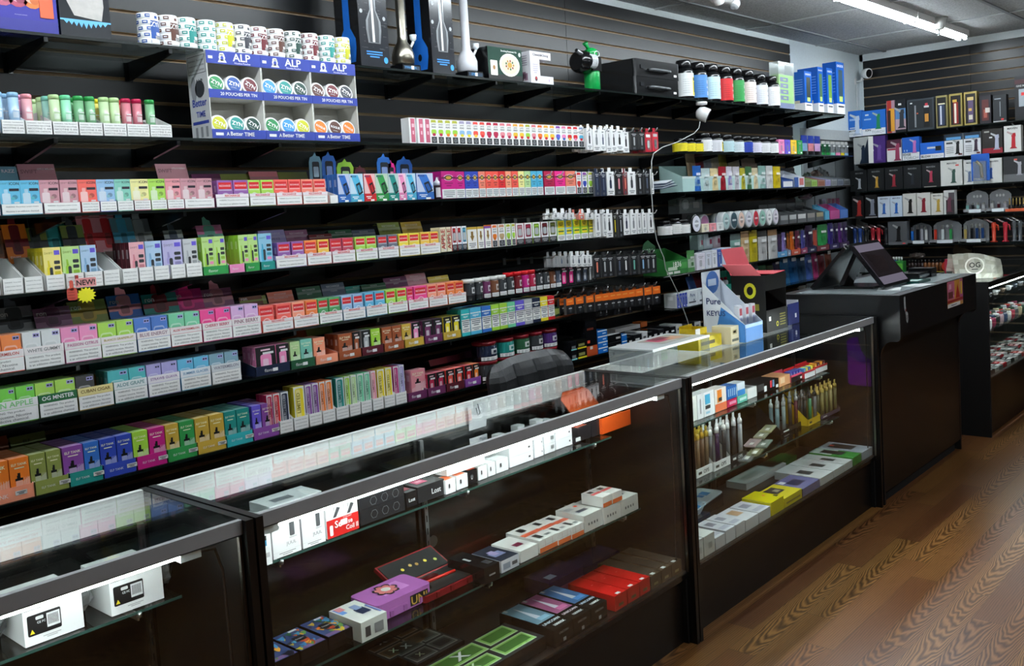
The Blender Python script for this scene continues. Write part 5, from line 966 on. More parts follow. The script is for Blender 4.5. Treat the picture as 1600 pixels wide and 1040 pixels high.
s8 = [(420, 429, 'cherry'), (430, 441, 'red'), (442, 454, 'navy'), (462, 479, 'yellow'), (480, 490, 'purple'), (491, 501, 'purple'), (502, 511, 'orange'), (512, 522, 'orange'), (528, 540, 'teal'), (541, 550, 'lime'), (551, 560, 'pale green'), (561, 571, 'mint'), (572, 581, 'mint'), (582, 590, 'rose'), (592, 603, 'yellow'), (605, 615, 'yellow'), (617, 625, 'magenta'), (626, 634, 'lavender')]
for a, b, c in s8: put_box('r7', 'slim', a, b, c, .148 if a > 450 else .14, deep=3, d=.022, z0=.014)
for a, b in zip([438, 460, 484, 505, 526, 547, 565, 583, 601, 619], [459, 483, 504, 525, 546, 564, 582, 600, 618, 636]): T('r7', a, b, 'white', .048, .09, .14)
put_box('r7', 'tank', 644, 666, 'rose', .105, deep=1, z0=.02, d=.04, y0=.02, what='pink carton standing taller than its neighbours')
for a, b, c in [(638, 668, 'plum'), (669, 697, 'plum'), (698, 726, 'maroon'), (727, 752, 'purple')]:
    T('r7', a, b, c, .036, .06, .2, label=None, what='dark %s tray of small boxes with tags' % c); m = MB(); m.fr(0, .022, 0, .012, 'f4f4f4', 0); add('price_tag', m, TR['r7'][-1][2], (.05, -.0012, .008))
for a, b, c in [(669, 682, 'cherry'), (683, 696, 'cherry'), (698, 711, 'coral'), (712, 725, 'coral'), (727, 739, 'red'), (739.5, 750, 'orange')]: put_box('r7', 'dark', a, b, c, .092, deep=3, z0=.004)
for a, b, pt, c in [(672, 700, 565, 'dark red'), (698, 728, 560, 'maroon'), (724, 756, 546, 'plum')]:
    LID('r7', a, b, pt, c)
JW = 'behind the office chair'
jj = [(754, 782, 'navy', 'deep blue'), (783, 808, 'teal', 'teal'), (809, 831, 'dark green', 'leaf green'), (832, 851, 'charcoal', 'charcoal'), (852, 874, 'deep purple', 'purple')]
for i, (a, b, c, nm) in enumerate(jj):
    pill_jar('r7', a, b, c, .088, '%s jar with dark red lid on upper layer' % nm, 'dark red', zoff=.094, where=JW, cat='jar', grp='red-lidded jars behind the chair')
    pill_jar('r7', a, b, ['charcoal', 'green', 'olive', 'slate', 'plum'][i], .092, '%s jar with dark red lid in lower layer' % ['charcoal', 'green', 'olive', 'slate', 'plum'][i], 'dark red', where=JW, grp='red-lidded jars behind the chair')
def lowbox(a, b, h, c, desc, d=.12, yo=.0, zoff=.0005, prints=None, top=None, wt=None):
    z = RZ['r7']; x0, x1 = SX(a, YW+yo, z+.03), SX(b, YW+yo, z+.03); w = x1-x0-.002; m = MB(); m.box(0, w, 0, d, 0, h, c, 'gloss', cols=[None, None, None, None, top, None])
    for i, (fx0, fx1, fz0, fz1, cc) in enumerate(prints or []): m.fr(w*fx0, w*fx1, h*fz0, h*fz1, cc, -.0006-.0002*i)
    if wt: m.text(wt, w*.15, w*.85, h*.35, h*.75, 'e0e0e0', y=-.0014)
    solo('carton', m, (x0, YW+yo, z+zoff), desc, 'right of the office chair', 'box', 'cartons on the low shelf', short='the '+' '.join(desc.split()[:2])+' carton')
def stackbox(a, b, hs, c, desc, **kw):
    zo = .0005
    for i, h in enumerate(hs): lowbox(a, b, h, c, desc+(', %s layer up' % ordn(i) if len(hs) > 1 else ''), zoff=zo, **kw); zo += h+.0008
stackbox(893, 902, [.05, .045], '15171a', 'black carton with white print', prints=[(.1, .8, .2, .5, '6a6d70'), (0, 1, 0, .15, '8ad0d0')])
stackbox(903, 917, [.05, .045], '1a1a14', 'black and yellow carton', prints=[(.1, .8, .3, .6, '8a8a50'), (0, 1, 0, .18, 'e0d020')])
lowbox(917, 934, .19, '121316', 'tall black and rust carton with orange sticker', d=.09, prints=[(0, 1, 0, .28, 'b0481e'), (.1, .7, .72, .78, '6a2a1a'), (.08, .32, .36, .44, 'ff5a3a'), (.3, .55, .18, .26, 'e0e0e0')], wt=None)
lowbox(898, 916, .075, '0f1012', 'squat black carton behind the tall carton', d=.1, yo=.11, zoff=.10, wt='DNA')
stackbox(935, 950, [.03, .03, .03, .03], '1f74d0', 'blue flat box', prints=[(0, 1, .8, 1, 'e8eef4'), (.5, .85, .3, .5, 'c0dcf4')])
stackbox(951, 971, [.042, .042], '111214', 'black flat box with pale top', prints=[(.6, .95, .35, .6, 'c0c0c0')], top='d8d8da')
stackbox(972, 980, [.036, .036], '1f6fc4', 'small blue flat box', prints=[(0, 1, .85, 1, 'e0e8f0')])
rb = [(982, 990, .05, '131416'), (991, 1003, .055, '1a1b1e'), (1004, 1012, .06, 'd8d8da'), (1013, 1020, .05, '131416'), (1021, 1029, .055, '16171a'), (1030, 1038, .05, '24262a'), (1039, 1047, .055, '131416'), (1048, 1056, .05, '1d1e22'), (1057, 1066, .055, 'c8c8ca'), (1067, 1075, .045, '131416'), (1076, 1085, .05, '1b1c20'), (1086, 1095, .045, 'b8babc')]
for i, (a, b, h, c) in enumerate(rb): lowbox(a, b, h, c, ('black' if C(c)[0] < .2 else 'white')+' low carton', prints=[(.15, .7, .4, .6, 'd0d0d0' if C(c)[0] < .2 else '4a4a4a')], top='5a5c60' if i % 2 else None)
lowbox(962, 1001, .022, 'dcdad8', 'long white flat box lying behind the blue boxes', d=.06, yo=.13, zoff=.06); lowbox(1002, 1012, .03, 'c0622a', 'orange and black carton lying behind', d=.06, yo=.13, zoff=.06)

# ================================================================== far end of the left wall
F2, F3, F4, F5, F6 = 'on the far second shelf', 'on the far third shelf', 'on the far fourth shelf', 'on the far fifth shelf', 'on the far low shelf'
G = 'jars on the far second shelf'
for a, b, h, c, ds, s in [(1060, 1073, .085, 'yellow', 'squat yellow jar, left of three', 0), (1073, 1086, .085, 'yellow', 'squat yellow jar, middle of three', 0), (1086, 1097, .085, 'yellow', 'squat yellow jar, right of three', 0), (1097, 1113, .125, 'f0f0f2', 'white jar with black bar and red lettering', 0), (1113, 1131, .125, 'e8e8ee', 'white jar with yellow picture patch', 1), (1131, 1148, .12, 'c4e0e8', 'pale aqua jar with black cap', 0), (1148, 1162, .115, 'dfeaf0', 'pale blue jar with black cap', 0), (1162, 1176, .115, 'royal blue', 'deep blue jar with black cap', 0), (1176, 1190, .115, 'e4e0f0', 'lavender white jar with black cap', 0), (1190, 1204, .115, 'f0f0f2', 'white jar with red dots', 0), (1204, 1217, .115, 'f4f4f4', 'white jar with small dark print', 0)]:
    tub('q2', a, b, h, c, F2, ds, style=s, grp=G, cat='jar', name='supplement_jar')
for a, b, c in [(1217, 1226, 'pink'), (1227, 1235, 'violet'), (1236, 1245, 'pineapple'), (1246, 1254, 'green')]:
    put_box('q2', 'plain', a, b, c, .100, deep=1, y0=.001, d=.06, what='upright carton')
for a, b, h, c, c2 in [(1254, 1264, .145, 'royal blue', 'ice blue'), (1265, 1274, .145, 'royal blue', 'rose'), (1275, 1284, .145, 'royal blue', 'lilac')]:
    stand_pouch('q2', a, b, h, c, 'blue sachet with %s wave' % c2, F2, 'blue sachets', c2, mark=False, band='black')
for i, (a, b) in enumerate([(1286, 1292), (1293, 1299), (1300, 1307), (1308, 1315), (1316, 1321), (1322, 1327)]):
    stand_pouch('q2', a, b, .11, 'grey' if i > 1 else 'dark green', ['dark green', 'dark green', 'grey and teal', 'grey and pink', 'grey and yellow', 'grey and blue'][i]+' upright sachet', F2, 'grey sachets', band=['green', 'green', 'aqua', 'pink', 'yellow', 'ice blue'][i], top='silver')
# third
def side_carton(row, a, f, b, h, c, desc, where, yb=.16, zoff=.0005, prints=(), head=0, grp=None, cat='display carton', name='display_carton', txt=None):
    z = RZ[row]; x0, x1 = SX(f, YW, z+h/2), SX(b, YW, z+h/2); w = x1-x0; t = thing(name, (x0, YW+.001, z+zoff), desc, where, cat, grp, short='the '+' '.join(desc.split()[:2])+' carton')
    m = MB(); m.box(0, w, 0, .0015, 0, h*.55, c); m.box(0, w, yb-.002, yb, 0, h+head, dk(c, .2)); m.box(0.0015, w-.0015, .0015, yb-.002, 0, .002, c)
    for X in ((0, .0015), (w-.0015, w)):
        P = [(0, 0), (yb, 0), (yb, h), (0, h*.55)]; A = [(X[0], y, q) for y, q in P]; B = [(X[1], y, q) for y, q in P]; m.face(A[::-1], c); m.face(B, c)
        for i in range(4): j = (i+1) % 4; m.face([A[i], A[j], B[j], B[i]], lt(c, .3))
    for i, (fx0, fx1, fz0, fz1, cc) in enumerate(prints): m.fr(w*fx0, w*fx1, h*.55*fz0, h*.55*fz1, cc, -.0006-.00005*i if len(prints) > 9 else -.0006-.0002*i)
    if txt: m.text(txt, w*.1, w*.9, h*.28, h*.5, 'f0f0e8', y=-.0024)
    add('carton_body', m, t); return t
side_carton('q3', 1062, 1066, 1196, .165, 'b0d0cc', 'long pale teal display carton holding foil pouches', F3, prints=[(0, 1, .85, 1, 'd0e0dc')])
for a, b, h, c, ds, c2 in [(1085, 1098, .155, 'blue', 'blue and white striped foil pouch', 'ice blue'), (1098.5, 1112, .14, 'd0e4e4', 'pale aqua foil pouch', None), (1112.5, 1125, .14, 'f0dca8', 'cream foil pouch with gold zip', None), (1125.5, 1137, .15, 'b02030', 'red foil pouch with white figures', None), (1137.5, 1147, .15, 'e8e4f0', 'white and lavender foil pouch', 'lavender'), (1147.5, 1158, .15, 'd8d4dc', 'silver foil pouch', None), (1158.5, 1167, .14, 'c8c040', 'mustard foil pouch', None), (1167.5, 1177, .15, '4a7a50', 'dark green foil pouch with red top', 'b8c8b8'), (1177.5, 1187, .14, 'f0e0b8', 'pale cream foil pouch with orange foot', None), (1187.5, 1199, .155, '8fb8b0', 'teal and white foil pouch', 'dfeeee'), (1199.5, 1210, .155, 'e4e4e4', 'white foil pouch with black foot', None), (1210.5, 1222, .15, 'e0c820', 'bright yellow foil pouch', None)]:
    stand_pouch('q3', a, b, h, c, ds, F3, 'foil pouches on the far third shelf', c2, yo=-.006)
for a, b, h, c, ds in [(1080, 1094, .25, 'c8ac8a', 'tan header bag'), (1094, 1107, .25, '8a2a34', 'dark red header bag'), (1107, 1119, .25, '8a8e98', 'grey header bag'), (1119, 1131, .25, 'b8ac98', 'beige header bag'), (1131, 1144, .235, 'a89a3a', 'mustard header bag'), (1145, 1163, .24, 'a89c80', 'olive printed header bag'), (1166, 1190, .22, 'a89080', 'brown header bag')]:
    stand_pouch('q3', a, b, h, dk(c, .25), ds+' standing behind the foil pouches', F3, 'header bags behind', yo=.12, lean=.12, cat='bag', name='header_bag', mark=False)
m = MB()
for k in range(6): m.box(-.02*k*0, .17, .01+.012*k, .012+.012*k, 0, .001, '2a3a5a') if 0 else m.box(0+.012*k, .18-.01*k, -.02, .10, .004*k, .004*k+.0025, ['3a4a6a', 'd8dce4'][k % 2], M=Matrix.Rotation(-.10-.03*k, 4, 'Y'))
solo('leaflet_stack', m, (SX(1036, YW, 1.64), YW+.03, RZ['q3']+.02), 'fanned stack of dark blue leaflets', F3, 'leaflets')
side_carton('q3', 1222, 1222, 1240, .10, '2a4a8a', 'navy and white open carton', F3, prints=[(.1, .9, .1, .8, 'e0e0e4')]); side_carton('q3', 1241, 1241, 1257, .13, 'd8dce4', 'white carton with blue stripe', F3, prints=[(0, .4, 0, 1, '3a5a9a'), (.5, .9, .2, .9, 'c06a6a')])
for a, b, c, cn in [(1258, 1267, 'olive', 'olive'), (1268, 1277, 'lime', 'lime'), (1278, 1289, 'rust', 'rust'), (1290, 1298, 'lavender', 'lavender'), (1299, 1308, 'grey', 'grey'), (1309, 1318, 'slate', 'slate'), (1319, 1328, 'charcoal', 'charcoal')]:
    side_carton('q3', a, a, b, .085, mixc(c, 'grey', .5), '%s-tinted clear tray of small packs' % cn, F3, prints=[(.1, .9, .1, .8, mixc(c, 'charcoal', .5))], grp='clear trays of packs')
def crumple_bag(x, y, z, sx, sy, sz, c, desc, where, seed, mat='foil'):
    r = random.Random(seed); m = MB(); n, k = 12, 8; V = []
    for j in range(k):
        t_ = math.pi*j/(k-1)-math.pi/2
        for i in range(n):
            a = 2*math.pi*i/n; q = 1+.28*(r.random()-.5); V.append((sx*math.cos(t_)*math.cos(a)*q, sy*math.cos(t_)*math.sin(a)*q, max(0, sz*(1+math.sin(t_))*.5*q)))
    for j in range(k-1):
        for i in range(n): i2 = (i+1) % n; m.face([V[j*n+i], V[j*n+i2], V[(j+1)*n+i2], V[(j+1)*n+i]], mixc(c, (r.random(),)*3, .15), mat)
    return solo('crumpled_bag', m, (x, y, z), desc, where, 'bag', short='the '+' '.join(desc.split()[:2])+' bag')
for px, w, h, c, ds in [(1237, .07, .12, '6a6a6a', 'crumpled grey clear bag'), (1262, .05, .11, '5a6a5a', 'crumpled green clear bag'), (1276, .06, .125, '5a3428', 'brown crumpled snack bag'), (1282, .04, .15, '24242e', 'black crumpled bag'), (1290, .06, .12, '1c1c22', 'dark crumpled bag at the shelf end')]:
    crumple_bag(SX(px, YW+.22, 1.7), YW+.225, RZ['q3']+.001, w, .06, h, c, ds, F3, int(px))
# fourth
for a, b, h in [(1036, 1049, .09), (1052, 1062, .10), (1063, 1078, .09)]: tub('q4', a, b, h, 'f4f4f2', F4, 'white label bottle with black cap', grp='white bottles on the far fourth shelf')
def round_tub(a, b, h, c, desc, where, row='q4', rim='b8bcbe'):
    z = RZ[row]; xA, xB = SX(a, YW, z+.05), SX(b, YW, z+.05); r = h/2; w = xB-xA
    t = thing('round_tub', ((xA+xB)/2, YW+.001, z+.0005), desc, where, 'tub', 'round tubs shown face on', short='the '+' '.join(desc.split()[:2])+' tub')
    Mx = Matrix.Translation((0, 0, r)) @ Matrix.Diagonal((w/2/r*.98, 1, 1, 1)) @ Matrix.Rotation(math.pi/2, 4, 'X'); 
    m = MB(); m.lathe([(r*.9, -.05), (r, -.045), (r, -.006), (r*.94, 0)], rim, seg=20, mat='gloss', M=Mx); add('tub_body', m, t)
    m = MB(); n = 20; k = w/2*.84/r; m.face([(r*k*math.cos(2*math.pi*i/n), -.0012, r+r*.84*math.sin(2*math.pi*i/n)) for i in range(n)], c); m.disc(0, r, r*k*.5, r*.4, mixc(c, (.05, .05, .08), .55), -.0018); m.fr(-r*k*.6, r*k*.6, r*.92, r*1.12, lt(c, .6), -.0022); add('face_label', m, t)
for a, b, c, ds, rim in [(1081, 1096, 'e8e8f4', 'black-rimmed round tub with white face', '121214'), (1129, 1141, 'a8c4c4', 'clear round tub with aqua face', 'b8bcbe'), (1141.5, 1153, '2a4a54', 'clear round tub with dark teal face', 'b8bcbe'), (1153.5, 1164, 'e8c8b8', 'clear round tub with peach face', 'b8bcbe'), (1164.5, 1176.5, 'd0d0dc', 'clear round tub with white face and pink dot', 'b8bcbe'), (1177, 1186, 'c02034', 'clear round tub with red face', 'b8bcbe'), (1186.5, 1197, '8ab8a8', 'clear round tub with green wave face', 'b8bcbe'), (1197.5, 1207, 'e8e8e8', 'clear round tub with plain white face', 'b8bcbe'), (1207.5, 1217, 'd8d0dc', 'clear round tub with mauve swirl face', 'b8bcbe')]:
    round_tub(a, b, .118, c, ds, F4, rim=rim)
for a, b, c, h in [(1097, 1108, 'cream', .05), (1109, 1119, 'rose', .05), (1120, 1131, 'off white', .05)]: put_box('q4', 'plain', a, b, c, h, deep=1, y0=.001, d=.08, what='small low carton in front row')
for a, b, c, ds in [(1097, 1109, 'mauve', 'mauve round tub on edge'), (1119, 1131, '6a6ab8', 'violet round tub on edge')]:
    z = RZ['q4']; xA, xB = SX(a, YW+.09, z+.08), SX(b, YW+.09, z+.08); m = MB(); m.lathe([(.055, 0), (.055, .04)], 'light grey', seg=20, mat='gloss', M=Matrix.Rotation(math.pi/2, 4, 'X')); m.lathe([(.046, .0405), (.046, .042)], c, seg=20, mat='card', M=Matrix.Rotation(math.pi/2, 4, 'X')); solo('round_tub', m, ((xA+xB)/2, YW+.14, z+.0565), ds+' behind the low cartons', F4, 'tub', short='the '+ds.split()[0]+' tub')
x0 = SX(1056, YW+.2, 1.45); x1 = SX(1092, YW+.2, 1.45); m = MB(); w = x1-x0; m.box(0, w, 0, .08, 0, .10, 'b0b8b8', 'clear'); m.disc(w*.38, .055, w*.16, .036, '8a8e90', .02); m.fr(w*.28, w*.5, .03, .07, 'c8c8c8', .018); m.fr(w*.7, w*.97, .03, .07, '9a8a80', .018)
solo('clear_case', m, (x0, YW+.17, RZ['q4']+.125), 'clear plastic case perched behind the white bottles', F4, 'case')
m = MB(); m.box(0, w*.9, 0, .1, 0, .122, '16181a'); solo('storage_box', m, (x0+.01, YW+.16, RZ['q4']+.0015), 'plain black box under the clear case', F4, 'box')
for i, (a, b) in enumerate([(1219, 1232), (1233, 1245), (1246, 1260), (1261, 1274), (1275, 1287)]):
    side_carton('q4', a, a, b, .115, '55585a', 'silver and charcoal tray of strips', F4, prints=[(.08, .92, .45, .95, ['8a8d8e', 'a0a2a2', 'c8c8c8', '8a8580', '9a9070'][i])], head=.03, grp='charcoal strip trays')
for a, b, c, cn in [(1289, 1296, 'sky blue', 'pale blue'), (1297, 1312, 'magenta', 'magenta'), (1313, 1325, 'blue', 'blue')]:
    side_carton('q4', a, a, b, .12, mixc(c, 'slate', .35), '%s tray of tall packets' % cn, F4, head=0, yb=.1, grp='coloured trays at the far fourth shelf end')
for a, b, c, ds in [(1285, 1290, '2a2030', 'black'), (1291, 1296, '9a94b0', 'lavender'), (1298, 1304, '8a5a6a', 'dusty'), (1305, 1310, '6a2440', 'wine'), (1311, 1317, '5a2040', 'dark plum')]:
    stand_pouch('q4', a, b, .16, c, ds+' tall packet leaning back', F4, 'tall packets', yo=.12, lean=.1, cat='packet', name='packet', mark=False)
crumple_bag(SX(1262, YW+.2, 1.55), YW+.22, RZ['q4']+.16, .10, .04, .05, '4a2034', 'dark red wrapped bundle above the charcoal trays', F4, 5)
# fifth
t = side_carton('q5', 1037, 1040, 1075, .15, '2f7a38', 'green display carton with big white figures', F5, prints=[(.05, .3, .05, .22, 'e0e0d8'), (.35, .62, .05, .22, 'e0e0d8'), (.1, .5, .3, .55, 'c8d8c0'), (.62, .95, .35, .8, '4a9a4a')], txt='1836')
m = MB(); w = .14; m.prism([(0, 0), (w, 0), (w, .07), (w*.7, .09), (w*.45, .11), (w*.1, .09), (0, .06)], 0, .002, '3f6a48'); m.text('1836', w*.15, w*.8, .02, .06, 'a8bca8', y=-.0006); add('header_card', m, t, (.0, .155, .10))
for a, b, h, c, ds, c2 in [(1076, 1088, .13, '5a9a5a', 'green and white snack pouch', 'c8dcc8')]: stand_pouch('q5', a, b, h, c, ds, F5, 'snack pouches', c2, yo=-.004)
for i, (a, b, h, c, cn) in enumerate([(1089, 1102, .10, 'e4e0ec', 'white and pink'), (1103, 1112, .105, 'd8dce8', 'pale grey'), (1113, 1121, .11, 'e8e8f0', 'white and black'), (1121.5, 1128, .11, '3a5aa8', 'royal blue'), (1128.5, 1143, .115, 'd0dcf0', 'pale blue')]):
    put_box('q5', 'plain', a, b, c, h, deep=1, y0=.001, d=.07, what='%s small carton in lower tier' % cn)
for i, (a, b, c, cn) in enumerate([(1096, 1104, 'a8c0bc', 'grey-green'), (1105, 1119, 'c8d4d4', 'pale silver'), (1119.5, 1131, 'e0c8d0', 'pink and white')]):
    z = RZ['q5']+.118; x0, x1 = SX(a, YW+.06, z+.05), SX(b, YW+.06, z+.05); m = MB(); m.box(0, x1-x0-.002, 0, .06, 0, .11, c); m.fr((x1-x0)*.3, (x1-x0)*.6, .02, .09, mixc(c, (1, 1, 1), .5)); m.fr((x1-x0)*.65, (x1-x0)*.9, .03, .06, 'b03a5a')
    m.box(0, x1-x0-.002, .002, .06, -.117, 0, 'slate'); solo('carton', m, (x0, YW+.085, z), '%s carton in upper tier' % cn, F5, 'box', 'upper tier cartons', short='the %s carton' % cn)
for a, b, h, c, ds, c2, tp in [(1144, 1160, .20, '8cb4ac', 'tall teal snack pouch', None, '5a6a68'), (1160.5, 1173, .21, 'd8b888', 'tall tan snack pouch', 'e8d0a8', '9a7a5a'), (1173.5, 1186, .21, 'c8b820', 'tall mustard snack pouch', None, '8a7a20'), (1187, 1201, .20, 'c8c8c8', 'tall black and white snack pouch', None, '3a3a3a'), (1202.5, 1217, .20, 'd0d0d0', 'tall white snack pouch with brown top', None, '8a6a4a')]:
    stand_pouch('q5', a, b, h, c, ds, F5, 'tall snack pouches', c2, yo=-.004, top=tp)
for a, b, h, c, ds in [(1218, 1223, .13, '3a2a4a', 'dark purple packet'), (1224, 1230, .14, '8a78b8', 'lavender packet'), (1232, 1236, .13, '8a4a1a', 'brown packet'), (1237, 1243, .14, 'd06a1c', 'orange packet'), (1245, 1252, .14, '6a2a40', 'wine packet'), (1254, 1260, .14, '4a4a90', 'indigo packet'), (1261, 1272, .17, '2c1840', 'deep purple packet'), (1273, 1279, .13, 'b04a3a', 'brick packet'), (1280, 1295, .165, '2f9a50', 'wide green packet'), (1296, 1304, .17, '3a2a80', 'violet blue packet'), (1305, 1311, .165, '241848', 'midnight packet'), (1312, 1318, .165, '5a2a78', 'purple packet'), (1319, 1326, .165, '3a2458', 'plum packet')]:
    stand_pouch('q5', a, b, h, c, ds+' standing in a low tray', F5, 'packets in low trays', yo=.02, zoff=.03, cat='packet', name='packet', mark=h > .135)
for i, (a, b, c, cn) in enumerate([(1217, 1230, '5a9ac8', 'light blue'), (1231, 1236, '8a9ab0', 'grey blue'), (1237, 1251, 'b8503a', 'brick red'), (1252, 1262, '8a3a5a', 'wine'), (1263, 1276, '2a2a4a', 'midnight blue'), (1277, 1296, '6a2a34', 'dark red'), (1297, 1312, '2c2450', 'indigo'), (1313, 1327, '3a2a48', 'plum')]):
    side_carton('q5', a, a, b, .07, c, '%s low tray of packets' % cn, F5, prints=[(.3, .7, .3, .6, lt(c, .5))], yb=.08, grp='low packet trays')
# low shelf at the far end
for k, (a, b) in enumerate([(1058, 1061.5), (1062, 1066), (1066.5, 1070), (1070.5, 1074)]): put_box('q7', 'plain', a, b, 'royal blue', .085, deep=1, y0=.001, d=.09, what='narrow blue and white box end', side='off white')
for a, b, cn in [(1075, 1091, 'left'), (1091.5, 1107, 'right')]:
    z = RZ['q7']; x0, x1 = SX(a, YW, z+.03), SX(b, YW, z+.03); w = x1-x0-.002; m = MB(); m.box(0, w, 0, .05, 0, .092, 'dde4ea'); m.text('Pure', w*.15, w*.8, .055, .075, '5a6a8a'); m.rrect(w*.1, w*.8, .018, .026, .003, '4a4e58', -.001); m.disc(w*.62, .034, .006, .006, '3a5a6a', -.001)
    solo('carton', m, (x0, YW+.001, z+.0005), '%s white carton with faint lettering and pen picture' % cn, F6, 'box')
side_carton('q7', 1108, 1108, 1123, .06, '4a88c0', 'small blue tray', F6, prints=[(.1, .8, .2, .8, '8ab4d8')], yb=.08); side_carton('q7', 1124, 1124, 1134, .07, '6a1c2c', 'maroon tray with price tag', F6, prints=[(.2, .5, .3, .7, 'f0f0f0')], yb=.1)
for i, px in enumerate((1111, 1117, 1123, 1129, 1135)):
    z = RZ['q7']+.045; x = SX(px, YW+.1, z+.04); t = thing('small_bottle', (x, YW+.105, z), 'small pale bottle with maroon cap', F6, 'bottle', 'maroon capped bottles on the far low shelf', short='a capped bottle')
    m = MB(); m.lathe([(.017, -.044), (.017, .05), (.009, .058)], 'c8c4cc', seg=12); add('bottle', m, t); m = MB(); m.lathe([(.011, .058), (.011, .078)], '6a1424', seg=12); add('cap', m, t)
for a, b, h, c, ds in [(1084, 1098, .17, '2f4f86', 'blue booklet'), (1093, 1107, .21, '6a1820', 'dark red booklet')]: stand_pouch('q7', a, b, h, c, ds+' leaning behind the white cartons', F6, 'booklets', yo=.10, lean=.3, cat='booklet', name='booklet', mark=False)
def header_display(a, b, c, h, desc):
    z = RZ['q7']; x0, x1 = SX(a, YW+.2, z+h), SX(b, YW+.2, z+h); w = x1-x0; m = MB(); Mx = Matrix.Rotation(-.1, 4, 'X')
    m.prism([(0, 0), (w, 0), (w, h*.88), (w*.85, h), (w*.15, h), (0, h*.88)], 0, .004, c); textbars(m, w*.2, w*.8, h*.5, h*.8, 4, dk(c, .5), -.001); m.box(0, w, .004, .06, 0, h*.4, dk(c, .15)); solo('display_card', m, (x0, YW+.2, z+.0005), desc, F6, 'display card')
header_display(1099, 1114, '9fae6a', .30, 'tall lime-grey display card'); header_display(1114.5, 1126, '6f9a8c', .30, 'tall sage display card')
t = side_carton('q7', 1126, 1130, 1165, .16, '1f7a66', 'green tray of ribbed packs in a row', F6, yb=.14, prints=[(.06*k, .06*k+.03, 0, 1, '2f9a84') for k in range(16)])
header_display(1160, 1174, '8a8a80', .34, 'grey display card with red mark')
for a, b, h, c, ds in [(1176, 1190, .2, '26343a', 'dark slate'), (1190, 1202, .16, '2a5a3a', 'forest green'), (1203, 1214, .15, '3a4a30', 'olive'), (1212, 1222, .25, '24264a', 'midnight blue'), (1223, 1236, .25, '2a6a98', 'sea blue'), (1236, 1250, .25, '1f5a90', 'ocean blue'), (1250, 1262, .24, '2a4a6a', 'dusk blue'), (1262, 1272, .2, '4a6ab0', 'cornflower'), (1273, 1281, .2, 'a83a70', 'magenta pink'), (1282, 1292, .26, '7a2a34', 'wine red'), (1293, 1303, .26, '8a4a34', 'copper')]:
    stand_pouch('q7', a, b, h, c, ds+' foil packet', F6, 'foil packets on the far low shelf', yo=.05, lean=.08, cat='packet', name='packet')
# far wall camera on the top shelf edge and its cable
cx_, cy_ = SX(1098, YW-.01, 2.10), YW-.005
t = thing('security_camera', (cx_, cy_, RZ['r1']-.013), 'white round camera hanging under the top shelf edge', '', 'camera')
m = MB(); m.lathe([(.010, -.022), (.034, -.018), (.036, -.004), (.03, 0)], 'f2f2f2', seg=20); add('mount', m, t)
m = MB(); m.lathe([(.012, -.048), (.034, -.036), (.044, -.012), (.044, .03), (.040, .032)], 'ececec', seg=24, M=Matrix.Translation((.012, -.004, -.075)) @ Vector((.35, -.75, -.42)).to_track_quat('Z', 'Y').to_matrix().to_4x4()); add('camera_body', m, t)
m = MB(); m.lathe([(.036, .0325), (.034, .0335)], '08080a', seg=24, M=Matrix.Translation((.012, -.004, -.075)) @ Vector((.35, -.75, -.42)).to_track_quat('Z', 'Y').to_matrix().to_4x4()); add('lens_face', m, t)
pts = []
for px, py in [(1094, 190), (1092, 200), (1085, 208), (1058, 222), (1035, 230), (1021, 240), (1018, 252), (1018, 300), (1021, 345), (1026, 375), (1033, 393), (1037, 402), (1040, 420), (1047, 432), (1058, 455), (1066, 478), (1074, 500), (1079, 516)]:
    y = YW-.012 if py < 230 else YW-.03 if py < 440 else YW-.03; d = ray(px, py); s_ = y/d[1]; pts.append((d[0]*s_, y, CAM_H+d[2]*s_))
m = MB(); o = Vector(pts[0]); m.tube([tuple(Vector(p)-o) for p in pts], .0032, 'b8bab8', 'gloss', 6)
solo('power_cable', m, tuple(o), 'white cable running down from the hanging camera past the pegs', '', 'cable')
t = thing('security_camera', (8.50, YD+.004, 2.56), 'white round camera on the white wall by the corner', '', 'camera')
m = MB(); m.lathe([(.03, -.0), (.032, -.012)], 'f0f0f0', seg=16, M=Matrix.Rotation(math.pi/2, 4, 'X')); m.tube([(0, -.01, 0), (-.0, -.05, .0), (.0, -.06, .03)], .010, 'f0f0f0'); add('mount', m, t)
Mx = Matrix.Translation((.0, -.10, .06)) @ Vector((-.35, -.9, -.12)).to_track_quat('Z', 'Y').to_matrix().to_4x4()
m = MB(); m.lathe([(.02, -.045), (.040, -.03), (.044, 0), (.044, .025)], 'f0f0f0', seg=20, M=Mx); m.lathe([(.036, .0255), (.034, .027)], '08080a', seg=20, M=Mx); add('camera_body', m, t)
m = MB(); m.tube([(0, -.005, -.02), (0, -.005, -.42)], .005, 'e0e4e6', 'gloss', 6); add('cable', m, t)

# ================================================================== back wall shelves
BZ = dict(b1=2.06, b2=1.815, b3=1.577, b4=1.340, b5=1.097, b6=.860)
BN = dict(b1='on the back wall top shelf', b2='on the back wall second shelf', b3='on the back wall third shelf', b4='on the back wall fourth shelf', b5='on the back wall fifth shelf', b6='on the back wall lowest shelf')
for i, k in enumerate(('b1', 'b2', 'b3', 'b4', 'b5', 'b6')):
    z = BZ[k]; L = 3.235-.4; t = thing('glass_shelf', (XBS, 3.235, z), 'glass shelf of the back wall, %s from top' % ordn(i), '', 'shelf', 'glass shelves on the back wall', rz=-math.pi/2)
    m = MB(); m.box(0, L, -.006, .280, -.010, -.001, 'white', 'shelf_glass'); m.box(0, L, -.0075, -.0055, -.010, -.001, '0c1514', 'gloss'); add('glass_pane', m, t)
    for q in range(7): add('bracket', cached('bracket', None), t, (.03+.41*q, -.03+.01, 0))
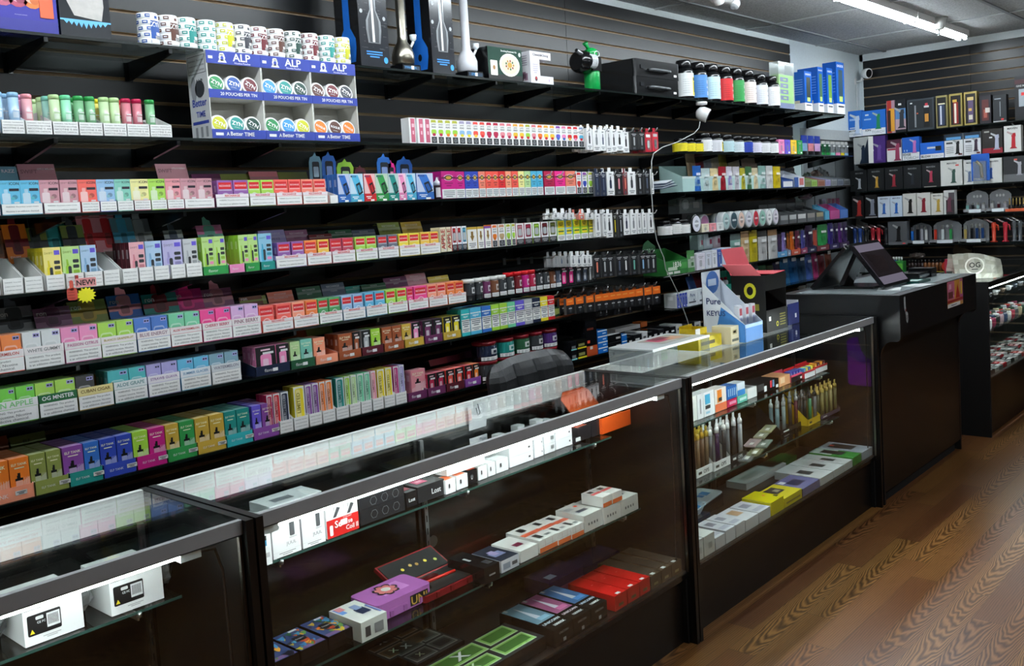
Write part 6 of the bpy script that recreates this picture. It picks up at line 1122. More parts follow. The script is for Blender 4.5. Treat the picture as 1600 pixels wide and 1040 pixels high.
def bput(row, a, b, pt, fn, desc, cat, name='carton', grp=None, dx=.0, short=None, zoff=.0005):
    z = BZ[row]; x = XBS+dx; yA, yB = SY(a, x, z+.05), SY(b, x, z+.05); w = yA-yB-.002; h = ZX((a+b)/2, pt, x)-z-zoff
    m = MB(); fn(m, w, h); sh = short or 'the '+' '.join(desc.split()[:3])
    return solo(name, m, (x, yA, z+zoff), desc, BN[row], cat, grp, rz=-math.pi/2, short=sh, pos=-yA)
def torch(m, cx, z0, h, c, y=-.0012, flip=False, s=1):
    w = h*.22*s; sg = -1 if not flip else 1
    m.fp([(cx-w*.5, z0+h*.08), (cx+w*.5, z0+h*.08), (cx+w*.45, z0+h*.7), (cx-w*.35, z0+h*.7)], c, y); m.fp([(cx-w*.9, z0), (cx+w*.9, z0), (cx+w*.6, z0+h*.08), (cx-w*.6, z0+h*.08)], dk(c, .2), y)
    m.fp([(cx-w*.5, z0+h*.68), (cx+w*.6, z0+h*.68), (cx+w*.5, z0+h*.88), (cx-w*.3, z0+h*.86)], c, y-.0002); m.fp([(cx-w*1.5, z0+h*.92), (cx-w*.3, z0+h*.74), (cx-w*.1, z0+h*.86), (cx-w*1.4, z0+h)], mixc(c, 'silver', .7), y-.0003)
def bx(base, prints=(), torches=(), texts=(), D=.07, side=None, mat='card'):
    def f(m, w, h):
        m.box(0, w, 0, D, 0, h, base, mat, cols=[None, None, None, side, None, None])
        for i, (a, b, c_, d_, cc) in enumerate(prints): m.fr(w*a, w*b, h*c_, h*d_, cc, -.0006-.0003*i)
        for cx, z0, hh, cc in torches: torch(m, w*cx, h*z0, h*hh, cc, -.0012-.0003*len(prints))
        for s, a, b, c_, d_, cc in texts: m.text(s, w*a, w*b, h*c_, h*d_, cc, y=-.0018-.0003*len(prints))
    return f
B_ = [('b1', 1326, 1347, 173, bx('1f6fd0', [(0, 1, 0, .28, 'eceff4'), (.1, .5, .32, .36, 'c8dcf4'), (.1, .5, .62, .70, '9ac0f0')], [(.65, .05, .85, 'c8d8f0')], [('MOTIF', .05, .55, .18, .26, '26282c'), ('TORCH', .05, .6, .05, .15, 'b8bcc4')]), 'blue and white torch box with pale blue torch'),
 ('b1', 1347, 1384, 172, bx('1f6fd0', [(0, 1, 0, .26, 'eceff4'), (.1, .4, .62, .68, '9ac0f0'), (.15, .3, .80, .86, 'e8f0f8')], [(.70, .22, .7, '1f8a5a')], [('ION', .15, .38, .16, .25, '26282c'), ('TORCH', .42, .95, .06, .16, 'b8bcc4')]), 'wide blue and white torch box with green torch'),
 ('b1', 1386, 1399, 157, bx('b08a9a', [(.05, .6, .0, 1, 'b03028'), (.3, .95, .05, .75, 'e0a030'), (.1, .5, .05, .7, '3a1c10')]), 'red and yellow carded torch pack'),
 ('b1', 1399.5, 1416, 155, bx('14161a', [(.0, 1, .08, .72, '5a8ac0'), (0, 1, .08, .4, 'c0a0a8'), (.3, .6, .82, .88, 'e0e0e0')], [(.6, .12, .65, '30343a')]), 'blue and pink carded torch pack on black'),
 ('b1', 1418, 1460, 154, bx('3a4046', [(.05, .95, .05, .95, '23282c'), (.12, .2, .86, .90, 'f0f0f0'), (.62, .84, .08, .7, '0c0c0e'), (.64, .82, .7, .76, 'c8c8c8'), (.68, .78, .76, .84, 'c03040'), (.66, .80, .25, .5, 'c88a3a'), (.28, .34, .1, .8, '8a8e92'), (.36, .42, .52, .56, 'e06a4a')]), 'clear fronted pack with torch and butane can'),
 ('b1', 1463, 1481, 149, bx('8a8050', [(.1, .9, .05, .94, '14120e'), (.25, .75, .08, .72, '2c3a56'), (.36, .5, .1, .68, 'c8ccd8'), (.2, .8, .72, .76, 'e0d8b0')]), 'gold framed box with navy lighter'),
 ('b1', 1484, 1504, 146, bx('9a8a48', [(.1, .9, .05, .94, '160e0a'), (.3, .7, .08, .74, '8a2018'), (.38, .54, .1, .7, 'e8e0d0'), (.25, .6, .74, .82, 'c8a040')]), 'gold framed box with red lighter'),
 ('b1', 1507, 1527, 143, bx('a89450', [(.1, .9, .05, .94, '160f10'), (.3, .72, .08, .74, '5a4a6a'), (.36, .66, .16, .3, 'd8d0c0'), (.25, .75, .74, .84, 'c8b070'), (.35, .6, .42, .5, 'd8b060')]), 'gold framed box with patterned lighter'),
 ('b1', 1531, 1549, 149, bx('1c1820', [(.2, .8, .1, .85, '5a2420'), (.35, .65, .2, .5, 'a05040'), (.5, .9, .38, .55, 'd0c8c0')]), 'dark box with copper red lighter'),
 ('b1', 1552, 1573, 148, bx('22262a', [(.1, .6, .84, .88, '8a9098'), (.5, .56, .2, .75, '8a9094'), (.6, .8, .06, .12, 'ff4a4a'), (0, 1, 0, .04, 'a8a8a8')]), 'charcoal box printed with a thin pen torch'),
 ('b1', 1586, 1612, 118, bx('101216', [(0, 1, .82, .92, '4a2028'), (.25, .6, .3, .7, 'a8b0b8'), (.4, .7, .55, .62, 'ff4040')], [], [('GAS MASK', .1, .95, .74, .81, 'd8d8d8')]), 'black hanging pack with skull-like mask picture'),
 ('b2', 1349, 1384, 212, bx('4a2a7a', [(.08, .4, .90, .94, '8a70b8'), (.05, .2, .0, .7, '5a8a5a'), (.35, .48, .44, .50, 'f0f0f0')], [(.72, .08, .65, '6a4a9a')]), 'purple torch box with faint torch outline'),
 ('b2', 1386, 1409, 218, bx('e4e2e2', [(0, 1, .62, 1, '4a1c34'), (.05, .6, .52, .6, 'b03050')], [(.72, .03, .9, '9a3a5a')]), 'white and wine torch box'),
 ('b2', 1410, 1437, 214, bx('1f5fc0', [(0, 1, 0, .33, 'eceef2'), (.1, .16, .38, .46, 'b8d0f0'), (.25, .31, .38, .46, 'b8d0f0')], [(.72, .30, .62, 'b86ab0')], [('EDGE', .05, .5, .20, .30, '26282c'), ('TORCH', .05, .95, .04, .16, 'b0b4bc')]), 'blue and white torch box with mauve torch'),
 ('b2', 1438, 1475, 222, bx('1f64c8', [(0, 1, 0, .28, 'eceef2'), (.3, .75, .6, .72, 'c8ccd0'), (.65, .9, .46, .74, '101214')], [], [('BLOW', .05, .45, .06, .22, '26282c'), ('TORCH', .48, .95, .06, .2, 'c0c4cc')]), 'low wide blue torch box with black torch'),
 ('b2', 1476, 1505, 209, bx('e8e8ea', [(0, 1, .72, 1, '1c2a3a'), (.1, .9, .74, .86, '5a9ad0'), (.75, .95, .05, .12, '6a1a1a'), (.1, .45, .56, .64, '4a4a4a')] + [(.1, .5, .16+.08*k, .19+.08*k, '9a9a9a') for k in range(4)], [(.72, .1, .65, '16181a')]), 'white and navy torch box with black torch'),
 ('b2', 1506, 1533, 206, bx('e8e8ea', [(0, 1, .72, 1, '1c2a3a'), (.1, .9, .74, .86, '5a9ad0'), (.75, .95, .05, .12, '6a1a1a'), (.1, .45, .56, .64, '4a4a4a')] + [(.1, .5, .16+.08*k, .19+.08*k, '9a9a9a') for k in range(4)], [(.72, .16, .60, '3a2438')]), 'white and navy torch box with purple-black torch'),
 ('b2', 1535, 1567, 201, bx('26221f', [(.1, .35, .86, .92, 'a8a8a0'), (0, 1, 0, .22, '9a1c2c'), (.35, .5, .62, .68, 'f0f0f0')], [(.72, .14, .7, 'b8bcd0')]), 'black and red torch box with silver torch'),
 ('b2', 1569, 1596, 196, bx('e6e6e2', [], [(.55, .12, .68, 'c81c2c')], [('MAVEN', .2, .8, .86, .93, '3a3a3a')], side='3a4a40'), 'white torch box with red torch'),
 ('b3', 1329, 1355, 266, bx('15181a', [], [(.55, .12, .55, 'b8bcc4')], [('MAVEN', .25, .85, .82, .89, '9a9c9e')]), 'black torch box with silver torch'),
 ('b3', 1356, 1382, 263, bx('15181a', [], [(.55, .12, .58, 'c89a3a')], [('MAVEN', .2, .8, .82, .89, '9a9c9e')]), 'black torch box with gold torch'),
 ('b3', 1383, 1411, 261, bx('15181a', [], [(.5, .12, .62, '9a2c3a')], [('MAVEN', .2, .8, .82, .89, '9a9c9e')]), 'black torch box with dark red torch'),
 ('b3', 1412, 1440, 258, bx('15181a', [], [(.5, .15, .55, '2a2e38')], [('MAVEN', .2, .8, .82, .89, '9a9c9e')]), 'black torch box with black torch'),
 ('b3', 1441, 1469, 255, bx('15181a', [(.1, .8, 0, .03, 'b0a8a0')], [(.5, .2, .55, 'b83a54')], [('MAVEN', .2, .8, .82, .89, '9a9c9e')]), 'black torch box with rose red torch'),
 ('b3', 1470, 1504, 250, bx('dcdcd8', [(.7, .85, .76, .82, 'e05a5a')], [(.6, .10, .62, '3a5a50')], [('MAVEN', .25, .8, .84, .91, '4a4a4a')]), 'white torch box with dark green torch'),
 ('b3', 1506, 1536, 249, bx('dcdcd8', [], [(.3, .1, .5, '6a7a9a')], [('MAVEN', .15, .6, .84, .91, '4a4a4a')]), 'white torch box behind the blue blister card'),
 ('b3', 1537, 1566, 247, bx('dcdcd8', [], [(.4, .18, .5, '3a62b0')], [('MAVEN', .2, .9, .84, .91, '4a4a4a')]), 'white torch box with blue torch'),
 ('b3', 1568, 1602, 244, bx('2a2c2e', [(0, 1, 0, .3, '6a6c6e'), (.5, .65, .84, .9, 'f06a5a')], [(.75, .25, .6, 'b0b0b8')]), 'charcoal and grey torch box'),
 ('b4', 1332, 1350, 306, bx('141214', [], [(.6, .1, .8, 'a82c28')]), 'black box with red pen torch'),
 ('b4', 1352, 1371, 304, bx('121214', [(0, 1, 0, .05, 'a8a4a8')], [(.6, .1, .8, '8a90a0')]), 'black box with silver pen torch'),
 ('b4', 1372, 1391, 307, bx('d4e0ee', [], [(.5, .15, .6, '2f6ac0')], [('MAVEN', .2, .85, .86, .93, '4a5a7a')]), 'pale torch box with blue torch, left of pair'),
 ('b4', 1391.5, 1410, 306, bx('d0dff0', [], [(.5, .15, .6, '2f6ac0')], [('MAVEN', .2, .85, .86, .93, '4a5a7a')]), 'pale torch box with blue torch, right of pair'),
 ('b4', 1411, 1432, 302, bx('dcdad4', [], [(.55, .12, .72, '14120e')]), 'white torch box with black torch'),
 ('b4', 1433, 1454, 301, bx('dcdad4', [], [(.5, .14, .72, '8a1c2c')]), 'white torch box with burgundy torch'),
 ('b4', 1455, 1474, 302, bx('dcdad4', [], [(.6, .14, .68, 'b89a40')], [('MAVEN', .15, .9, .86, .93, '3a3a3a')]), 'white torch box with brass torch'),
 ('b4', 1475, 1492, 297, bx('d8d8d6', [(.2, 1, 0, .6, '3a3436'), (.45, 1, .6, .9, '5a5458')], [(.5, .1, .7, '6a3a4a')]), 'white and grey torch box'),
 ('b5', 1388, 1418, 346, bx('55585c', [(0, 1, 0, .12, '6a6c70'), (.75, .9, .03, .08, 'ff5a5a')], [(.55, .14, .75, '0e0e10')]), 'grey carded black torch'),
]
for row, a, b, pt, fn, ds in B_: bput(row, a, b, pt, fn, ds, 'torch box', 'torch_box', 'torch boxes '+BN[row])
# angled torch box at the shelf end
m = MB(); m.box(0, .16, 0, .06, 0, .23, 'd8dad6'); m.fp([(.06, 0), (.16, 0), (.16, .22), (.10, .08)], '1c2c40'); torch(m, .10, .01, .17, '22344a'); solo('torch_box', m, (XBS-.05, 3.235, BZ['b2']+.0005), 'white and navy torch box turned at the shelf end', BN['b2'], 'torch box', rz=-math.pi/2-.35, pos=-9)
bput('b3', 1518, 1547, 240, lambda m, w, h: (m.box(0, w, 0, .003, h*.1, h, '1f5fc0'), m.box(w*.15, w*.85, -.03, 0, h*.0, h*.75, 'c8d0d0', 'clear'), m.tube([(w*.3, -.012, h*.75), (w*.55, -.012, h*.62), (w*.6, -.012, h*.2)], .013, 'b89a6a', 'metal'), m.text('STEALTH', w*.1, w*.7, h*.12, h*.2, 'e8e8e8')), 'blue blister card with brass torch', 'blister card', 'blister_card', dx=-.035)
# arched lighter displays
def arch(row, a, b, pt, desc, items, tag='d8dce0', c='8a8c90', mark='lighter'):
    x = XBS+.002; z = BZ[row]; yA, yB = SY(a, x, z+.03), SY(b, x, z+.03); w = yA-yB-.003; h = ZX((a+b)/2, pt, x+.1)-z
    t = thing('lighter_display', (x, yA, z+.0005), desc, BN[row], 'display', 'arched lighter displays', rz=-math.pi/2, short='an arched display', pos=-yA)
    m = MB(); m.prism([(0, 0), (w, 0), (w, h*.75), (w*.88, h*.88), (w*.5, h), (w*.12, h*.88), (0, h*.75)], .10, .103, c); m.disc(w*.35, h*.72, w*.05, h*.06, lt(c, .5), .099); m.disc(w*.5, h*.72, w*.05, h*.06, lt(c, .5), .099); m.disc(w*.65, h*.72, w*.05, h*.06, lt(c, .5), .099); add('arched_header', m, t)
    m = MB(); m.box(0, w, 0, .10, 0, .012, 'b8bcc0'); m.box(0, w, 0, .002, 0, .035, c); m.fr(w*.25, w*.8, .004, .030, 'e8f0f4', -.0009); add('tray_base', m, t)
    for i, (fx, cc, hh) in enumerate(items):
        m = MB(); m.box(-.010, .010, -.006, .006, 0, hh*.75, cc, 'gloss'); m.box(-.009, .009, -.006, .006, hh*.76, hh, 'silver', 'metal')
        yy = yA-w*fx; cn = {'2a6ab8': 'blue', 'a8a8b0': 'silver', 'c83a2a': 'red', 'd0d8d8': 'white', '2f8a4a': 'green', 'b8a05a': 'brass', '1c3a6a': 'navy', '7ab0a8': 'aqua', '16181c': 'black', 'b0d0d0': 'pale blue', '4a1c24': 'wine', 'c8c8c8': 'grey'}.get(cc, 'grey')
        solo('lighter', m, (x+.05, yy, z+.0135), '%s lighter standing in an arched display' % cn, BN[row], 'lighter', 'lighters in the arched displays', rz=-math.pi/2, short='the %s lighter' % cn, pos=-yy)
arch('b4', 1505, 1540, 297, 'grey arched lighter display, left one', [(.12, '7ab0a8', .07), (.36, '16181c', .07), (.6, 'b0d0d0', .07), (.85, 'c8c8c8', .07)]); arch('b4', 1541, 1576, 295, 'grey arched lighter display, right one', [(.2, 'c8c8c8', .08), (.5, '4a1c24', .07), (.8, 'a8a8b0', .07)])
arch('b5', 1418, 1451, 348, 'grey arched display of clear tubes', [(.15, '2a6ab8', .13), (.4, '16181c', .15), (.62, 'a8a8b0', .15), (.82, 'c8c8c8', .14)], c='606468'); arch('b5', 1453, 1498, 343, 'grey arched display of red, white and green torches', [(.14, 'c83a2a', .14), (.4, 'd0d8d8', .14), (.68, '2f8a4a', .14)], c='7a7c80'); arch('b5', 1500, 1541, 341, 'grey arched display of slanted pens', [(.15, 'b8a05a', .13), (.4, '16181c', .14), (.6, '1c3a6a', .14), (.82, '1c3a6a', .14)], c='8a8c90')
def torch3d(row, px, c, desc, h=.17, pos=None):
    z = BZ[row]; x = XBS+.04; y = SY(px, x, z+.08); m = MB(); m.lathe([(.026, 0), (.028, .008), (.014, .012), (.016, h*.6), (.020, h*.75), (.014, h*.85)], c, seg=14, mat='gloss'); m.tube([(0, 0, h*.8), (-.04, 0, h*.92), (-.075, 0, h)], .009, mixc(c, 'silver', .6), 'metal'); m.tube([(.0, 0, h*.78), (.03, 0, h*.72), (.034, 0, h*.5)], .006, c)
    solo('torch_lighter', m, (x, y, z+.0005), desc, BN[row], 'torch lighter', 'loose torch lighters', rz=-math.pi/2, pos=-y)
for px, c, ds in [(1336, '1c3a7a', 'navy torch lighter beside the shelf end'), (1344, '2a4a90', 'blue torch lighter with white top'), (1353, '16181a', 'black torch lighter'), (1364, 'a02430', 'red torch lighter, left of two'), (1373, 'b02a34', 'red torch lighter, right of two'), (1385, '26282c', 'black torch lighter with chrome nozzle')]: torch3d('b5', px, c, ds, .18)
torch3d('b5', 1553, 'c0402c', 'orange torch lighter', .19); torch3d('b5', 1571, 'b02a38', 'crimson torch lighter', .19)
for px in (1585, 1594): torch3d('b5', px, '4a4e52', 'grey patterned torch lighter', .2)
x = XBS; z = BZ['b4']; yA = SY(1571, x, z); m = MB(); m.box(0, .22, 0, .1, 0, .022, 'd8603a'); solo('strip_tray', m, (x, yA, z+.0005), 'orange tray of brass pens', BN['b4'], 'tray', rz=-math.pi/2, pos=-yA)
for i in range(8):
    m = MB(); m.lathe([(.006, 0), (.006, .07), (.003, .085)], 'c8b070', seg=8, mat='metal'); m.lathe([(.007, -.0), (.007, .03)], '16242a', seg=8); solo('pen_torch', m, (x+.05, yA-.02-.025*i, z+.0235), 'brass tipped pen in the orange tray', BN['b4'], 'pen', 'brass pens in the orange tray', pos=-(yA-.02-.025*i))
# lowest back shelf
zz = BZ['b6']
def bbott(px, c, cap, h, ds, r=.014, grp='small bottles on the back wall lowest shelf'):
    x = XBS+.04; y = SY(px, x, zz+.05); m = MB(); m.lathe([(r, 0), (r, h*.7), (r*.5, h*.78)], c, seg=10); m.lathe([(r*.6, h*.78), (r*.6, h)], cap, seg=10); solo('small_bottle', m, (x, y, zz+.0005), ds, BN['b6'], 'bottle', grp, pos=-y, short='a small bottle')
for i, px in enumerate((1397, 1401, 1405, 1409)): bbott(px, ['2a5aa8', '1f4a80', '3a9a4a', '4aa85a'][i], 'e8e8e8', .13, ['blue', 'deep blue', 'green', 'bright green'][i]+' bottle with white cap')
for px in (1421, 1426, 1431, 1436, 1441): bbott(px, '2a1c1c', '16100e', .10, 'dark dropper bottle')
for px in (1446, 1452, 1458, 1464, 1470, 1476): bbott(px, '7a4a2a', '1c1412', .10, 'brown bottle behind a yellow strip')
bput('b6', 1396, 1412, 408, bx('2f8a3a', [(.1, .9, .2, .8, '6ac84a')]), 'green carton', 'box', dx=-.03); bput('b6', 1446, 1478, 424, bx('b8a83a', [], D=.01), 'low yellow strip', 'strip', 'price_strip', dx=-.02)
for px, c, ds in [(1481, 'a83a2a', 'red and tan tape roll'), (1490, '9a7a54', 'tan tape roll')]:
    x = XBS+.03; y = SY(px, x, zz+.05); m = MB(); m.lathe([(.045, -.02), (.045, .02)], c, seg=18, M=Matrix.Rotation(math.pi/2, 4, 'Y'), cap=True); m.lathe([(.02, -.021), (.02, .021)], '2a2018', seg=14, M=Matrix.Rotation(math.pi/2, 4, 'Y')); solo('tape_roll', m, (x, y, zz+.046), ds, BN['b6'], 'roll', pos=-y)
crumple_bag(XBS+.10, SY(1433, XBS+.1, zz+.15), zz+.105, .05, .07, .05, '6a5a54', 'brown tangle of small items on the bottles', BN['b6'], 9)
m = MB(); m.lathe([(.075, 0), (.075, .012)], '5a4a3a', seg=24, mat='matte', M=Matrix.Rotation(math.pi/2, 4, 'Y')); solo('round_plaque', m, (XB-.055, SY(1503, XB-.055, 1.02), 1.02), 'round brown mottled plaque hanging on the back wall slats', '', 'plaque')

# ================================================================== glass showcases
YF, YBK, ZT_ = 1.72, 2.15, .95
def showcase(x0, x1, desc, shelves, side_l=True, name='display_case', short='case', yf=YF, led=True):
    t = thing(name, (x0, yf, 0), desc, '', 'display case', 'glass display cases', short=short); L = x1-x0; D = YBK-YF
    m = MB(); m.box(.03, L-.03, .03, D-.02, .0, .255, '14100d', 'laminate'); m.box(.0, .03, .012, D-.02, .0, .24, '050505', 'matte'); m.box(L-.03, L, .012, D-.02, .0, .24, '050505', 'matte'); m.box(.012, L-.012, .008, .03, .238, .257, '101012', 'gloss'); add('base_cabinet', m, t)
    m = MB(); m.box(.018, L-.018, .012, D-.01, .257, .262, '1b1512', 'laminate'); add('deck', m, t)
    for X in (0, L-.018): m = MB(); m.box(X, X+.018, -.018, D+.01, 0, ZT_, '0b0b0c', 'laminate'); add('side_panel', m, t)
    m = MB(); m.box(.020, L-.020, 0, .005, .262, ZT_-.03, 'white', 'glass'); add('front_glass', m, t)
    m = MB(); m.box(.018, L-.018, .006, D, ZT_-.007, ZT_-.001, 'white', 'glass'); add('top_glass', m, t)
    m = MB(); m.box(.018, L-.018, -.004, .010, ZT_-.030, ZT_, 'a4a6a8', 'card'); m.box(.018, L-.018, .0, .016, ZT_-.034, ZT_-.030, '6a6c6e', 'card'); add('front_rail', m, t)
    m = MB(); m.box(.018, L-.018, D-.012, D+.004, ZT_-.072, ZT_, 'f4f6f6', 'gloss'); add('rear_rail', m, t)
    for X in (.020, L-.026): m = MB(); m.box(X, X+.006, -.001, .008, .262, ZT_-.036, 'a09a90', 'metal'); add('edge_trim', m, t)
    for i, (a, b) in enumerate(((.018, L*.52), (L*.48, L-.018))): m = MB(); yy = D-.008*(i+1); m.box(a, b, yy-.005, yy, .262, ZT_-.073, '0f0c0b', 'gloss'); m.tube([((b-.05 if i == 0 else a+.05), yy-.006, .55), ((b-.05 if i == 0 else a+.05), yy-.009, .55)], .018, '8a8a88', 'metal', 14); add('sliding_door', m, t)
    for X in (.03, L*.49, L-.045):
        m = MB(); m.box(X, X+.014, D-.030, D-.018, .262, ZT_-.074, '9a9c9e', 'metal'); [m.box(X+.005, X+.009, D-.0305, D-.030, .30+.04*k, .32+.04*k, '16181a', 'matte') for k in range(14)]; add('shelf_standard', m, t)
    for (z, ya, a, b) in shelves:
        m = MB(); m.box(a-x0, b-x0, ya-yf, D-.034, z-.007, z-.001, 'white', 'shelf_glass'); s = add('glass_shelf_pane', m, t)
        m = MB(); m.box(a-x0, b-x0, ya-yf-.001, ya-yf, z-.007, z-.001, '2c4a44', 'gloss'); e = add('shelf_edge', m, s)
        for X in (a-x0+.08, (a+b)/2-x0, b-x0-.10): m = MB(); m.box(X, X+.004, ya-yf+.004, D-.031, z-.024, z-.0075, 'c8cacb', 'metal'); m.tube([(X+.002, ya-yf+.006, z-.016), (X+.002, ya-yf-.004, z-.012), (X+.002, ya-yf-.005, z-.004)], .004, 'd8dadb', 'metal'); add('shelf_bracket', m, s)
    if led:
        m = MB(); m.tube([(.075, .026, ZT_-.043), (L-.15, .026, ZT_-.043)], .0055, 'white', 'led_light', 8); add('led_tube', m, t)
        for X in (.03, L-.15): m = MB(); m.box(X, X+.045, .014, .036, ZT_-.054, ZT_-.037, 'e0e2e4', 'gloss'); add('tube_holder', m, t)
        m = MB(); m.tube([(L-.11, .022, ZT_-.045), (L-.07, .022, ZT_-.05), (L-.055, .024, ZT_-.10), (L-.05, .026, .6), (L-.058, .03, .264)], .003, '2a2422', 'gloss', 6); add('lamp_cord', m, t)
    return t
ZU, ZL, YU, YL = .766, .495, 1.90, 1.855
showcase(-.72, 1.054, 'near glass display case holding two white cartons', [(ZU, YU, -.62, .985)], short='the near case')
showcase(1.060, 2.796, 'middle glass display case with orange box and purple case inside', [(ZU, YU, 1.16, 2.60), (ZL, YL, 1.12, 2.69)], short='the middle case')
showcase(2.802, 4.575, 'far glass display case with yellow boxes beside the register counter', [(.686, YU, 2.86, 4.44), (.470, YL, 2.86, 4.44)], short='the far case')
# merchandise in the cases
def cbox(z, L, R, h, c, desc, where, d=.10, fr=(), tp=(), side=None, top=None, name='carton', cat='box', mat='gloss', txt=(), ttxt=(), zoff=.0008, grp=None, rz=0, short=None, topc=None, extra=None):
    """carton whose lower front edge runs from pixel L to pixel R on the plane z"""
    x0, y0 = AZ(L[0], L[1], z); x1, _ = AZ(R[0], R[1], z); d_ = ray(*R); s = y0/d_[1]; x1 = d_[0]*s; w = x1-x0-.002
    if y0 < 1.742: x1 = x1*1.742/y0; x0 = x0*1.742/y0; w = x1-x0-.002; y0 = 1.742
    y0 = min(y0, 2.105-d)
    m = MB(); m.box(0, w, 0, d, 0, h, c, mat, cols=[None, None, None, side, top, None])
    for i, (a, b, p, q, cc) in enumerate(fr): m.fr(w*a, w*b, h*p, h*q, cc, -.0006-.0002*i)
    for i, (a, b, p, q, cc) in enumerate(tp): m.tr(w*a, w*b, d*p, d*q, cc, h+.0005+.0003*i)
    for s, a, b, p, q, cc in txt: m.text(s, w*a, w*b, h*p, h*q, cc, y=-.0014)
    for s, a, b, p, q, cc in ttxt: m.text(s, w*a, w*b, d*p, d*q, cc, O=Vector((0, 0, h+.0014)), U=Vector((1, 0, 0)), V=Vector((0, 1, 0)))
    if extra: extra(m, w, d, h)
    return solo(name, m, (x0, y0, z+zoff), desc, where, cat, grp, rz=rz, short=short or 'the '+' '.join(desc.split()[:3]))
CU, CL, CD = 'on the middle case upper shelf', 'on the middle case lower shelf', 'on the middle case floor'
BAR = [(.62+.035*k, .64+.035*k, .35, .75, '1a1a1c') for k in range(8)]
# near case
for L, R, h, ds in [((40, 1013), (134, 981), .083, 'left white carton with black barcode label and black wrap'), ((175, 964), (258, 934), .083, 'right white carton with black barcode label and black wrap')]:
    def ex(m, w, d, h):
        m.rrect(w*.06, w*.62, h*.22, h*.72, .003, '16171a', -.0010); m.fr(w*.38, w*.60, h*.32, h*.66, 'e4e4e6', -.0014); [m.fr(w*(.40+.02*k), w*(.41+.02*k), h*.38, h*.62, '2a2a2c', -.0018) for k in range(9)]; m.fp([(w*.09, h*.27), (w*.17, h*.27), (w*.13, h*.38)], 'f0dc30', -.0014); m.text('CE FC', w*.22, w*.36, h*.46, h*.56, 'e8e8e8', y=-.0014); m.rrect(w*.2, w*.33, h*.58, h*.66, .002, 'e8e8e8', -.0014); m.text('SMOKE', w*.02, w*.3, h*.84, h*.92, '9a9a9c', y=-.0014); textbars(m, w*.3, w*.6, h*.08, h*.16, 2, 'b0b0b2')
    cbox(ZU, L, R, h, 'f4f4f4', ds, 'in the near display case', d=.13, extra=ex, grp='white cartons in the near case')
    x0, y0 = AZ(L[0], L[1], ZU); crumple_bag(x0-.055, y0+.09, ZU+.001, .048, .06, .075, '15161a', 'black shrink-wrapped bundle, %s carton' % ('left of the left' if L[0] < 100 else 'left of the right'), 'in the near display case', 3+L[0], 'gloss')
crumple_bag(1.0*AZ(262, 930, ZU)[0]+.02, AZ(258, 934, ZU)[1]+.08, ZU+.001, .02, .05, .07, '202226', 'black shrink-wrapped bundle at the right end', 'in the near display case', 8, 'gloss')
# middle case upper shelf
def jx(m, w, d, h):
    m.rrect(w*.62, w*.80, h*.52, h*.95, .003, '55585c', -.0012); m.fr(w*.60, w*.88, h*.46, h*.5, 'c8c8c8', -.001); m.text('JUUL', w*.42, w*.88, h*.26, h*.38, '7a7c80', y=-.0014, bold=False); m.fr(0, w, h*.155, h*.16, 'c0c0c0', -.001); textbars(m, w*.2, w*.8, h*.03, h*.13, 2, '9a9a9c')
cbox(ZU, (392, 893), (427, 878), .075, 'f2f2f2', 'white carton with blue square at the left post', CU, d=.06, fr=[(.35, .8, .62, .8, '2a9ad0'), (.35, .8, .8, .95, '2a2a2a'), (.3, .9, .25, .4, 'c0c0c0')])
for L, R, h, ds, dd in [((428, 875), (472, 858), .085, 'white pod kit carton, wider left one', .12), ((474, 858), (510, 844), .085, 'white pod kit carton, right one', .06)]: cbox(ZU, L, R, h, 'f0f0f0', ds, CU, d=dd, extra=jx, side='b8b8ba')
def sx_(m, w, d, h):
    m.fr(0, w, 0, h*.52, 'd8221f', -.0008); m.text('Se', w*.24, w*.46, h*.24, h*.46, 'f6f0f0', y=-.0016); m.text('se', w*.66, w*.8, h*.24, h*.40, 'f6f0f0', y=-.0016); m.text('Coil II', w*.58, w*.97, h*.08, h*.24, 'f6f0f0', y=-.0016); m.rrect(w*.42, w*.64, h*.27, h*.44, .003, 'f4f4f4', -.0018)
    m.rrect(w*.08, w*.18, h*.06, h*.36, .003, 'f0e8e8', -.0014); m.text('COILART', w*.5, w*.8, h*.46, h*.51, 'f0c8c8', y=-.0016)
    for cx in (.28, .72): m.fp([(w*(cx-.08), h*.56), (w*(cx+.02), h*.56), (w*(cx+.16), h*.80), (w*(cx+.06), h*.84)], '4a4c50', -.0012); m.fr(w*(cx-.18), w*(cx-.16), h*.6, h*.95, 'c8c8c8', -.0012); m.fr(w*(cx-.04), w*(cx-.02), h*.75, h*.98, 'b0b0b0', -.0012)
cbox(ZU, (512, 843), (562, 824), .088, 'f4f2f2', 'white and red coil carton printed with two tanks', CU, d=.05, extra=sx_)
def hexes(m, w, d, h):
    for k in range(3):
        cx = w*(.3+.25*k); P = [(cx+.012*math.cos(a), h*.5+.012*math.sin(a)) for a in [q*math.pi/3 for q in range(6)]]
        for i in range(6): a, b = P[i], P[(i+1) % 6]; m.fp([a, b, (b[0]*.94+cx*.06, b[1]*.94+h*.03), (a[0]*.94+cx*.06, a[1]*.94+h*.03)], '8a8c90', -.0012)
    for q, cc in enumerate(('4a6a8a', 'c8505a', '5a5c60', '8a8c90', '3a5a7a', 'c0c0c4')): m.tr(w*(.1+.14*q), w*(.2+.14*q), d*(.2+.1*(q % 3)), d*(.4+.1*(q % 3)), cc, h+.0008)
zs = ZU
cbox(ZU, (564, 822), (634, 796), .040, '26272a', 'black hexagon patterned carton, bottom of three', CU, d=.14, extra=hexes); cbox(ZU, (564, 822), (634, 796), .03, '2a2b2e', 'black hexagon patterned carton, upper one', CU, d=.14, extra=hexes, zoff=.0415)
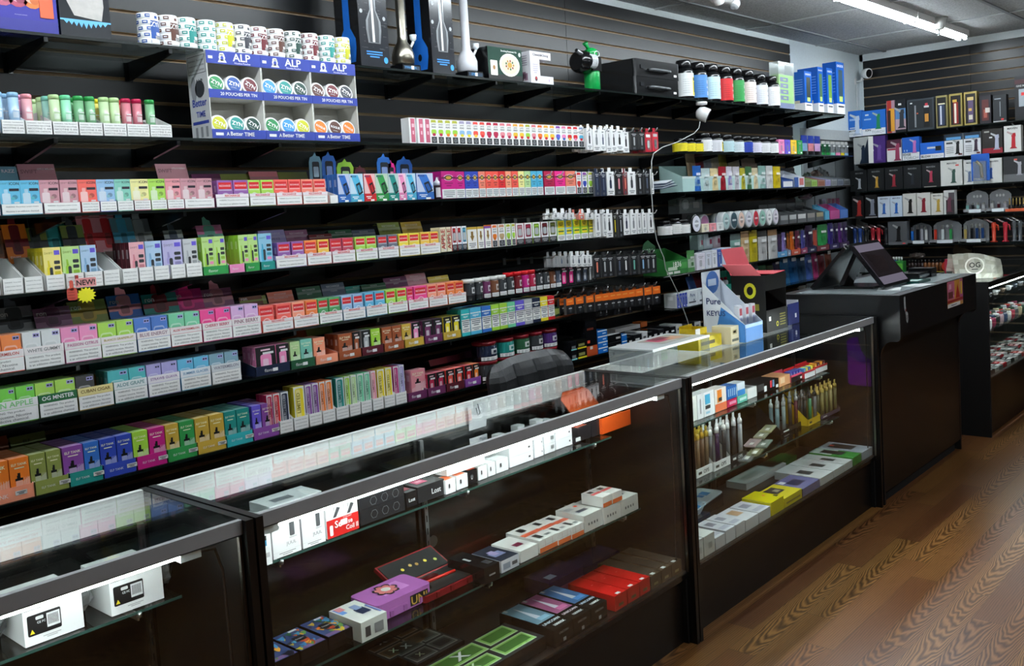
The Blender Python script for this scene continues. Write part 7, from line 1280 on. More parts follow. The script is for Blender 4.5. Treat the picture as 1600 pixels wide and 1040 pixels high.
cbox(ZU, (636, 794), (653, 787), .042, '1e1f22', 'small black carton with red oval', CU, d=.10, tp=[(.1, .9, .2, .5, '8a3040')], txt=[('Lost', .2, .8, .3, .6, 'e8e8e8')]); cbox(ZU, (654, 787), (696, 771), .045, '2a2b2e', 'wide charcoal carton with pink emblem', CU, d=.12, tp=[(.2, .6, .2, .5, 'c85a7a'), (.3, .5, .3, .4, 'f0b0c0')], txt=[('Lost', .5, .85, .3, .65, 'e8e8e8')])
def ox(m, w, d, h): m.disc(w*.35, h*.5, w*.12, h*.2, 'c8c8c8', -.0012); m.fr(w*.28, w*.42, h*.4, h*.7, '26272a', -.0016)
for i, (a, ya, b, yb, c, tc) in enumerate([(697, 773, 713, 766, 'f2f2f2', 'f07a4a'), (714, 766, 732, 758, 'f2f2f2', 'f07a4a'), (733, 757, 747, 751, '1c1d20', 'f0603a'), (748, 751, 762, 745, 'f2f2f2', 'e8e8e8'), (763, 745, 775, 740, 'f2f2f2', 'f0f0f0'), (776, 740, 795, 731, 'f0f0f0', 'e4e4e4')]):
    for k in range(2): cbox(ZU, (a, ya), (b, yb), .040, c, '%s pod box with %s top, %s' % ('black' if C(c)[0] < .1 else 'white', 'orange' if i < 3 else 'white', ('front' if k == 0 else 'rear')), CU, d=.045, tp=[(.1, .9, .1, .9, tc)], extra=ox, zoff=.0008+.0*k) if k == 0 else None
cbox(ZU, (700, 768), (760, 745), .030, 'eeeeec', 'long white carton behind the orange-topped boxes', CU, d=.05, zoff=.045, tp=[(.1, .5, .2, .5, '3a4048')])
for i, (a, ya, b, yb) in enumerate([(797, 731, 834, 716), (836, 716, 850, 710), (851, 710, 868, 703), (869, 703, 895, 694)]):
    for k in range(2): cbox(ZU, (a, ya), (b, yb), .030, 'f2f2f4', 'white flat device box, %s layer' % ('lower' if k == 0 else 'upper'), CU, d=.12, fr=[(.8, .88, .4, .6, '3a3a3c')] if i != 2 else BAR, tp=[(.2, .5, .3, .5, '5a8ac0')] if (i, k) == (2, 1) else [(.1, .4, .2, .4, 'd0d0d4')], zoff=.0008+.031*k, grp='white flat device boxes')
def blackbox(L, R, h, ds, **kw): cbox(ZU, L, R, h, '2c2a2e', ds, CU, d=.09, **kw)
blackbox((896, 694), (909, 689), .022, 'flat black box with price tag', fr=[(.3, .9, .2, .8, 'e8e8e8')]); blackbox((904, 690), (924, 683), .045, 'black box with red lid print', tp=[(.1, .9, .1, .7, 'b8503a'), (.4, .7, .3, .6, 'e8e0d8')]) 
blackbox((925, 683), (940, 677), .062, 'taller charcoal box with pale print on top', tp=[(.2, .8, .2, .6, 'b0a8a8'), (0, 1, .7, 1, 'c85a4a')])
# open orange box
x0, y0 = AZ(941, 679, ZU); d_ = ray(990, 664); x1 = d_[0]*y0/d_[1]; w = x1-x0; t = thing('open_box', (x0, y0, ZU+.0008), 'bright orange open box with lid raised', CU, 'box', short='the orange box')
m = MB(); D = .13; H_ = .055; m.box(0, w, 0, .003, 0, H_, 'ff6420', 'card'); m.box(0, w, D-.003, D, 0, H_, 'e85a1c', 'card'); m.box(0, .003, .003, D-.003, 0, H_, 'ff6420', 'card'); m.box(w-.003, w, .003, D-.003, 0, H_, 'ff6420', 'card'); m.box(.003, w-.003, .003, D-.003, 0, .02, 'd8502a', 'card'); add('box_body', m, t)
m = MB(); m.box(.004, w-.004, 0, .003, 0, .075, 'ff6a2a', 'card', M=Matrix.Translation((0, D, H_)) @ Matrix.Rotation(-.75, 4, 'X')); m.prism([(.004, .072), (w-.004, .072), (w*.8, .10), (w*.2, .10)], 0, .003, 'ff6a2a', M=Matrix.Translation((0, D, H_)) @ Matrix.Rotation(-.75, 4, 'X')); add('raised_lid', m, t)
m = MB(); m.box(.01, w*.45, .02, D-.02, .0215, .05, '3a2c28', 'gloss'); m.box(w*.5, w*.9, .03, D-.03, .0215, .045, 'c8602a', 'gloss'); m.tr(w*.1, w*.4, .03, .1, 'b8a8a0', .0508); add('contents', m, t)
# stack at the left seen through the top glass
for k in range(4):
    x = 1.26+.01*k; m = MB(); m.box(0, .16, 0, .09, 0, .022, 'e4e8ea', 'gloss'); m.tr(.03, .09, .02, .05, ['b8c0c8', 'c8ccd0', 'a8b0b8', '5a6068'][k], .0226); [m.fr(.01+.012*q, .015+.012*q, .004, .018, 'b0b8bc') for q in range(12)]
    solo('flat_box', m, (x, 2.005, ZU+.001+.0235*k), 'pale flat box in the back stack, %s up' % ordn(k), CU, 'box', 'pale stacked flat boxes', short='a pale flat box')
for k in range(3):
    m = MB(); m.box(0, .12, 0, .08, 0, .006, 'eceeee', 'gloss'); m.tr(.02, .1, .02, .06, 'a8b0b4', .0066); solo('flat_packet', m, (1.46+.06*k, 2.01, ZU+.001), ['left', 'middle', 'right'][k]+' white sheet packet lying behind the pod kits', CU, 'packet', 'white sheet packets', rz=0)
for k, (hh, c) in enumerate([(.07, 'd8d8da'), (.06, 'b8babc'), (.08, 'c8cacc'), (.065, '26282c'), (.08, 'dcdcde'), (.07, 'd0d2d4'), (.06, 'e0e0e2')]):
    m = MB(); m.box(0, .035, 0, .03, 0, hh, c); m.fr(.006, .029, .01, .025, '8a8c90'); textbars(m, .005, .03, hh*.5, hh*.8, 3, '6a6c70'); solo('small_carton', m, (2.20+.048*k, 2.06, ZU+.001), ('black' if c == '26282c' else 'pale')+' upright carton behind the orange box', CU, 'box', 'upright cartons at the back', short='an upright carton')
# paper slip clipped to the rear rail
tg = MB(); wv = .085; prof = [(.0, 0), (-.006, -.04), (.0, -.09), (-.004, -.16)]
for (ya, za), (yb_, zb_) in zip(prof, prof[1:]): tg.face([(0, ya, za), (wv, ya, za), (wv*.97, yb_, zb_), (.001, yb_, zb_)], 'e6e8ec', 'card', True); tg.face([(.001, yb_+.0008, zb_), (wv*.97, yb_+.0008, zb_), (wv, ya+.0008, za), (0, ya+.0008, za)], 'e6e8ec', 'card', True)
tg.text('Paper', wv*.5, wv*.95, -.125, -.112, '5a6a8a', y=-.0065, bold=False); tg.tube([(wv*.45, -.003, -.012), (wv*.5, -.005, -.04), (wv*.62, -.006, -.03), (wv*.55, -.003, .0)], .0014, '3a3c40', 'metal', 6)
solo('paper_slip', tg, (SX(730, 2.13, .93), 2.130, .940), 'white paper slip clipped to the rear rail of the middle case', '', 'paper')
# middle case lower shelf
def artbox(L, R, ds, seed):
    def ex(m, w, d, h):
        r = random.Random(seed); m.tr(.002, w-.002, .002, d-.002, '3a4a7a', h+.0006); m.tr(w*.05, w*.95, d*.04, d*.16, '8a6a9a', h+.0009)
        for c in ['e06a2a', 'f0a02a', 'e8c83a', '3a8ac0', '4aa0c8', '2a5a3a', '1a1a24', '6a9a4a', 'c04a2a', '2a2a3a', 'd8b040', '4a9ad0']*2:
            cx, cy, rr = w*(.1+.8*r.random()), d*(.1+.8*r.random()), .006+.014*r.random(); n = 7
            P = [(cx+rr*(1 if q % 2 else .5)*math.cos(q*2*math.pi/n), cy+rr*(1 if q % 2 else .5)*math.sin(q*2*math.pi/n), h+.0010+.0002*r.random()) for q in range(n)]; m.face(P, c)
        m.tr(w*.32, w*.70, d*.38, d*.62, '16161c', h+.0016); m.text('Dragon', w*.36, w*.66, d*.44, d*.54, 'c8c8d0', O=Vector((0, 0, h+.002)), U=Vector((1, 0, 0)), V=Vector((0, 1, 0))); m.tr(w*.55, w*.85, d*.88, d*.95, 'e8e8f0', h+.0016)
    cbox(ZL, L, R, .035, '1a1414', ds, CL, d=.125, extra=ex, short='the artwork box')
artbox((412, 1068), (470, 1040), 'black box with fiery dragon artwork at the left post', 1); artbox((472, 1040), (514, 1018), 'black box with fiery dragon artwork, middle one', 2); artbox((515, 1018), (553, 999), 'black box with fiery dragon artwork beside the white box', 3)
cbox(ZL, (566, 1005), (607, 985), .052, 'f4f4ee', 'white device box with blue brush artwork', CL, d=.13, tp=[(.05, .25, .6, .95, '6a9ae0'), (.1, .35, .75, .95, 'e8909a'), (.45, .8, .3, .6, '2c3a5a'), (.5, .75, .55, .8, '9aa8d0'), (.88, .95, .1, .6, '6a7ac8')], fr=[(.15, .35, .2, .7, '4a4a4c'), (.5, .85, .2, .7, '9a9a9c')], side='e8e6d8', ttxt=[])
def ruggedcase(L, R, c, desc, open_=False):
    x0, y0 = AZ(L[0], L[1], ZL); d_ = ray(*R); x1 = d_[0]*y0/d_[1]; w = x1-x0; D = .12; t = thing('hard_case', (x0, y0, ZL+.001), desc, CL, 'case', short='the '+desc.split()[0]+' case')
    def shell(z0, z1, r=.014, ins=0):
        m = MB(); P = []
        for cx, cy, a in ((w-r-ins, r+ins, -90), (w-r-ins, D-r-ins, 0), (r+ins, D-r-ins, 90), (r+ins, r+ins, 180)):
            for k in range(4): q = math.radians(a+30*k); P.append((cx+r*math.cos(q), cy+r*math.sin(q)))
        n = len(P); m.face([(a, b, z1) for a, b in P], c, 'gloss'); m.face([(a, b, z0) for a, b in P][::-1], c, 'gloss')
        for i in range(n): j = (i+1) % n; m.face([(*P[i], z0), (*P[j], z0), (*P[j], z1), (*P[i], z1)], c, 'gloss')
        return m
    m = shell(0, .022 if not open_ else .018)
    for fx in (.2, .45, .75): m.box(w*fx, w*fx+.012, -.004, 0, .004, .018, dk(c, .2), 'gloss')
    add('lower_shell', m, t); return t, w, D, shell
t, w, D, shell = ruggedcase((592, 974), (676, 937), 'c878c8', 'purple moulded case with flower badge in clear wrap')
m = shell(.0225, .045); m2 = m; m2.tr(w*.3, w*.75, D*.3, D*.8, 'd88ad8', .0456)
for k in range(7): a = k*2*math.pi/7; m2.face([(w*.45+.022*math.cos(a)+.011*math.cos(b), D*.58+.022*math.sin(a)+.011*math.sin(b), .0462) for b in [q*math.pi/3 for q in range(6)]], 'f08a8a'); m2.face([(w*.45+.027*math.cos(a)+.013*math.cos(b), D*.58+.027*math.sin(a)+.013*math.sin(b), .0459) for b in [q*math.pi/3 for q in range(6)]], '1c1c20')
m2.face([(w*.45+.014*math.cos(b), D*.58+.014*math.sin(b), .0468) for b in [q*math.pi/5 for q in range(10)]], 'f0f0e8'); m2.text('UNI', w*.6, w*.9, .006, .030, 'e0b050', y=-.0010); m2.fr(w*.58, w*.92, .004, .034, '1a1a1c', -.0006); add('lid_shell', m2, t)
t, w, D, shell = ruggedcase((664, 944), (751, 908), '8a1c24', 'dark red moulded case lying open with tool kit', True)
m = MB(); m.box(.006, w-.006, .006, D-.006, .0185, .021, '1c1a1a', 'matte'); m.tube([(w*.3, D*.55, .024), (w*.8, D*.5, .024)], .005, 'd8302a', 'gloss'); m.tube([(w*.25, D*.75, .024), (w*.5, D*.73, .024)], .004, 'c8c8c8', 'metal'); m.tube([(w*.2, D*.3, .022), (w*.24, D*.3, .022)], .008, '0a0a0a', 'gloss', 12); m.box(w*.3, w*.55, D*.6, D*.75, .0212, .03, '5a1018', 'gloss'); add('tool_insert', m, t)
Mx = Matrix.Translation((0, D, .018)) @ Matrix.Rotation(math.radians(25), 4, 'X'); m = MB(); m.box(0, w, 0, D*.8, -.012, 0, '8a1c24', 'gloss', M=Mx); m.box(.006, w-.006, .006, D*.8-.006, .0, .002, '16181c', 'matte', M=Mx)
for a, b, c in ((.3, .5, 'e8c83a'), (.7, .5, 'e8c83a'), (.45, .55, 'd8b060'), (.55, .5, 'b88a40'), (.85, .4, 'c8c860')):
    P = [Mx @ Vector((w*a+.006*math.cos(q), D*.8*b+.006*math.sin(q), .003)) for q in [k*math.pi/4 for k in range(8)]]; m.face([tuple(p) for p in P], c)
add('open_lid', m, t)
cbox(ZL, (758, 914), (782, 897), .048, '1a1a1c', 'plain black device box with small tag', CL, d=.15, tp=[(.25, .4, .5, .7, 'e0e0e0'), (.5, .85, .1, .3, '3a3a3e')], fr=[(.3, .7, .4, .5, '8a8a8c')]); cbox(ZL, (784, 896), (812, 882), .036, 'e4e6ee', 'white and blue device box with crystal artwork top', CL, d=.12, tp=[(0, 1, 0, 1, '202838'), (.2, .8, .3, .6, '8a90b8'), (.3, .6, .4, .7, 'b0a0c8')], fr=[(.1, .5, .2, .7, '9aa4b8'), (.6, .9, .3, .6, '5a5c60')])
cbox(ZL, (814, 880), (842, 867), .036, 'f0ece8', 'white device box with maroon rectangle on top', CL, d=.12, tp=[(.3, .7, .3, .5, '8a2a4a')])
for L, R, ds in [((844, 865), (872, 852), 'white and orange device box, left of three'), ((873, 852), (893, 843), 'white and orange device box, middle of three'), ((894, 843), (913, 833), 'white and orange device box, right of three')]:
    cbox(ZL, L, R, .040, 'ece8e4', ds, CL, d=.14, fr=[(0, 1, 0, .38, 'e8743c'), (.1, .9, .5, .52, 'c8a8a0'), (.3, .32, .4, .9, 'c8a8a0'), (.7, .72, .4, .9, 'c8a8a0')], tp=[(0, 1, .42, .58, 'e86a4a'), (.2, .45, .1, .35, '3a3a3c'), (.3, .6, .68, .9, '2a2a2c'), (.6, .9, .1, .2, '8a8a8a')])
for L, R, ds in [((914, 833), (943, 820), 'white hexagon patterned box, left of three'), ((944, 820), (971, 807), 'white hexagon patterned box, middle of three'), ((972, 807), (998, 794), 'white hexagon patterned box, right of three')]:
    cbox(ZL, L, R, .056, 'dcdad4', ds, CL, d=.12, fr=[(.2+.15*k, .27+.15*k, .35, .5, '5a5a5c') for k in range(4)]+[(.1, .9, .7, .71, 'b8b6b0'), (.3, .31, 0, 1, 'c4c2bc'), (.7, .71, 0, 1, 'c4c2bc')], tp=[(.2, .7, .3, .45, '4a4c58'), (.6, .75, .7, .8, 'ff5a3a'), (.1, .4, .6, .8, 'a8a8a8')])
for L, R, ds in [((944, 820), (958, 813), 'small white and orange box on top, left'), ((959, 813), (974, 806), 'small white and orange box on top, right')]:
    cbox(ZL, L, R, .036, 'ece8e4', ds, CL, d=.09, zoff=.0585, fr=[(0, 1, 0, .4, 'e8743c')], tp=[(0, 1, .42, .6, 'd85a5a'), (.2, .6, .65, .85, '3a2a2c')])
# middle case floor
ZD = .263
def xbox(L, R, ds, c1, c2, dd, back):
    def ex(m, w, d, h):
        m.tr(.003, w-.003, .003, d-.003, '1e1d1f', h+.0005)
        for (a, b, p, q) in ((.06, .56, .50, .93), (.60, .94, .55, .95), (.06, .50, .08, .44), (.55, .94, .10, .48)):
            for k, (cc, ins) in enumerate(((lt(c1, .3), 0), (c1, .004))): m.tr(w*a+ins, w*b-ins, d*p+ins, d*q-ins, cc, h+.0008+.0003*k)
            m.tr(w*a+.012, w*b-.012, d*p+.012, d*q-.012, c2, h+.0016)
        m.text('X', w*.25, w*.4, d*.6, d*.85, 'd0d0d0', O=Vector((0, 0, h+.002)), U=Vector((1, 0, 0)), V=Vector((0, 1, 0))); m.text('X', w*.2, w*.32, d*.18, d*.36, 'd8e8c8', O=Vector((0, 0, h+.002)), U=Vector((1, 0, 0)), V=Vector((0, 1, 0)))
    o = cbox(ZD, L, R, .04, '131214', ds, CD, d=dd, extra=ex); o.location[1] += back; o.location[0] += back*1.0
xbox((600, 1128), (690, 1075), 'black box with brown rounded panels on top', '6a4a2a', '3a2a1c', .16, .175); xbox((648, 1135), (730, 1085), 'black box with grey rounded panels and X mark', '5a5c58', '2a2c2a', .16, .175); xbox((722, 1094), (855, 1012), 'black box with glowing green rounded panels', '8ab85a', '3f6a26', .165, 0)
def ubox(L, R, h, ds, c, dd=.22):
    def ex(m, w, d, h):
        m.tr(.003, w-.003, d*.30, d*.97, dk(c, .5), h+.0006); m.face([(w*.5, d*.92, h+.0012), (w*.35, d*.42, h+.0012), (w*.62, d*.42, h+.0012)], 'e0e0ea'); m.tr(w*.35, w*.85, d*.34, d*.44, c, h+.0015); m.text('UNICORN', w*.08, w*.92, d*.16, d*.27, lt(c, .65), O=Vector((0, 0, h+.0014)), U=Vector((1, 0, 0)), V=Vector((0, 1, 0))); m.text('10000X', w*.3, w*.85, d*.06, d*.13, 'e8e8e8', O=Vector((0, 0, h+.0014)), U=Vector((1, 0, 0)), V=Vector((0, 1, 0))); m.tr(w*.1, w*.22, d*.9, d*.97, 'b8b8c0', h+.0018)
        m.text('UNICORN', w*.25, w*.75, h*.55, h*.85, '8a8a90', y=-.001); m.fr(w*.45, w*.6, h*.15, h*.35, 'b0b0b4', -.001)
    cbox(ZD, L, R, h, '1d1a18', ds, CD, d=dd, extra=ex)
ubox((868, 1020), (897, 1000), .055, 'dark box with white horn over pale blue flask, left', '9ac8e0'); ubox((898, 1000), (924, 983), .055, 'dark box with white horn over pink flask, middle', 'e07ab0'); ubox((925, 983), (950, 966), .055, 'dark box with white horn over blue flask, right', '5a9ae0')
for L, R, ds in [((962, 962), (981, 951), 'bright red pen box, left of three'), ((982, 951), (1000, 940), 'bright red pen box, middle of three'), ((1001, 940), (1017, 930), 'bright red pen box, right of three')]:
    cbox(ZD, L, R, .05, 'd8201c', ds, CD, d=.19, tp=[(.3, .6, .02, .08, 'f0f0f0')], ttxt=[('EGO', .42, .55, .3, .9, 'e88a80')], fr=[(.3, .7, .2, .4, '8a5a3a')])
for L, R, ds in [((1018, 930), (1034, 920), 'dark brown pen box, left of three'), ((1035, 920), (1050, 911), 'dark brown pen box, middle of three'), ((1051, 911), (1066, 902), 'dark brown pen box, right of three')]:
    cbox(ZD, L, R, .045, '5a4a3a', ds, CD, d=.22, tp=[(.3, .6, .02, .08, 'e8e8e8'), (.05, .95, .1, .98, '4a3e32')], fr=[(.3, .7, .2, .4, '7a6a3a')])
m = MB(); m.box(0, .19, 0, .11, 0, .05, '3a2248', 'gloss'); m.fr(0, .19, 0, .02, '7a2a5a'); m.tr(.03, .07, .02, .05, '8a8a98', .0508); solo('carton', m, (2.32, 1.985, ZD+.001), 'dark purple box behind the red pen boxes', CD, 'box')
m = MB(); m.box(0, .22, 0, .10, 0, .03, '241c40', 'gloss'); solo('carton', m, (2.53, 2.0, ZD+.001), 'indigo flat box behind the brown pen boxes', CD, 'box')
# poster like panel seen behind the middle case glass
# far case
E1, E2, E3 = 'on the far case upper shelf', 'on the far case middle shelf', 'on the far case floor'
Z1, Z2 = .686, .470
def ebox(*a, **k): return cbox(*a, **k)
ebox(Z1, (1074, 662), (1090, 656), .10, 'f0f2ea', 'white tall packet with lime letters', E1, d=.05, fr=[(0, .25, .05, .9, 'a8d84a'), (.5, .6, .1, .8, 'c8ccd0')]); ebox(Z1, (1091, 656), (1100, 652), .10, 'eceef0', 'white tall packet with grey lettering', E1, d=.05, fr=[(.4, .6, .2, .8, '8a8c90')])
ebox(Z1, (1101, 652), (1117, 645), .10, 'f2f4f6', 'white tall packet with blue figures', E1, d=.05, fr=[(.15, .55, .1, .2, '9ac8e0'), (.1, .6, .5, .9, '4ab0d8'), (.1, .6, .3, .45, '2a2a2c')])
ebox(Z1, (1118, 645), (1136, 637), .095, 'f4ece4', 'white and orange packet in an orange tray', E1, d=.05, fr=[(0, 1, 0, .35, 'f07a4a'), (.2, .6, .4, .95, 'f08a2a'), (.3, .6, .45, .6, '2a2a2a')])
ebox(Z1, (1137, 637), (1152, 631), .03, 'd82a5a', 'hot pink small open box', E1, d=.07, fr=[(.2, .9, .3, .7, 'f0a0b8')]); ebox(Z1, (1153, 631), (1168, 625), .03, '6ac8b0', 'aqua small open box', E1, d=.07, tp=[(0, 1, 0, 1, 'e8e88a')], fr=[(.2, .9, .3, .7, 'd0f0e8')])
ebox(Z1, (1137, 637), (1152, 631), .055, '1f6ab8', 'blue rolling carton with pale bars', E1, d=.05, zoff=.033, fr=[(.1+.2*k, .2+.2*k, .2, .8, '9ac4e8') for k in range(5)]); ebox(Z1, (1153, 631), (1165, 626), .055, 'e8f0f8', 'white and blue carton with script letter', E1, d=.05, zoff=.033, fr=[(0, 1, 0, .45, '3a90d8')])
ebox(Z1, (1169, 624), (1183, 618), .045, 'f4f4f4', 'white open carton of grey packs', E1, d=.10, tp=[(.1, .9, .1, .9, '6a6c70')])
ebox(Z1, (1184, 618), (1201, 611), .05, '16171a', 'black tray of clear packs with tag', E1, d=.09, fr=[(.6, .85, .1, .6, 'f0f0f0'), (0, .6, .3, .9, '3a3c40')]); ebox(Z1, (1202, 611), (1217, 605), .045, '16171a', 'black tray of red and blue lighters', E1, d=.09, fr=[(.1, .3, .3, 1, 'd83a4a'), (.35, .55, .3, 1, '6a9ac0'), (.7, .95, .1, .4, 'f0f0f0')]); ebox(Z1, (1218, 605), (1235, 598), .045, 'e8a878', 'peach tray of folded packets', E1, d=.09, fr=[(.1, .5, .3, .9, 'f0c8a0')])
def opentray(z, L, R, h, c, cin, desc, where, items, D=.11):
    x0, y0 = AZ(L[0], L[1], z); d_ = ray(*R); x1 = d_[0]*y0/d_[1]; w = x1-x0-.002; t = thing('open_tray', (x0, y0, z+.0008), desc, where, 'tray', short='the '+' '.join(desc.split()[:2])+' tray')
    m = MB(); m.box(0, w, 0, .002, 0, h, c); m.box(0, w, D-.002, D, 0, h*1.5, cin); m.box(0, .002, .002, D-.002, 0, h*1.2, cin); m.box(w-.002, w, .002, D-.002, 0, h*1.2, cin); m.box(.002, w-.002, .002, D-.002, 0, .002, cin); m.box(-.001, w+.001, -.001, .004, h, h+.008, cin); m.fr(w*.7, w*.85, h*.2, h*.6, 'f0f0f0', -.0012); add('tray_body', m, t)
    n = len(items)
    for i, (cc, cn) in enumerate(items):
        ww = (w-.008)/n; m = MB(); m.box(0, ww*.85, 0, .03, 0, h*1.8, cc); m.fr(ww*.3, ww*.6, h*.6, h*1.5, lt(cc, .4)); solo('packet', m, (x0+.004+ww*i, y0+.008, z+.0035), '%s packet in the %s tray' % (cn, ' '.join(desc.split()[:2])), where, 'packet', 'packets in the far case trays', short='the %s packet' % cn)
opentray(Z1, (1237, 598), (1256, 590), .025, '15161a', 'd84a6a', 'pink rimmed black tray of navy packets', E1, [('2a3a9a', 'navy')]*4); opentray(Z1, (1258, 592), (1274, 584), .025, 'f0f0f2', 'c8202c', 'red rimmed white tray of blue and yellow packets', E1, [('3a8ac0', 'blue'), ('d8d83a', 'yellow'), ('3a7ab0', 'teal blue'), ('e0e03a', 'lemon')]); opentray(Z1, (1275, 584), (1293, 577), .025, 'f0f0f2', 'd02434', 'red rimmed white tray of maroon and amber packets', E1, [('f0a030', 'amber'), ('5a1c24', 'maroon'), ('e8982a', 'gold'), ('5a1c24', 'dark maroon')])
# middle shelf: tubes in displays
def tube_rack(L, R, h, c, desc, tubes, z=Z2, where=E2, D=.12, th=.165, hd=None, txt=None):
    x0, y0 = AZ(L[0], L[1], z); d_ = ray(*R); x1 = d_[0]*y0/d_[1]; w = x1-x0-.002; t = thing('tube_display', (x0, y0, z+.0008), desc, where, 'display', short='the '+' '.join(desc.split()[:2])+' display')
    m = MB(); m.box(0, w, 0, .002, 0, h, c); m.box(.002, w-.002, .002, D, 0, .002, c); m.face([(0, 0, 0), (0, 0, h), (0, D, th), (0, D, 0)], c); m.face([(w, 0, 0), (w, D, 0), (w, D, th), (w, 0, h)], c); m.fr(w*.1, w*.3, h*.3, h*.6, '2a2a2c' if C(c)[0] > .3 else 'f0f0f0', -.001)
    if txt: m.text(txt, w*.4, w*.75, h*.25, h*.7, '4a4a4c' if C(c)[0] > .3 else 'e8e8e8', y=-.001)
    if hd: m.prism([(w*.1, th), (w*.9, th), (w*.9, th+hd), (w*.1, th+hd)], D, D+.003, hd and c)
    add('rack_body', m, t)
    for i, (cc, tc, cn) in enumerate(tubes):
        for r_ in range(2):
            xx = x0+.012+(w-.024)*i/max(1, len(tubes)-1); m = MB(); m.lathe([(.009, 0), (.009, th*.85)], cc, seg=10, mat='milky'); m.lathe([(.010, th*.85), (.010, th*.95), (.006, th)], tc, seg=10); m.box(-.008, .008, -.001, .001, th, th+.018, tc if cc != 'b89a70' else 'd8b040')
            solo('joint_tube', m, (xx, y0+.020+.03*r_, z+.0035), '%s tube, %s row of %s' % (cn, ('front', 'rear')[r_], desc.split(' of ')[0]), where, 'tube', 'tubes in the displays', short='the %s tube' % cn)
tube_rack((1078, 756), (1088, 748), .05, 'eceeee', 'white display of pale aqua tubes', [('a8c8c8', 'd0dce0', 'aqua'), ('b8d0d0', 'd8e0e4', 'pale aqua')]); tube_rack((1089, 748), (1115, 737), .035, 'f0f0ee', 'white display of brown tubes with gold tops', [('8a6a4a', 'c8a030', 'brown'), ('9a7a58', 'd0a83a', 'tan'), ('7a5a40', 'c8a030', 'dark brown'), ('8a7050', 'd0b040', 'umber')], txt='OPS'); tube_rack((1116, 737), (1142, 726), .035, 'f0f0ee', 'white display of dark tubes with white tags', [('5a5a5a', 'f0f0f0', 'grey'), ('4a2a5a', 'f0f0f0', 'purple'), ('3a3a3c', 'f0f0f0', 'charcoal')], txt='OPS')
tube_rack((1143, 724), (1167, 712), .03, '141416', 'black tray of silver tubes with playing card tags', [('8a8c8e', 'f4f4f4', 'silver'), ('3a3a3c', 'f0f0f0', 'black'), ('c8cacc', 'f4f4f4', 'white')], txt='OPS'); 
x0, y0 = AZ(1120, 725, Z2); m = MB(); m.box(0, .07, 0, .003, 0, .20, '2a2a26', 'card'); m.fp([(.02, .15), (.05, .15), (.05, .12), (.035, .10), (.02, .12)], 'd8dcd8', -.001); m.fr(.055, .065, .14, .18, 'f0f0f0', -.001); solo('display_header', m, (x0, 2.08, Z2+.001), 'dark header card with pale shield at the back', E2, 'card')
for i, (px, py, c, ds) in enumerate([(1172, 722, 'b8bcbc', 'clear flat packet with silver rim'), (1185, 716, 'c8c8a0', 'clear flat packet with yellow insert'), (1198, 706, '8a9a90', 'clear flat packet with green insert'), (1180, 708, 'c0a8a8', 'flat packet with pink edge'), (1195, 697, 'a8a890', 'long flat packet under the others'), (1205, 690, 'b8b890', 'long flat pale yellow packet')]):
    x, y = AZ(px, py, Z2); m = MB(); m.box(0, .13, 0, .05, 0, .006, c, 'clear' if i < 2 else 'gloss'); m.tr(.01, .12, .012, .038, mixc(c, 'charcoal', .5), .0066); m.tr(.02, .06, .015, .03, 'e8e8e0', .0070); solo('flat_packet', m, (x, min(y, 2.04), Z2+.001+.008*i), ds, E2, 'packet', rz=.25, short='a flat packet')
tube_rack((1220, 680), (1262, 661), .02, '1a1a1c', 'black tray of clear vials', [('8aa8b0', 'b8c0c0', 'clear'), ('a8b8b8', 'c8c8c8', 'pale'), ('3a3a3c', '9a9a9a', 'smoky'), ('6a2a3a', 'a8a8a8', 'wine'), ('5a5c60', 'a8a8a8', 'grey')], th=.14); tube_rack((1263, 666), (1282, 657), .03, 'e0b81c', 'yellow fronted tray of slim vials', [('1a1a1a', '3a3a3a', 'black'), ('2a8a5a', '3a3a3a', 'green'), ('8a8a8a', '3a3a3a', 'grey')], th=.14); tube_rack((1283, 656), (1313, 641), .018, '5a4a5a', 'plum fronted tray of gold capped vials', [('6a6a50', 'd0b060', 'olive'), ('a89a60', 'd8b860', 'straw'), ('8a8450', 'd0b060', 'khaki'), ('b8a870', 'e0c070', 'sand'), ('9a9060', 'd8b860', 'bronze')], th=.14)
for a, b, c, pt, pb, ds in [(1224, 1243, 'e8c01c', 583, 630, 'yellow display header with black print'), (1252, 1273, '2f4a3a', 577, 628, 'dark green display header with coffin shape'), (1274, 1288, '3a3828', 573, 620, 'black and olive display header')]:
    y = 2.06; x0 = SX(a, y, .6); x1 = SX(b, y, .6); z1 = ZY((a+b)/2, pt, y); m = MB(); w = x1-x0; h = z1-Z2-.003; m.box(0, w, 0, .003, 0, h, c if c != '3a3828' else '1c1c18'); m.fr(w*.1, w*.45, h*.6, h*.75, '1a1a1a'); m.fr(w*.6, w*.9, h*.45, h*.8, mixc(c, 'grey', .5)); m.fr(w*.5, w*.8, h*.85, h*.92, 'e8e8e8' if C(c)[0] < .3 else c, -.0008); solo('display_header', m, (x0, y, Z2+.001), ds, E2, 'card')
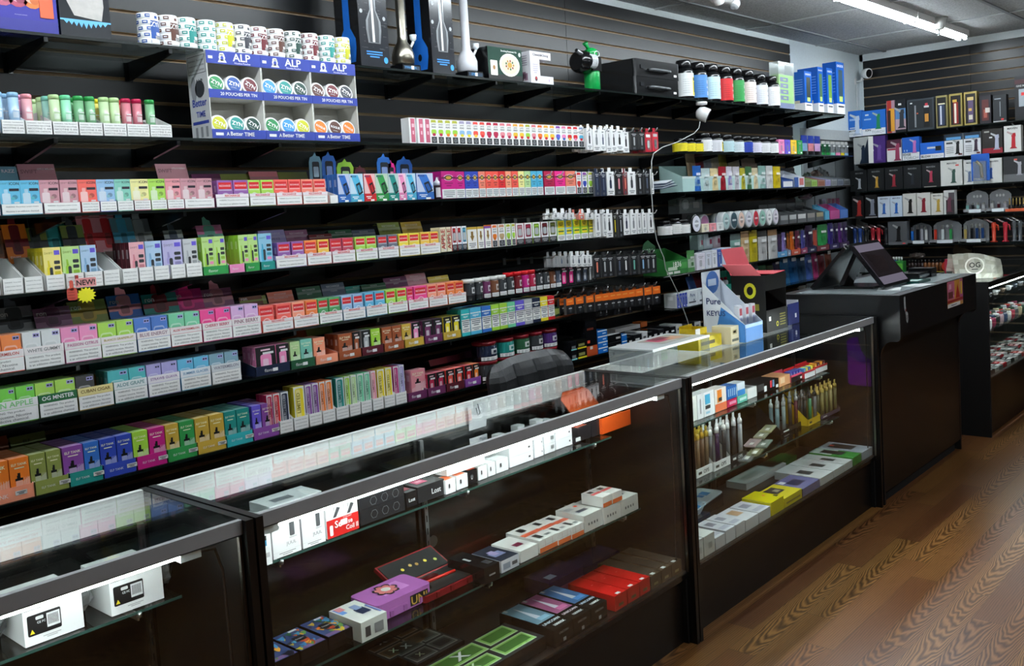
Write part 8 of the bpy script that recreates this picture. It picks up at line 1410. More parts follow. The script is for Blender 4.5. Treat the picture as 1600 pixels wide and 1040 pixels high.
# far case floor
ebox(ZD, (1084, 886), (1100, 876), .075, 'e8e8e6', 'tall white carton with cup outline, left of pair', E3, d=.12, fr=[(.5, .85, .3, .6, 'c0c0be')]); ebox(ZD, (1101, 876), (1118, 866), .075, 'e4e4e0', 'tall white carton with cup outline, right of pair', E3, d=.12, fr=[(.4, .75, .3, .6, 'b8b8b4')])
for L, R, ds, h in [((1119, 866), (1134, 857), 'white kit box with grey text, first', .045), ((1135, 857), (1150, 848), 'white kit box with grey text, second', .05), ((1151, 848), (1165, 840), 'white kit box with grey text, third', .05), ((1166, 840), (1186, 829), 'white kit box with tan picture', .045), ((1187, 829), (1205, 819), 'white kit box beside the yellow box', .045)]:
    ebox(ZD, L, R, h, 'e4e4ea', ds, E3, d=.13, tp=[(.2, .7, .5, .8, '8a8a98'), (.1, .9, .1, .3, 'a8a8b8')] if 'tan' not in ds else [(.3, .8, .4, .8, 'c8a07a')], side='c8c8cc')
ebox(ZD, (1206, 819), (1226, 807), .055, 'e8d81c', 'bright yellow carton with red dot', E3, d=.13, tp=[(.6, .7, .5, .6, 'e84a2a'), (.8, .95, .15, .3, '2a2a1a')]); ebox(ZD, (1227, 807), (1254, 792), .04, 'e8d43a', 'yellow carton with black window top', E3, d=.13, tp=[(.1, .7, .4, .9, '3a342c'), (.4, .6, .5, .7, 'a8a08a')], fr=[(.1, .9, .3, .5, '8a7a1a')])
ebox(ZD, (1255, 791), (1282, 775), .035, '7a78a8', 'lavender blue boxed mod', E3, d=.14, tp=[(.2, .7, .3, .7, '26264a'), (.1, .3, .7, .9, 'e8e8f0')], side='3a3a50')
for i, (L, R, ds) in enumerate([((1283, 774), (1303, 763), 'white long vaporizer box, nearest of three'), ((1304, 762), (1320, 753), 'white long vaporizer box, middle of three'), ((1321, 752), (1333, 745), 'white long vaporizer box, farthest of three')]):
    ebox(ZD, L, R, .035, 'dcdcdc', ds, E3, d=.22, tp=[(.2, .6, .3, .6, '3a3c3e')])
ebox(ZD, (1334, 745), (1347, 738), .04, '4aa04a', 'green and white box with dark pen picture', E3, d=.22, tp=[(.0, 1, .5, 1, 'c8d8d0'), (.2, .8, .3, .8, '2a2c2e')]); ebox(ZD, (1348, 737), (1364, 728), .04, 'c0c4d0', 'pale grey box with dark pen picture and red sticker', E3, d=.22, tp=[(.2, .8, .3, .85, '2a2c2e'), (.4, .55, .75, .85, 'ff4a3a')])
m = MB(); m.box(0, .26, 0, .08, 0, .03, '3a7a3a', 'milky'); solo('carton', m, (4.02, 2.01, ZD+.001), 'translucent green flat case at the back', E3, 'case'); m = MB(); m.box(0, .40, 0, .10, 0, .03, 'b8b8b8', 'gloss'); m.tr(.05, .2, .03, .07, '8a8a88', .0308); solo('carton', m, (3.72, 1.99, ZD+.001), 'long grey white box left of the green case', E3, 'box')
def tub_open(cx, cy, z, w, d, c, cin, desc, tilt=0, flat=False):
    t = thing('plastic_tub', (cx, cy, z), desc, E3, 'tub', short='the '+' '.join(desc.split()[:2])+' tub'); 
    def oval(k, zz): r = .03; P = []; W_, D_ = w/2*k, d/2*k; 
    def ring(k, zz):
        P = []; W_, D_, r = w/2*k, d/2*k, .025
        for sx, sy, a in ((1, -1, -90), (1, 1, 0), (-1, 1, 90), (-1, -1, 180)):
            for q in range(5): t_ = math.radians(a+22.5*q); P.append(((W_-r)*sx+r*math.cos(t_), (D_-r)*sy+r*math.sin(t_), zz))
        return P
    m = MB(); R_ = [ring(.8, 0), ring(1, .03), ring(1.06, .031), ring(1.06, .035), ring(.97, .035), ring(.9, .022)] if not flat else [ring(1, 0), ring(1.04, .006), ring(.97, .008)]
    for a, b in zip(R_, R_[1:]):
        for i in range(20): j = (i+1) % 20; m.face([a[i], a[j], b[j], b[i]], c, 'gloss', True)
    m.face(R_[0][::-1], c, 'gloss'); m.face(R_[-1], cin, 'gloss')
    if flat: m.tr(-.02, .01, -.02, .01, '2a78c0', .0088); m.tr(.015, .06, -.025, .015, '3a8ad0', .0088); m.tr(-.09, -.03, .01, .03, 'd0d4d8', .0088)
    else: m.tube([(-.07, .01, .03), (-.02, .02, .034), (.0, -.01, .034), (.05, .015, .034)], .003, '123a5a', 'gloss')
    add('tub_shell', m, t); t.rotation_euler = (0, tilt, .12)
xx, yy = AZ(1129, 812, .33); tub_open(xx, 1.96, ZD+.052, .20, .11, 'c8d8e4', '2f88c8', 'pale blue oval tub with blue liquid packs')
tub_open(xx+.24, 2.03, ZD+.052, .22, .12, 'e4e8f0', 'e8ecf4', 'white oval lid with blue logo', flat=True)
m = MB(); m.box(0, .20, 0, .12, 0, .05, '16304a', 'gloss'); solo('carton', m, (xx-.10, 1.90+.0, ZD+.001), 'dark blue box under the pale blue tub', E3, 'box'); m = MB(); m.box(0, .2, 0, .1, 0, .05, '3a4048', 'clear'); solo('carton', m, (xx+.14, 1.975, ZD+.001), 'clear box under the white oval lid', E3, 'box')

# ================================================================== on top of the far case
TZ = ZT_+.0008; WT = 'on top of the far case'
def topbox(px, py, w, d, h, c, desc, prints=(), **kw):
    x, y = AZ(px, py, ZT_); m = MB(); m.box(0, w, 0, d, 0, h, c, kw.pop('mat', 'card'), cols=[None, None, None, kw.pop('side', None), kw.pop('top', None), None])
    for a, b, p, q, cc in prints: m.fr(w*a, w*b, h*p, h*q, cc, -.0009)
    return x, y, m
# glass tray of leaflets
x, y = AZ(1030, 560, ZT_); t = thing('acrylic_tray', (2.93, 1.93, TZ), 'clear acrylic stand with leaflets lying on it', WT, 'stand', short='the acrylic stand')
m = MB(); m.box(0, .42, 0, .20, .060, .066, 'd8dcdc', 'milky'); m.box(0, .006, 0, .2, 0, .06, 'c8d0d0', 'clear'); m.box(.414, .42, 0, .2, 0, .06, 'c8d0d0', 'clear'); m.box(0, .42, -.002, .0, .058, .068, 'f0f4f4', 'gloss'); add('tray_body', m, t)
m = MB(); m.box(0, .22, 0, .12, 0, .001, 'c8c4b8', 'gloss'); m.tr(.02, .12, .03, .10, 'a02a4a', .0016); m.tr(.10, .19, .02, .08, 'b88a6a', .0018); m.tr(.05, .15, .06, .11, '6a1a2a', .0020); solo('leaflet', m, (3.08, 1.98, TZ+.0668), 'glossy leaflet with red artwork on the acrylic stand', WT, 'leaflet')
for k in range(7):
    m = MB(); m.tube([(0, .05, 0), (.02, .01, .008), (.05, -.005, .004), (.075, -.03, -.004)], .0035, 'c8cccc', 'metal', 6); m.box(-.004, .004, .05, .056, -.012, .008, '9a9c9e', 'metal'); solo('chrome_hook', m, (2.88+.065*k, 2.072, .80+.012*(k % 2)), 'curved chrome hook on the rear rail', 'inside the far case', 'hook', 'curved chrome hooks in the far case')
for k in range(12):
    m = MB(); m.box(0, .11, 0, .05, 0, .018, ['b8bcbe', 'a8acae', 'c8cccc'][k % 3], 'gloss'); m.tr(.01, .10, .01, .04, 'dcdfe0', .0186); m.tr(.02, .06, .015, .024, '7a7c80', .0190)
    solo('silver_packet', m, (3.13+.125*(k % 4), 2.0, Z1+.0012+.0195*(k//4)), 'silver flat packet, %s layer' % ('bottom', 'middle', 'top')[k//4], 'at the back of the far case', 'packet', 'silver flat packets', short='a silver packet')
# open yellow boxes
x, y, m = topbox(1103, 541, .19, .10, .05, 'c8b418', '', [(.1, .7, .35, .65, '5a4a10')], mat='foil'); solo('foil_carton', m, (3.33, 1.97, TZ), 'long glossy yellow carton lying flat', WT, 'carton')
t = thing('foil_carton', (3.345, 1.995, TZ+.051), 'open yellow carton on the flat yellow one', WT, 'carton', short='the open yellow carton')
m = MB(); m.box(0, .10, 0, .002, 0, .035, 'd8bc18', 'foil'); m.box(0, .10, .07, .072, 0, .045, 'e0c41c', 'foil'); m.box(0, .002, .002, .07, 0, .035, 'c8ac18', 'foil'); m.box(.098, .1, .002, .07, 0, .035, 'c8ac18', 'foil'); m.box(.002, .098, .002, .07, 0, .002, '8a7410', 'foil'); m.box(.005, .04, -.003, -.001, -.01, .035, 'f0f0ee'); add('carton_body', m, t)
x, y, m = topbox(1160, 545, .07, .09, .075, 'd8cca8', '', [(.2, .7, .55, .8, 'b0a070'), (.1, .9, .15, .3, '5a5a4a'), (.3, .6, .62, .75, '3a3a3a')]); solo('carton', m, (3.53, 1.93, TZ), 'cream carton with small dark emblem', WT, 'box')
# blue key display
t = thing('display_carton', (3.60, 1.90, TZ), 'tall white and blue display carton with raised back', WT, 'display carton', short='the blue display')
m = MB(); w, D, h = .16, .20, .075
m.box(0, w, 0, .002, 0, h, '4a80c0'); m.fr(.0, w, h*.8, h, 'a8c4e4', -.0006); m.box(.002, w-.002, .002, D-.002, 0, .002, 'e8ecf0')
for X in (0, w-.002):
    P = [(0, 0), (D, 0), (D, .26), (D*.8, .22), (0, h)]; A = [(X, yy_, z_) for yy_, z_ in P]; B = [(X+.002, yy_, z_) for yy_, z_ in P]; m.face(A[::-1], 'e0e6ee'); m.face(B, 'e0e6ee')
    for i in range(5): j = (i+1) % 5; m.face([A[i], A[j], B[j], B[i]], 'e0e6ee')
m.face([(-.0012, D*.75, 0), (-.0012, 0, 0), (-.0012, 0, h), (-.0012, D*.55, .15)], '3f7fc4'); O = Vector((-.0016, D, 0)); m.text('Pure', .02, .09, .15, .20, '2a3a6a', O=O, U=Vector((0, -1, 0)), V=Vector((0, 0, 1))); m.text('KEYUS', .02, .11, .10, .145, '2a3a6a', O=O, U=Vector((0, -1, 0)), V=Vector((0, 0, 1)))
m.box(0, w, D-.002, D, 0, .30, 'd8e0ec'); m.disc(w*.55, .25, w*.35, .05, '3f74c0', D-.0035, 16); m.fr(w*.3, w*.75, .235, .265, 'c8d8f0', D-.004); add('carton_body', m, t)
for k in range(5):
    m = MB(); m.box(0, .030, 0, .02, 0, .15, 'e8ecf4', 'milky'); m.fr(.004, .026, .01, .06, '4a8ad0'); m.fr(.004, .026, .11, .14, 'a83a4a'); m.fr(.006, .024, .07, .10, '8a90b0'); solo('key_packet', m, (3.608+.029*k, 1.93+.02*(k % 2), TZ+.0025), 'clear packet with red top and blue foot', 'in the blue display carton', 'packet', 'clear packets in the blue display', short='a clear packet')
# black display box with red flap
x0 = 3.90; t = thing('display_box', (x0, 1.95, TZ), 'tall black display box with open red lid', WT, 'display box', short='the black display')
m = MB(); w, D, h = .21, .17, .26; m.box(0, w, 0, .002, 0, .10, '121212'); m.box(0, w, 0, .002, .19, h, '121212'); m.box(0, .002, .002, D, 0, h, '141412'); m.box(w-.002, w, .002, D, 0, h, '0e0e0e'); m.box(0, w, D-.002, D, 0, h, '121212'); m.box(.002, w-.002, .002, D-.002, 0, .003, '121212'); m.box(.002, w-.002, .004, D-.002, h-.03, h-.028, 'b82a3a')
m.disc(w*.5, .03, .012, .012, 'e0d838', -.001); m.disc(w*.5, .03, .007, .007, '121212', -.0014); m.fr(w*.1, w*.2, .05, .07, 'f0f0f0', -.001); [m.fr(w*(.62+.0*k), w*.9, .02+.012*k, .026+.012*k, '8a8440', -.001) for k in range(5)]
P = [(-.001, D*.45+.03*math.cos(a), .19+.036*math.sin(a)) for a in [k*math.pi/8 for k in range(16)]]; m.face(P, 'd8d830'); P = [(-.0014, D*.45+.016*math.cos(a), .19+.02*math.sin(a)) for a in [k*math.pi/8 for k in range(16)]]; m.face(P, '141412'); m.lr(D*.2, D*.7, .10, .13, '8a8430', -.001); m.lr(D*.75, D*.9, .14, .17, 'f0f0f0', -.001); add('box_body', m, t)
m = MB(); Mx = Matrix.Translation((0, 0, h)); m.box(0, w, 0, .002, 0, .13, 'e0606a', M=Matrix.Translation((0, D, h)) @ Matrix.Rotation(-.35, 4, 'X')); m.box(-.11, 0, .02, D-.01, -.001, .001, 'e8707a', M=Matrix.Translation((0, 0, h)) @ Matrix.Rotation(.55, 4, 'Y')); m.box(0, .12, .0, D, -.001, .001, 'c83a48', M=Matrix.Translation((w*.4, 0, h+.001)) @ Matrix.Rotation(-.05, 4, 'Y')); add('red_lid', m, t)
for k in range(5):
    m = MB(); m.lathe([(.014, 0), (.014, .06), (.008, .07), (.008, .085)], '101010', seg=10); m.arc(.0146, -50, 50, .015, .045, 'c8c030', n=4); solo('small_bottle', m, (x0+.025+.038*k, 1.985, TZ+.105 if 0 else TZ+.004+.09*0), 'small black bottle with yellow badge', 'inside the black display box', 'bottle', 'black bottles in the display box', short='a black bottle')
t = thing('counter_box', (4.16, 1.97, TZ), 'small navy open box with white lining', WT, 'box', short='the navy box'); m = MB(); w, D, h = .12, .10, .10; m.box(0, w, 0, .002, 0, h, '1c2460'); m.fr(w*.6, w*.75, h*.3, h*.5, 'f0f0f0', -.001); m.box(0, .002, .002, D, 0, h*.9, '1c2460'); m.lr(.02, .08, .03, .065, 'b89aa0', -.001); m.box(w-.002, w, .002, D, 0, h*1.1, 'e8e8f0'); m.box(0, w, D-.002, D, 0, h*1.1, '1a2258'); m.box(.002, w-.002, .002, D-.002, 0, .002, '1a2258'); add('box_body', m, t)
m = MB(); m.box(0, .075, 0, .004, 0, .10, '23285a', 'gloss'); m.fr(.02, .055, .06, .075, '8a90c0'); solo('card_box', m, (4.02, 2.08, TZ+.0+.0), 'navy box lid leaning behind the black display', WT, 'box')

# ================================================================== register counter and what stands on it
CX0, CX1, CYF, CZ = 4.60, 5.862, 1.605, 1.053
t = thing('register_counter', (CX0, CYF, 0), 'tall black register counter with overhanging front and stickers', '', 'counter', short='the register counter'); L = CX1-CX0
m = MB(); m.box(0, L, 0, .62, CZ-.022, CZ-.002, '0c0c0e', 'laminate'); m.box(.05, L-.05, .05, .55, CZ-.002, CZ, '9aa4a6', 'gloss'); add('countertop', m, t)
def side(X0, X1):
    m = MB(); r = .06; P = [(0, CZ-.022), (0, .845)]
    for k in range(5): a = math.radians(90*k/4); P.append((.02*(1-math.cos(a)), .845-.02*math.sin(a)))
    for k in range(7): a = math.radians(90*k/6); P.append((.04+.06*math.sin(a), .825-.0-.085*(1-math.cos(a))))
    P += [(.10, .0), (.60, .0), (.60, CZ-.022)]
    A = [(X0, y, z) for y, z in P]; B = [(X1, y, z) for y, z in P]; m.face(A, '17181a', 'laminate'); m.face(B[::-1], '17181a', 'laminate'); n = len(P)
    for i in range(n): j = (i+1) % n; m.face([A[j], A[i], B[i], B[j]], '17181a', 'laminate')
    return m
add('side_panel', side(0, .019), t); add('side_panel', side(L-.019, L), t)
m = MB(); m.box(.019, L-.019, .001, .018, .845, CZ-.022, '0b0b10', 'laminate'); m.box(.019, L-.019, .018, .10, .838, .848, '08080a', 'laminate'); add('fascia_panel', m, t)
m = MB(); m.box(.019, L-.019, .102, .118, .06, .838, '0e0c0c', 'laminate'); m.box(.019, L-.05, .125, .14, 0, .06, '060606', 'matte'); add('front_panel', m, t)
m = MB(); m.box(.019, L-.019, .30, .318, .5, .515, '141416', 'laminate'); add('inner_shelf', m, t)
x0 = SX(1480, CYF, .97); x1 = SX(1504, CYF, .97)-x0; m = MB(); w, h = x1, .142; m.box(0, w, -.0012, 0, 0, h, 'd8a060'); m.fr(0, w*.45, h*.3, h, 'c86a8a', -.0014); m.fr(w*.45, w*.8, h*.3, h, 'd89a40', -.0014); m.fr(w*.8, w, h*.15, h, 'b85a8a', -.0014); m.fp([(w*.5, h*.3), (w*.8, h*.3), (w*.65, h*.85)], 'b02a24', -.0018); m.fr(w*.05, w*.35, h*.35, h*.6, '7a3a3a', -.0018); m.fr(0, w, h*.18, h*.28, 'a82a2a', -.0018); m.fr(0, w*.8, 0, h*.14, 'e8e4e4', -.0018); textbars(m, w*.1, w*.7, h*.03, h*.11, 1, '8a8a8a', -.0022); m.fr(w*.1, w*.25, h*.7, h*.9, 'e8b0c0', -.0018); m.fr(w*.84, w*.95, h*.4, h*.9, 'e8c040', -.0018)
add('promo_sticker', m, t, (x0-CX0, -.0002, .905)); 
m = MB(); m.fp([(0, .13), (.022, .135), (.026, .085), (.035, .06), (.055, .05), (.058, .02), (.045, 0), (.03, .012), (.022, .05), (.006, .07)], 'b8bcbe', -.0006, 'gloss'); m.fp([(.014, .055), (.034, .06), (.036, .07), (.018, .075)], '5a1c20', -.0010); textbars(m, .032, .052, .012, .04, 3, '6a4a4a', -.0012); add('bottle_sticker', m, t, (4.655-CX0, -.0002, .905))
# twin-screen register: V of two slanted screens on a stand
t = thing('cash_register', (4.98, 1.86, CZ), 'black twin-screen register with slanted lit display', 'on the register counter', 'cash register', short='the register')
def slab(w, h, th, M, c='111216'):
    m = MB(); r = .012; P = []
    for cx, cz, a in ((w/2-r, r, -90), (w/2-r, h-r, 0), (-w/2+r, h-r, 90), (-w/2+r, r, 180)):
        for k in range(4): q = math.radians(a+30*k); P.append((cx+r*math.cos(q), cz+r*math.sin(q)))
    m.prism(P, 0, th, c, 'gloss', M=M); return m
# world points measured on the photographed register give the two planes
def scr(p0, ux, uz, w, h, th, lit, nm):
    ux = Vector(ux).normalized(); uz = Vector(uz); uz = (uz-ux*uz.dot(ux)).normalized(); n = ux.cross(uz).normalized()      # n points out of the screen's back
    M = Matrix(((ux.x, -n.x, uz.x, p0[0]), (ux.y, -n.y, uz.y, p0[1]), (ux.z, -n.z, uz.z, p0[2]), (0, 0, 0, 1)))
    m = slab(w, h, th, M); add(nm, m, t)
    if lit:
        k = MB(); f = lambda a, b: tuple(M @ Vector((a, -.0010, b))); k.face([f(-w*.46, h*.06), f(w*.46, h*.06), f(w*.46, h*.94), f(-w*.46, h*.94)], 'white', 'screen'); g = lambda a, b: tuple(M @ Vector((a, -.0016, b)))
        k.face([g(-w*.46, h*.22), g(w*.46, h*.22), g(w*.46, h*.78), g(-w*.46, h*.78)], '2a2226', 'gloss'); k.face([g(-w*.30, h*.30), g(w*.10, h*.30), g(w*.22, h*.62), g(-w*.34, h*.74)], '3a2c2c', 'gloss'); add('screen', k, t)
# an upturned V: the ridge runs along x, the lit screen slopes down to the shop, the other to the staff
scr((.026, -.11, .015), (1, 0, 0), (0, .17, .228), .38, .285, .018, True, 'customer_screen'); scr((.026, .292, .012), (-1, 0, 0), (0, -.215, .24), .38, .30, .018, False, 'staff_screen')
m = MB(); m.box(-.09, .13, -.02, .19, 0, .012, '101114', 'gloss'); m.box(-.05, .09, -.012, .012, 0, .20, '1b1c22', 'gloss', M=Matrix.Translation((.01, .17, .012)) @ Matrix.Rotation(.45, 4, 'X')); add('stand', m, t)
t = thing('card_reader', (5.42, 1.78, CZ+.0005), 'black card printer with steel slot right of the register', 'on the register counter', 'card reader'); m = MB(); m.box(0, .20, 0, .12, 0, .035, '0c0d0f', 'gloss'); m.box(.18, .27, -.01, .12, 0, .05, '0c0d0f', 'gloss'); add('body', m, t); m = MB(); m.box(.01, .17, -.003, 0, .012, .024, 'c8ccd0', 'metal'); add('steel_slot', m, t)
m = MB(); m.box(0, .18, 0, .10, 0, .012, '1c4a44', 'gloss'); m.tr(.02, .12, .02, .08, 'a8c0b8', .0126); solo('notepad', m, (5.18, 1.70, CZ+.0005), 'dark green notepad at the register foot', 'on the register counter', 'notepad')
for k, (x, y, r, ds) in enumerate([(4.83, 1.68, .3, 'left'), (5.02, 1.64, -.15, 'right')]): m = MB(); m.box(0, .16, 0, .11, 0, .001, 'd0d4d4'); textbars(m, .02, .1, 0, .001, 1, 'grey'); solo('paper_sheet', m, (x, y, CZ+.0006+.0), ds+' white paper sheet before the register', 'on the register counter', 'paper', rz=r)
# purple tote sign inside the far case end: the purple panel seen through the glass
m = MB(); pts = [(.0, .0)]; pr = []
w, h = .115, .245
P = [(.012, 0), (w, 0), (w, h*.54)]
for k in range(8): a = math.radians(-90+-90*k/7); P.append((w+.01+.075*math.cos(a)*.9, h*.54+.11+.11*math.sin(a)))
P += [(.05, h), (.02, h*.97), (0, h*.9), (0, .012)]
m.prism(P, 0, .006, '300a4c', 'gloss'); m.fp([(.012, .004), (w-.002, .004), (w-.002, h*.40), (.004, h*.62), (.004, .02)], '480c58', -.0008, 'gloss')
solo('purple_sign', m, (4.550, 1.85, .605), 'purple curved sign fixed to the right end panel of the far case', '', 'sign', rz=-math.pi/2)

# ================================================================== the case beyond the counter
def far_unit():
    x0, x1, yf, D = 6.20, 8.20, 1.63, .50
    t = thing('display_case', (x0, yf, 0), 'glass display case beyond the register counter, full of small goods', '', 'display case', 'glass display cases', short='the case beyond'); L = x1-x0; ZT2 = .967
    m = MB(); m.box(.02, L-.02, .025, D, 0, .36, '15100b', 'laminate'); add('base_cabinet', m, t)
    m = MB(); m.box(0, .02, 0, D, 0, ZT2, '060607', 'matte'); add('side_panel', m, t); m = MB(); m.box(L-.02, L, 0, D, 0, ZT2, '060607', 'matte'); add('side_panel', m, t)
    m = MB(); m.box(.02, L-.02, .003, .008, .365, ZT2-.03, 'white', 'glass'); add('front_glass', m, t); m = MB(); m.box(.02, L-.02, .01, D, ZT2-.007, ZT2-.001, 'white', 'glass'); add('top_glass', m, t)
    m = MB(); m.box(.02, L-.02, -.003, .012, ZT2-.034, ZT2, '3a3c3e', 'metal'); add('front_rail', m, t); m = MB(); m.box(.02, L-.02, D-.012, D, .36, ZT2, '101012', 'laminate'); add('back_panel', m, t)
    m = MB(); m.tube([(.03, .030, ZT2-.044), (L-.05, .030, ZT2-.044)], .008, 'white', 'led_light', 8); add('led_tube', m, t); m = MB(); m.tube([(.028, .02, ZT2-.05), (.028, .02, .78)], .005, 'white', 'led_light', 8); add('led_upright', m, t)
    m = MB(); m.box(.02, L-.02, .012, D-.012, .360, .366, '26201a', 'laminate'); add('deck', m, t)
    for z in (.78, .58): m = MB(); m.box(.03, L-.03, .16, D-.02, z-.007, z-.001, 'white', 'shelf_glass'); add('glass_shelf_pane', m, t)
    return x0, yf
ux, uy = far_unit(); UW = 'inside the case beyond the counter'
r = random.Random(4)
m = MB(); m.lathe([(.030, 0), (.045, .03), (.04, .06), (.02, .08)], 'b88a60', seg=16); solo('ceramic_pipe', m, (ux+.12, uy+.19, .7808), 'tan glazed pipe bowl lit at the left end', UW, 'pipe')
for k in range(7):
    m = MB(); m.tube([(0, 0, .02), (.05, .01, .024), (.11, 0, .03)], [.012, .009, .006], ['c8ccd0', '3a3c40', 'a8a8a8', '6a5a4a', 'd0d4d4', '2a3a4a', '8a8c90'][k], 'gloss'); m.lathe([(.012, .01), (.02, .025), (.018, .045)], ['c8ccd0', '3a3c40', 'a8a8a8', '6a5a4a', 'd0d4d4', '2a3a4a', '8a8c90'][k], seg=10); solo('glass_pipe', m, (ux+.60+.17*k, uy+.20, .7808), ['clear', 'charcoal', 'grey', 'brown', 'pale', 'navy', 'smoky'][k]+' glass hand pipe on upper shelf', UW, 'pipe', 'hand pipes on the upper shelf', short='a hand pipe')
cl = ['b83a3a', 'd8d8d8', '8a2a4a', '2a2a2a', 'c8a8b0', '3a4a6a', 'e0e0e0', 'a83a4a', '6a6a6a', 'c0b090', '2f4a3a', 'd0d0d8']
cn = ['brick red', 'white', 'wine', 'black', 'dusty pink', 'slate blue', 'pale', 'crimson', 'grey', 'sand', 'dark green', 'silver']
for z, n, dx in ((.5808, 12, .07),):
    for k in range(n):
        for q in range(2):
            m = MB(); m.lathe([(.020, 0), (.026, .02), (.026, .06), (.018, .07)], cl[(k+q*5) % 12], seg=12); m.lathe([(.020, .07), (.020, .085)], cl[(k+3) % 12], seg=12); solo('grinder_jar', m, (ux+.60+.1*k, uy+.19+.075*q, z), '%s lidded jar, %s row' % (cn[(k+q*5) % 12], ('front', 'back')[q]), UW, 'jar', 'lidded jars in the far case', short='the %s jar' % cn[(k+q*5) % 12])
for k in range(19):
    for q in range(3):
        w, d = .085, .075; m = MB(); h = .03 if q else .025; c = ['d8d8d6', '2c2c2e', 'e0e0de', '8a8a8a', 'c82a34'][(k+2*q) % 5]; m.box(0, w, 0, d, 0, h, c, 'gloss'); m.tr(w*.1, w*.9, d*.15, d*.45, ['3a3c40', 'd8d8d8', '5a5c60', 'e8e8e8', 'f0d0d0'][(k+q) % 5], h+.0007); m.tr(w*.2, w*.6, d*.6, d*.85, ['8a8a88', 'b8b8b8', '2a2a2a', 'c8c8c8', 'e8a0a0'][(k+q) % 5], h+.0007)
        solo('small_box', m, (ux+.05+.095*k, uy+.03+.09*q, .3668), '%s flat box, %s row on the floor' % (['white', 'black', 'pale', 'grey', 'red'][(k+2*q) % 5], ('front', 'middle', 'back')[q]), UW, 'box', 'flat boxes on the floor of the case', short='a flat box')
for k, c in enumerate(('b82434', 'c02a38')): m = MB(); m.box(0, .25, 0, .13, 0, .035, c, 'gloss'); m.box(.01, .24, .01, .12, .035, .045, ('5a1a24', 'e8e0e0')[k]); solo('red_tray', m, (ux+.06+.3*k, uy+.34, .3668), ('left', 'right')[k]+' red tray at the back of the case floor', UW, 'tray')
# clear bag on top of that case, and the red bag behind it
x, y = AZ(1545, 439, .967); bx_, by_ = 6.50, 1.79
t = thing('clear_bag', (bx_, by_, .9678), 'crinkled clear carry bag of silver goods with round emblem', 'on the case beyond the counter', 'bag', rz=-.9, short='the clear bag')
m = MB(); n = 9; w, D, h = .30, .14, .16; rr = random.Random(2); 
def pt(i, j, s): 
    a, b = i/n, j/5; hh = h*(1-.35*max(0, a-.55)**1.2*2) if 1 else h
    return (w*a-.15, s*(D/2)*(1-.55*b**1.5)+.012*(rr.random()-.5), hh*b+.006*(rr.random()-.5) if j else 0)
for s in (-1, 1):
    m = MB(); G_ = [[pt(i, j, s) for j in range(6)] for i in range(n+1)]
    for i in range(n):
        for j in range(5): q = [G_[i][j], G_[i+1][j], G_[i+1][j+1], G_[i][j+1]]; m.face(q if s < 0 else q[::-1], mixc('b8b8a8', (rr.random(),)*3, .25), 'milky')
    add('bag_film', m, t)
m = MB()
for k in range(26): m.box(-.006, .03, -.006, .006, 0, .03+.02*rr.random(), mixc('a8a8a0', (rr.random(),)*3, .4), 'metal', M=Matrix.Translation((-.13+.24*rr.random(), -.03+.08*rr.random(), .004)) @ Matrix.Rotation(rr.random()*3, 4, 'Z'))
add('silver_contents', m, t); m = MB(); cx, cz = -.03, .085
for k in range(16): a0, a1 = k*math.pi/8, (k+1)*math.pi/8; m.fp([(cx+.062*math.cos(a0), cz+.055*math.sin(a0)), (cx+.062*math.cos(a1), cz+.055*math.sin(a1)), (cx+.052*math.cos(a1), cz+.046*math.sin(a1)), (cx+.052*math.cos(a0), cz+.046*math.sin(a0))], 'd0d0c8', -D/2-.01)
m.text('OG', cx-.035, cx+.035, cz-.012, cz+.022, '101010', y=-D/2-.012); m.fr(cx-.02, cx+.02, cz-.025, cz-.020, '101010', -D/2-.012); add('printed_emblem', m, t)
m = MB(); m.box(0, .25, 0, .12, 0, .10, 'a82a44', 'foil'); m.fr(.03, .2, .05, .08, 'e0607a', -.001); solo('red_packet', m, (6.83, 1.95, .9678), 'crumpled red and pink packet behind the clear bag', 'on the case beyond the counter', 'packet')

# ================================================================== office chair behind the middle case
t = thing('office_chair', (3.10, 2.66, 0), 'black tufted leather office chair behind the middle case', '', 'chair', short='the office chair')
m = MB(); W_, Ht, z0, NX, NZ = .55, .47, .475, 24, 18
def cp(i, j, s):
    a, b = i/NX, j/NZ; x = (a-.5)*W_; zc = b*Ht; e = min(1, (1-b)*Ht/.10); ex = min(1, min(a, 1-a)*W_/.05)
    # rounded top corners
    x *= 1-.12*max(0, (b-.8)/.2)**2; zz = z0+zc-.03*(2*abs(a-.5))**3*max(0, (b-.6)/.4)
    gx = abs(((a*4) % 1)-.5)*2; gz = abs(((b*4) % 1)-.5)*2; puff = .028*(1-gx**6)*(1-gz**6)
    th = .035*(1-(1-e)**2)**.5*(1-(1-ex)**2)**.5
    return (x, s*(th+puff*min(e, ex))-.03+.06*b, zz)
for s in (-1, 1):
    for i in range(NX):
        for j in range(NZ): q = [cp(i, j, s), cp(i+1, j, s), cp(i+1, j+1, s), cp(i, j+1, s)]; m.face(q if s < 0 else q[::-1], '15171a', 'leather', True)
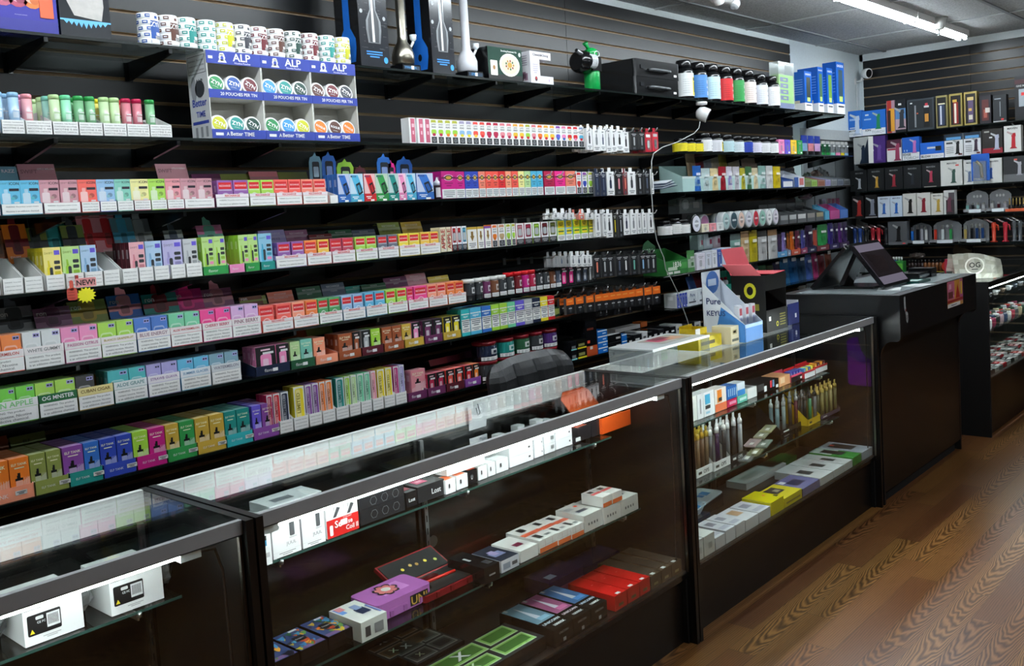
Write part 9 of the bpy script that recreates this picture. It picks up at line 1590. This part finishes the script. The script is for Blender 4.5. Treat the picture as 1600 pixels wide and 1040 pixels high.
add('backrest', m, t, (0, 0, 0))
m = MB(); m.box(-.26, .26, .02, .42, .42, .50, '1a1c20', 'leather'); o = add('seat', m, t, (0, 0, 0)); o.location = (0, -.46+.0, 0); bv = o.modifiers.new('b', 'BEVEL'); bv.width = .03; bv.segments = 3
for s in (-1, 1): m = MB(); m.tube([(s*.29, -.03, .45), (s*.30, -.05, .66), (s*.30, -.26, .67), (s*.29, -.30, .45)], .016, '0c0c0e', 'gloss'); add('armrest', m, t)
m = MB(); m.tube([(0, -.24, .42), (0, -.24, .12)], .028, '3a3c40', 'metal'); m.tube([(0, .02, .55), (0, -.06, .44), (0, -.2, .42)], .02, '0c0c0e'); add('gas_column', m, t)
for k in range(5): a = 2*math.pi*k/5; m = MB(); m.tube([(0, -.24, .12), (.20*math.cos(a), -.24+.20*math.sin(a), .085)], [.026, .016], '101012'); m.lathe([(.024, -.01), (.024, .01)], '08080a', seg=12, M=Matrix.Translation((.20*math.cos(a), -.24+.20*math.sin(a), .0245)) @ Matrix.Rotation(math.pi/2, 4, 'X')); add('castor_leg', m, t)
# NEW burst sign clipped to the fourth shelf edge
z = ZY(120, 455, YW-.02); x = SX(122, YW-.02, z); m = MB(); P = []
for k in range(28): a = 2*math.pi*k/28; q = 1 if k % 2 else .72; P.append((.024+.032*q*math.cos(a), -.014+.026*q*math.sin(a)))
m.prism(P, 0, .0015, 'e8e020'); m.rrect(-.036, -.004, -.026, .012, .008, 'c84a3a', -.0008); m.rrect(-.026, -.014, .004, .036, .005, 'd85a48', -.0008); [m.fr(-.034, -.012, -.020+.009*k, -.0185+.009*k, '8a2a20', -.0012) for k in range(4)]
m.rrect(-.008, .058, .012, .040, .004, 'e89a9a', -.0010); m.text('NEW!', -.004, .054, .016, .036, '101010', y=-.0016); m.box(-.002, .004, 0, .012, .03, .05, 'b82a20')
solo('new_sign', m, (x, YW-.022, z), 'yellow starburst sign with thumbs-up reading NEW', 'clipped below the fourth shelf', 'sign')

finish_labels()
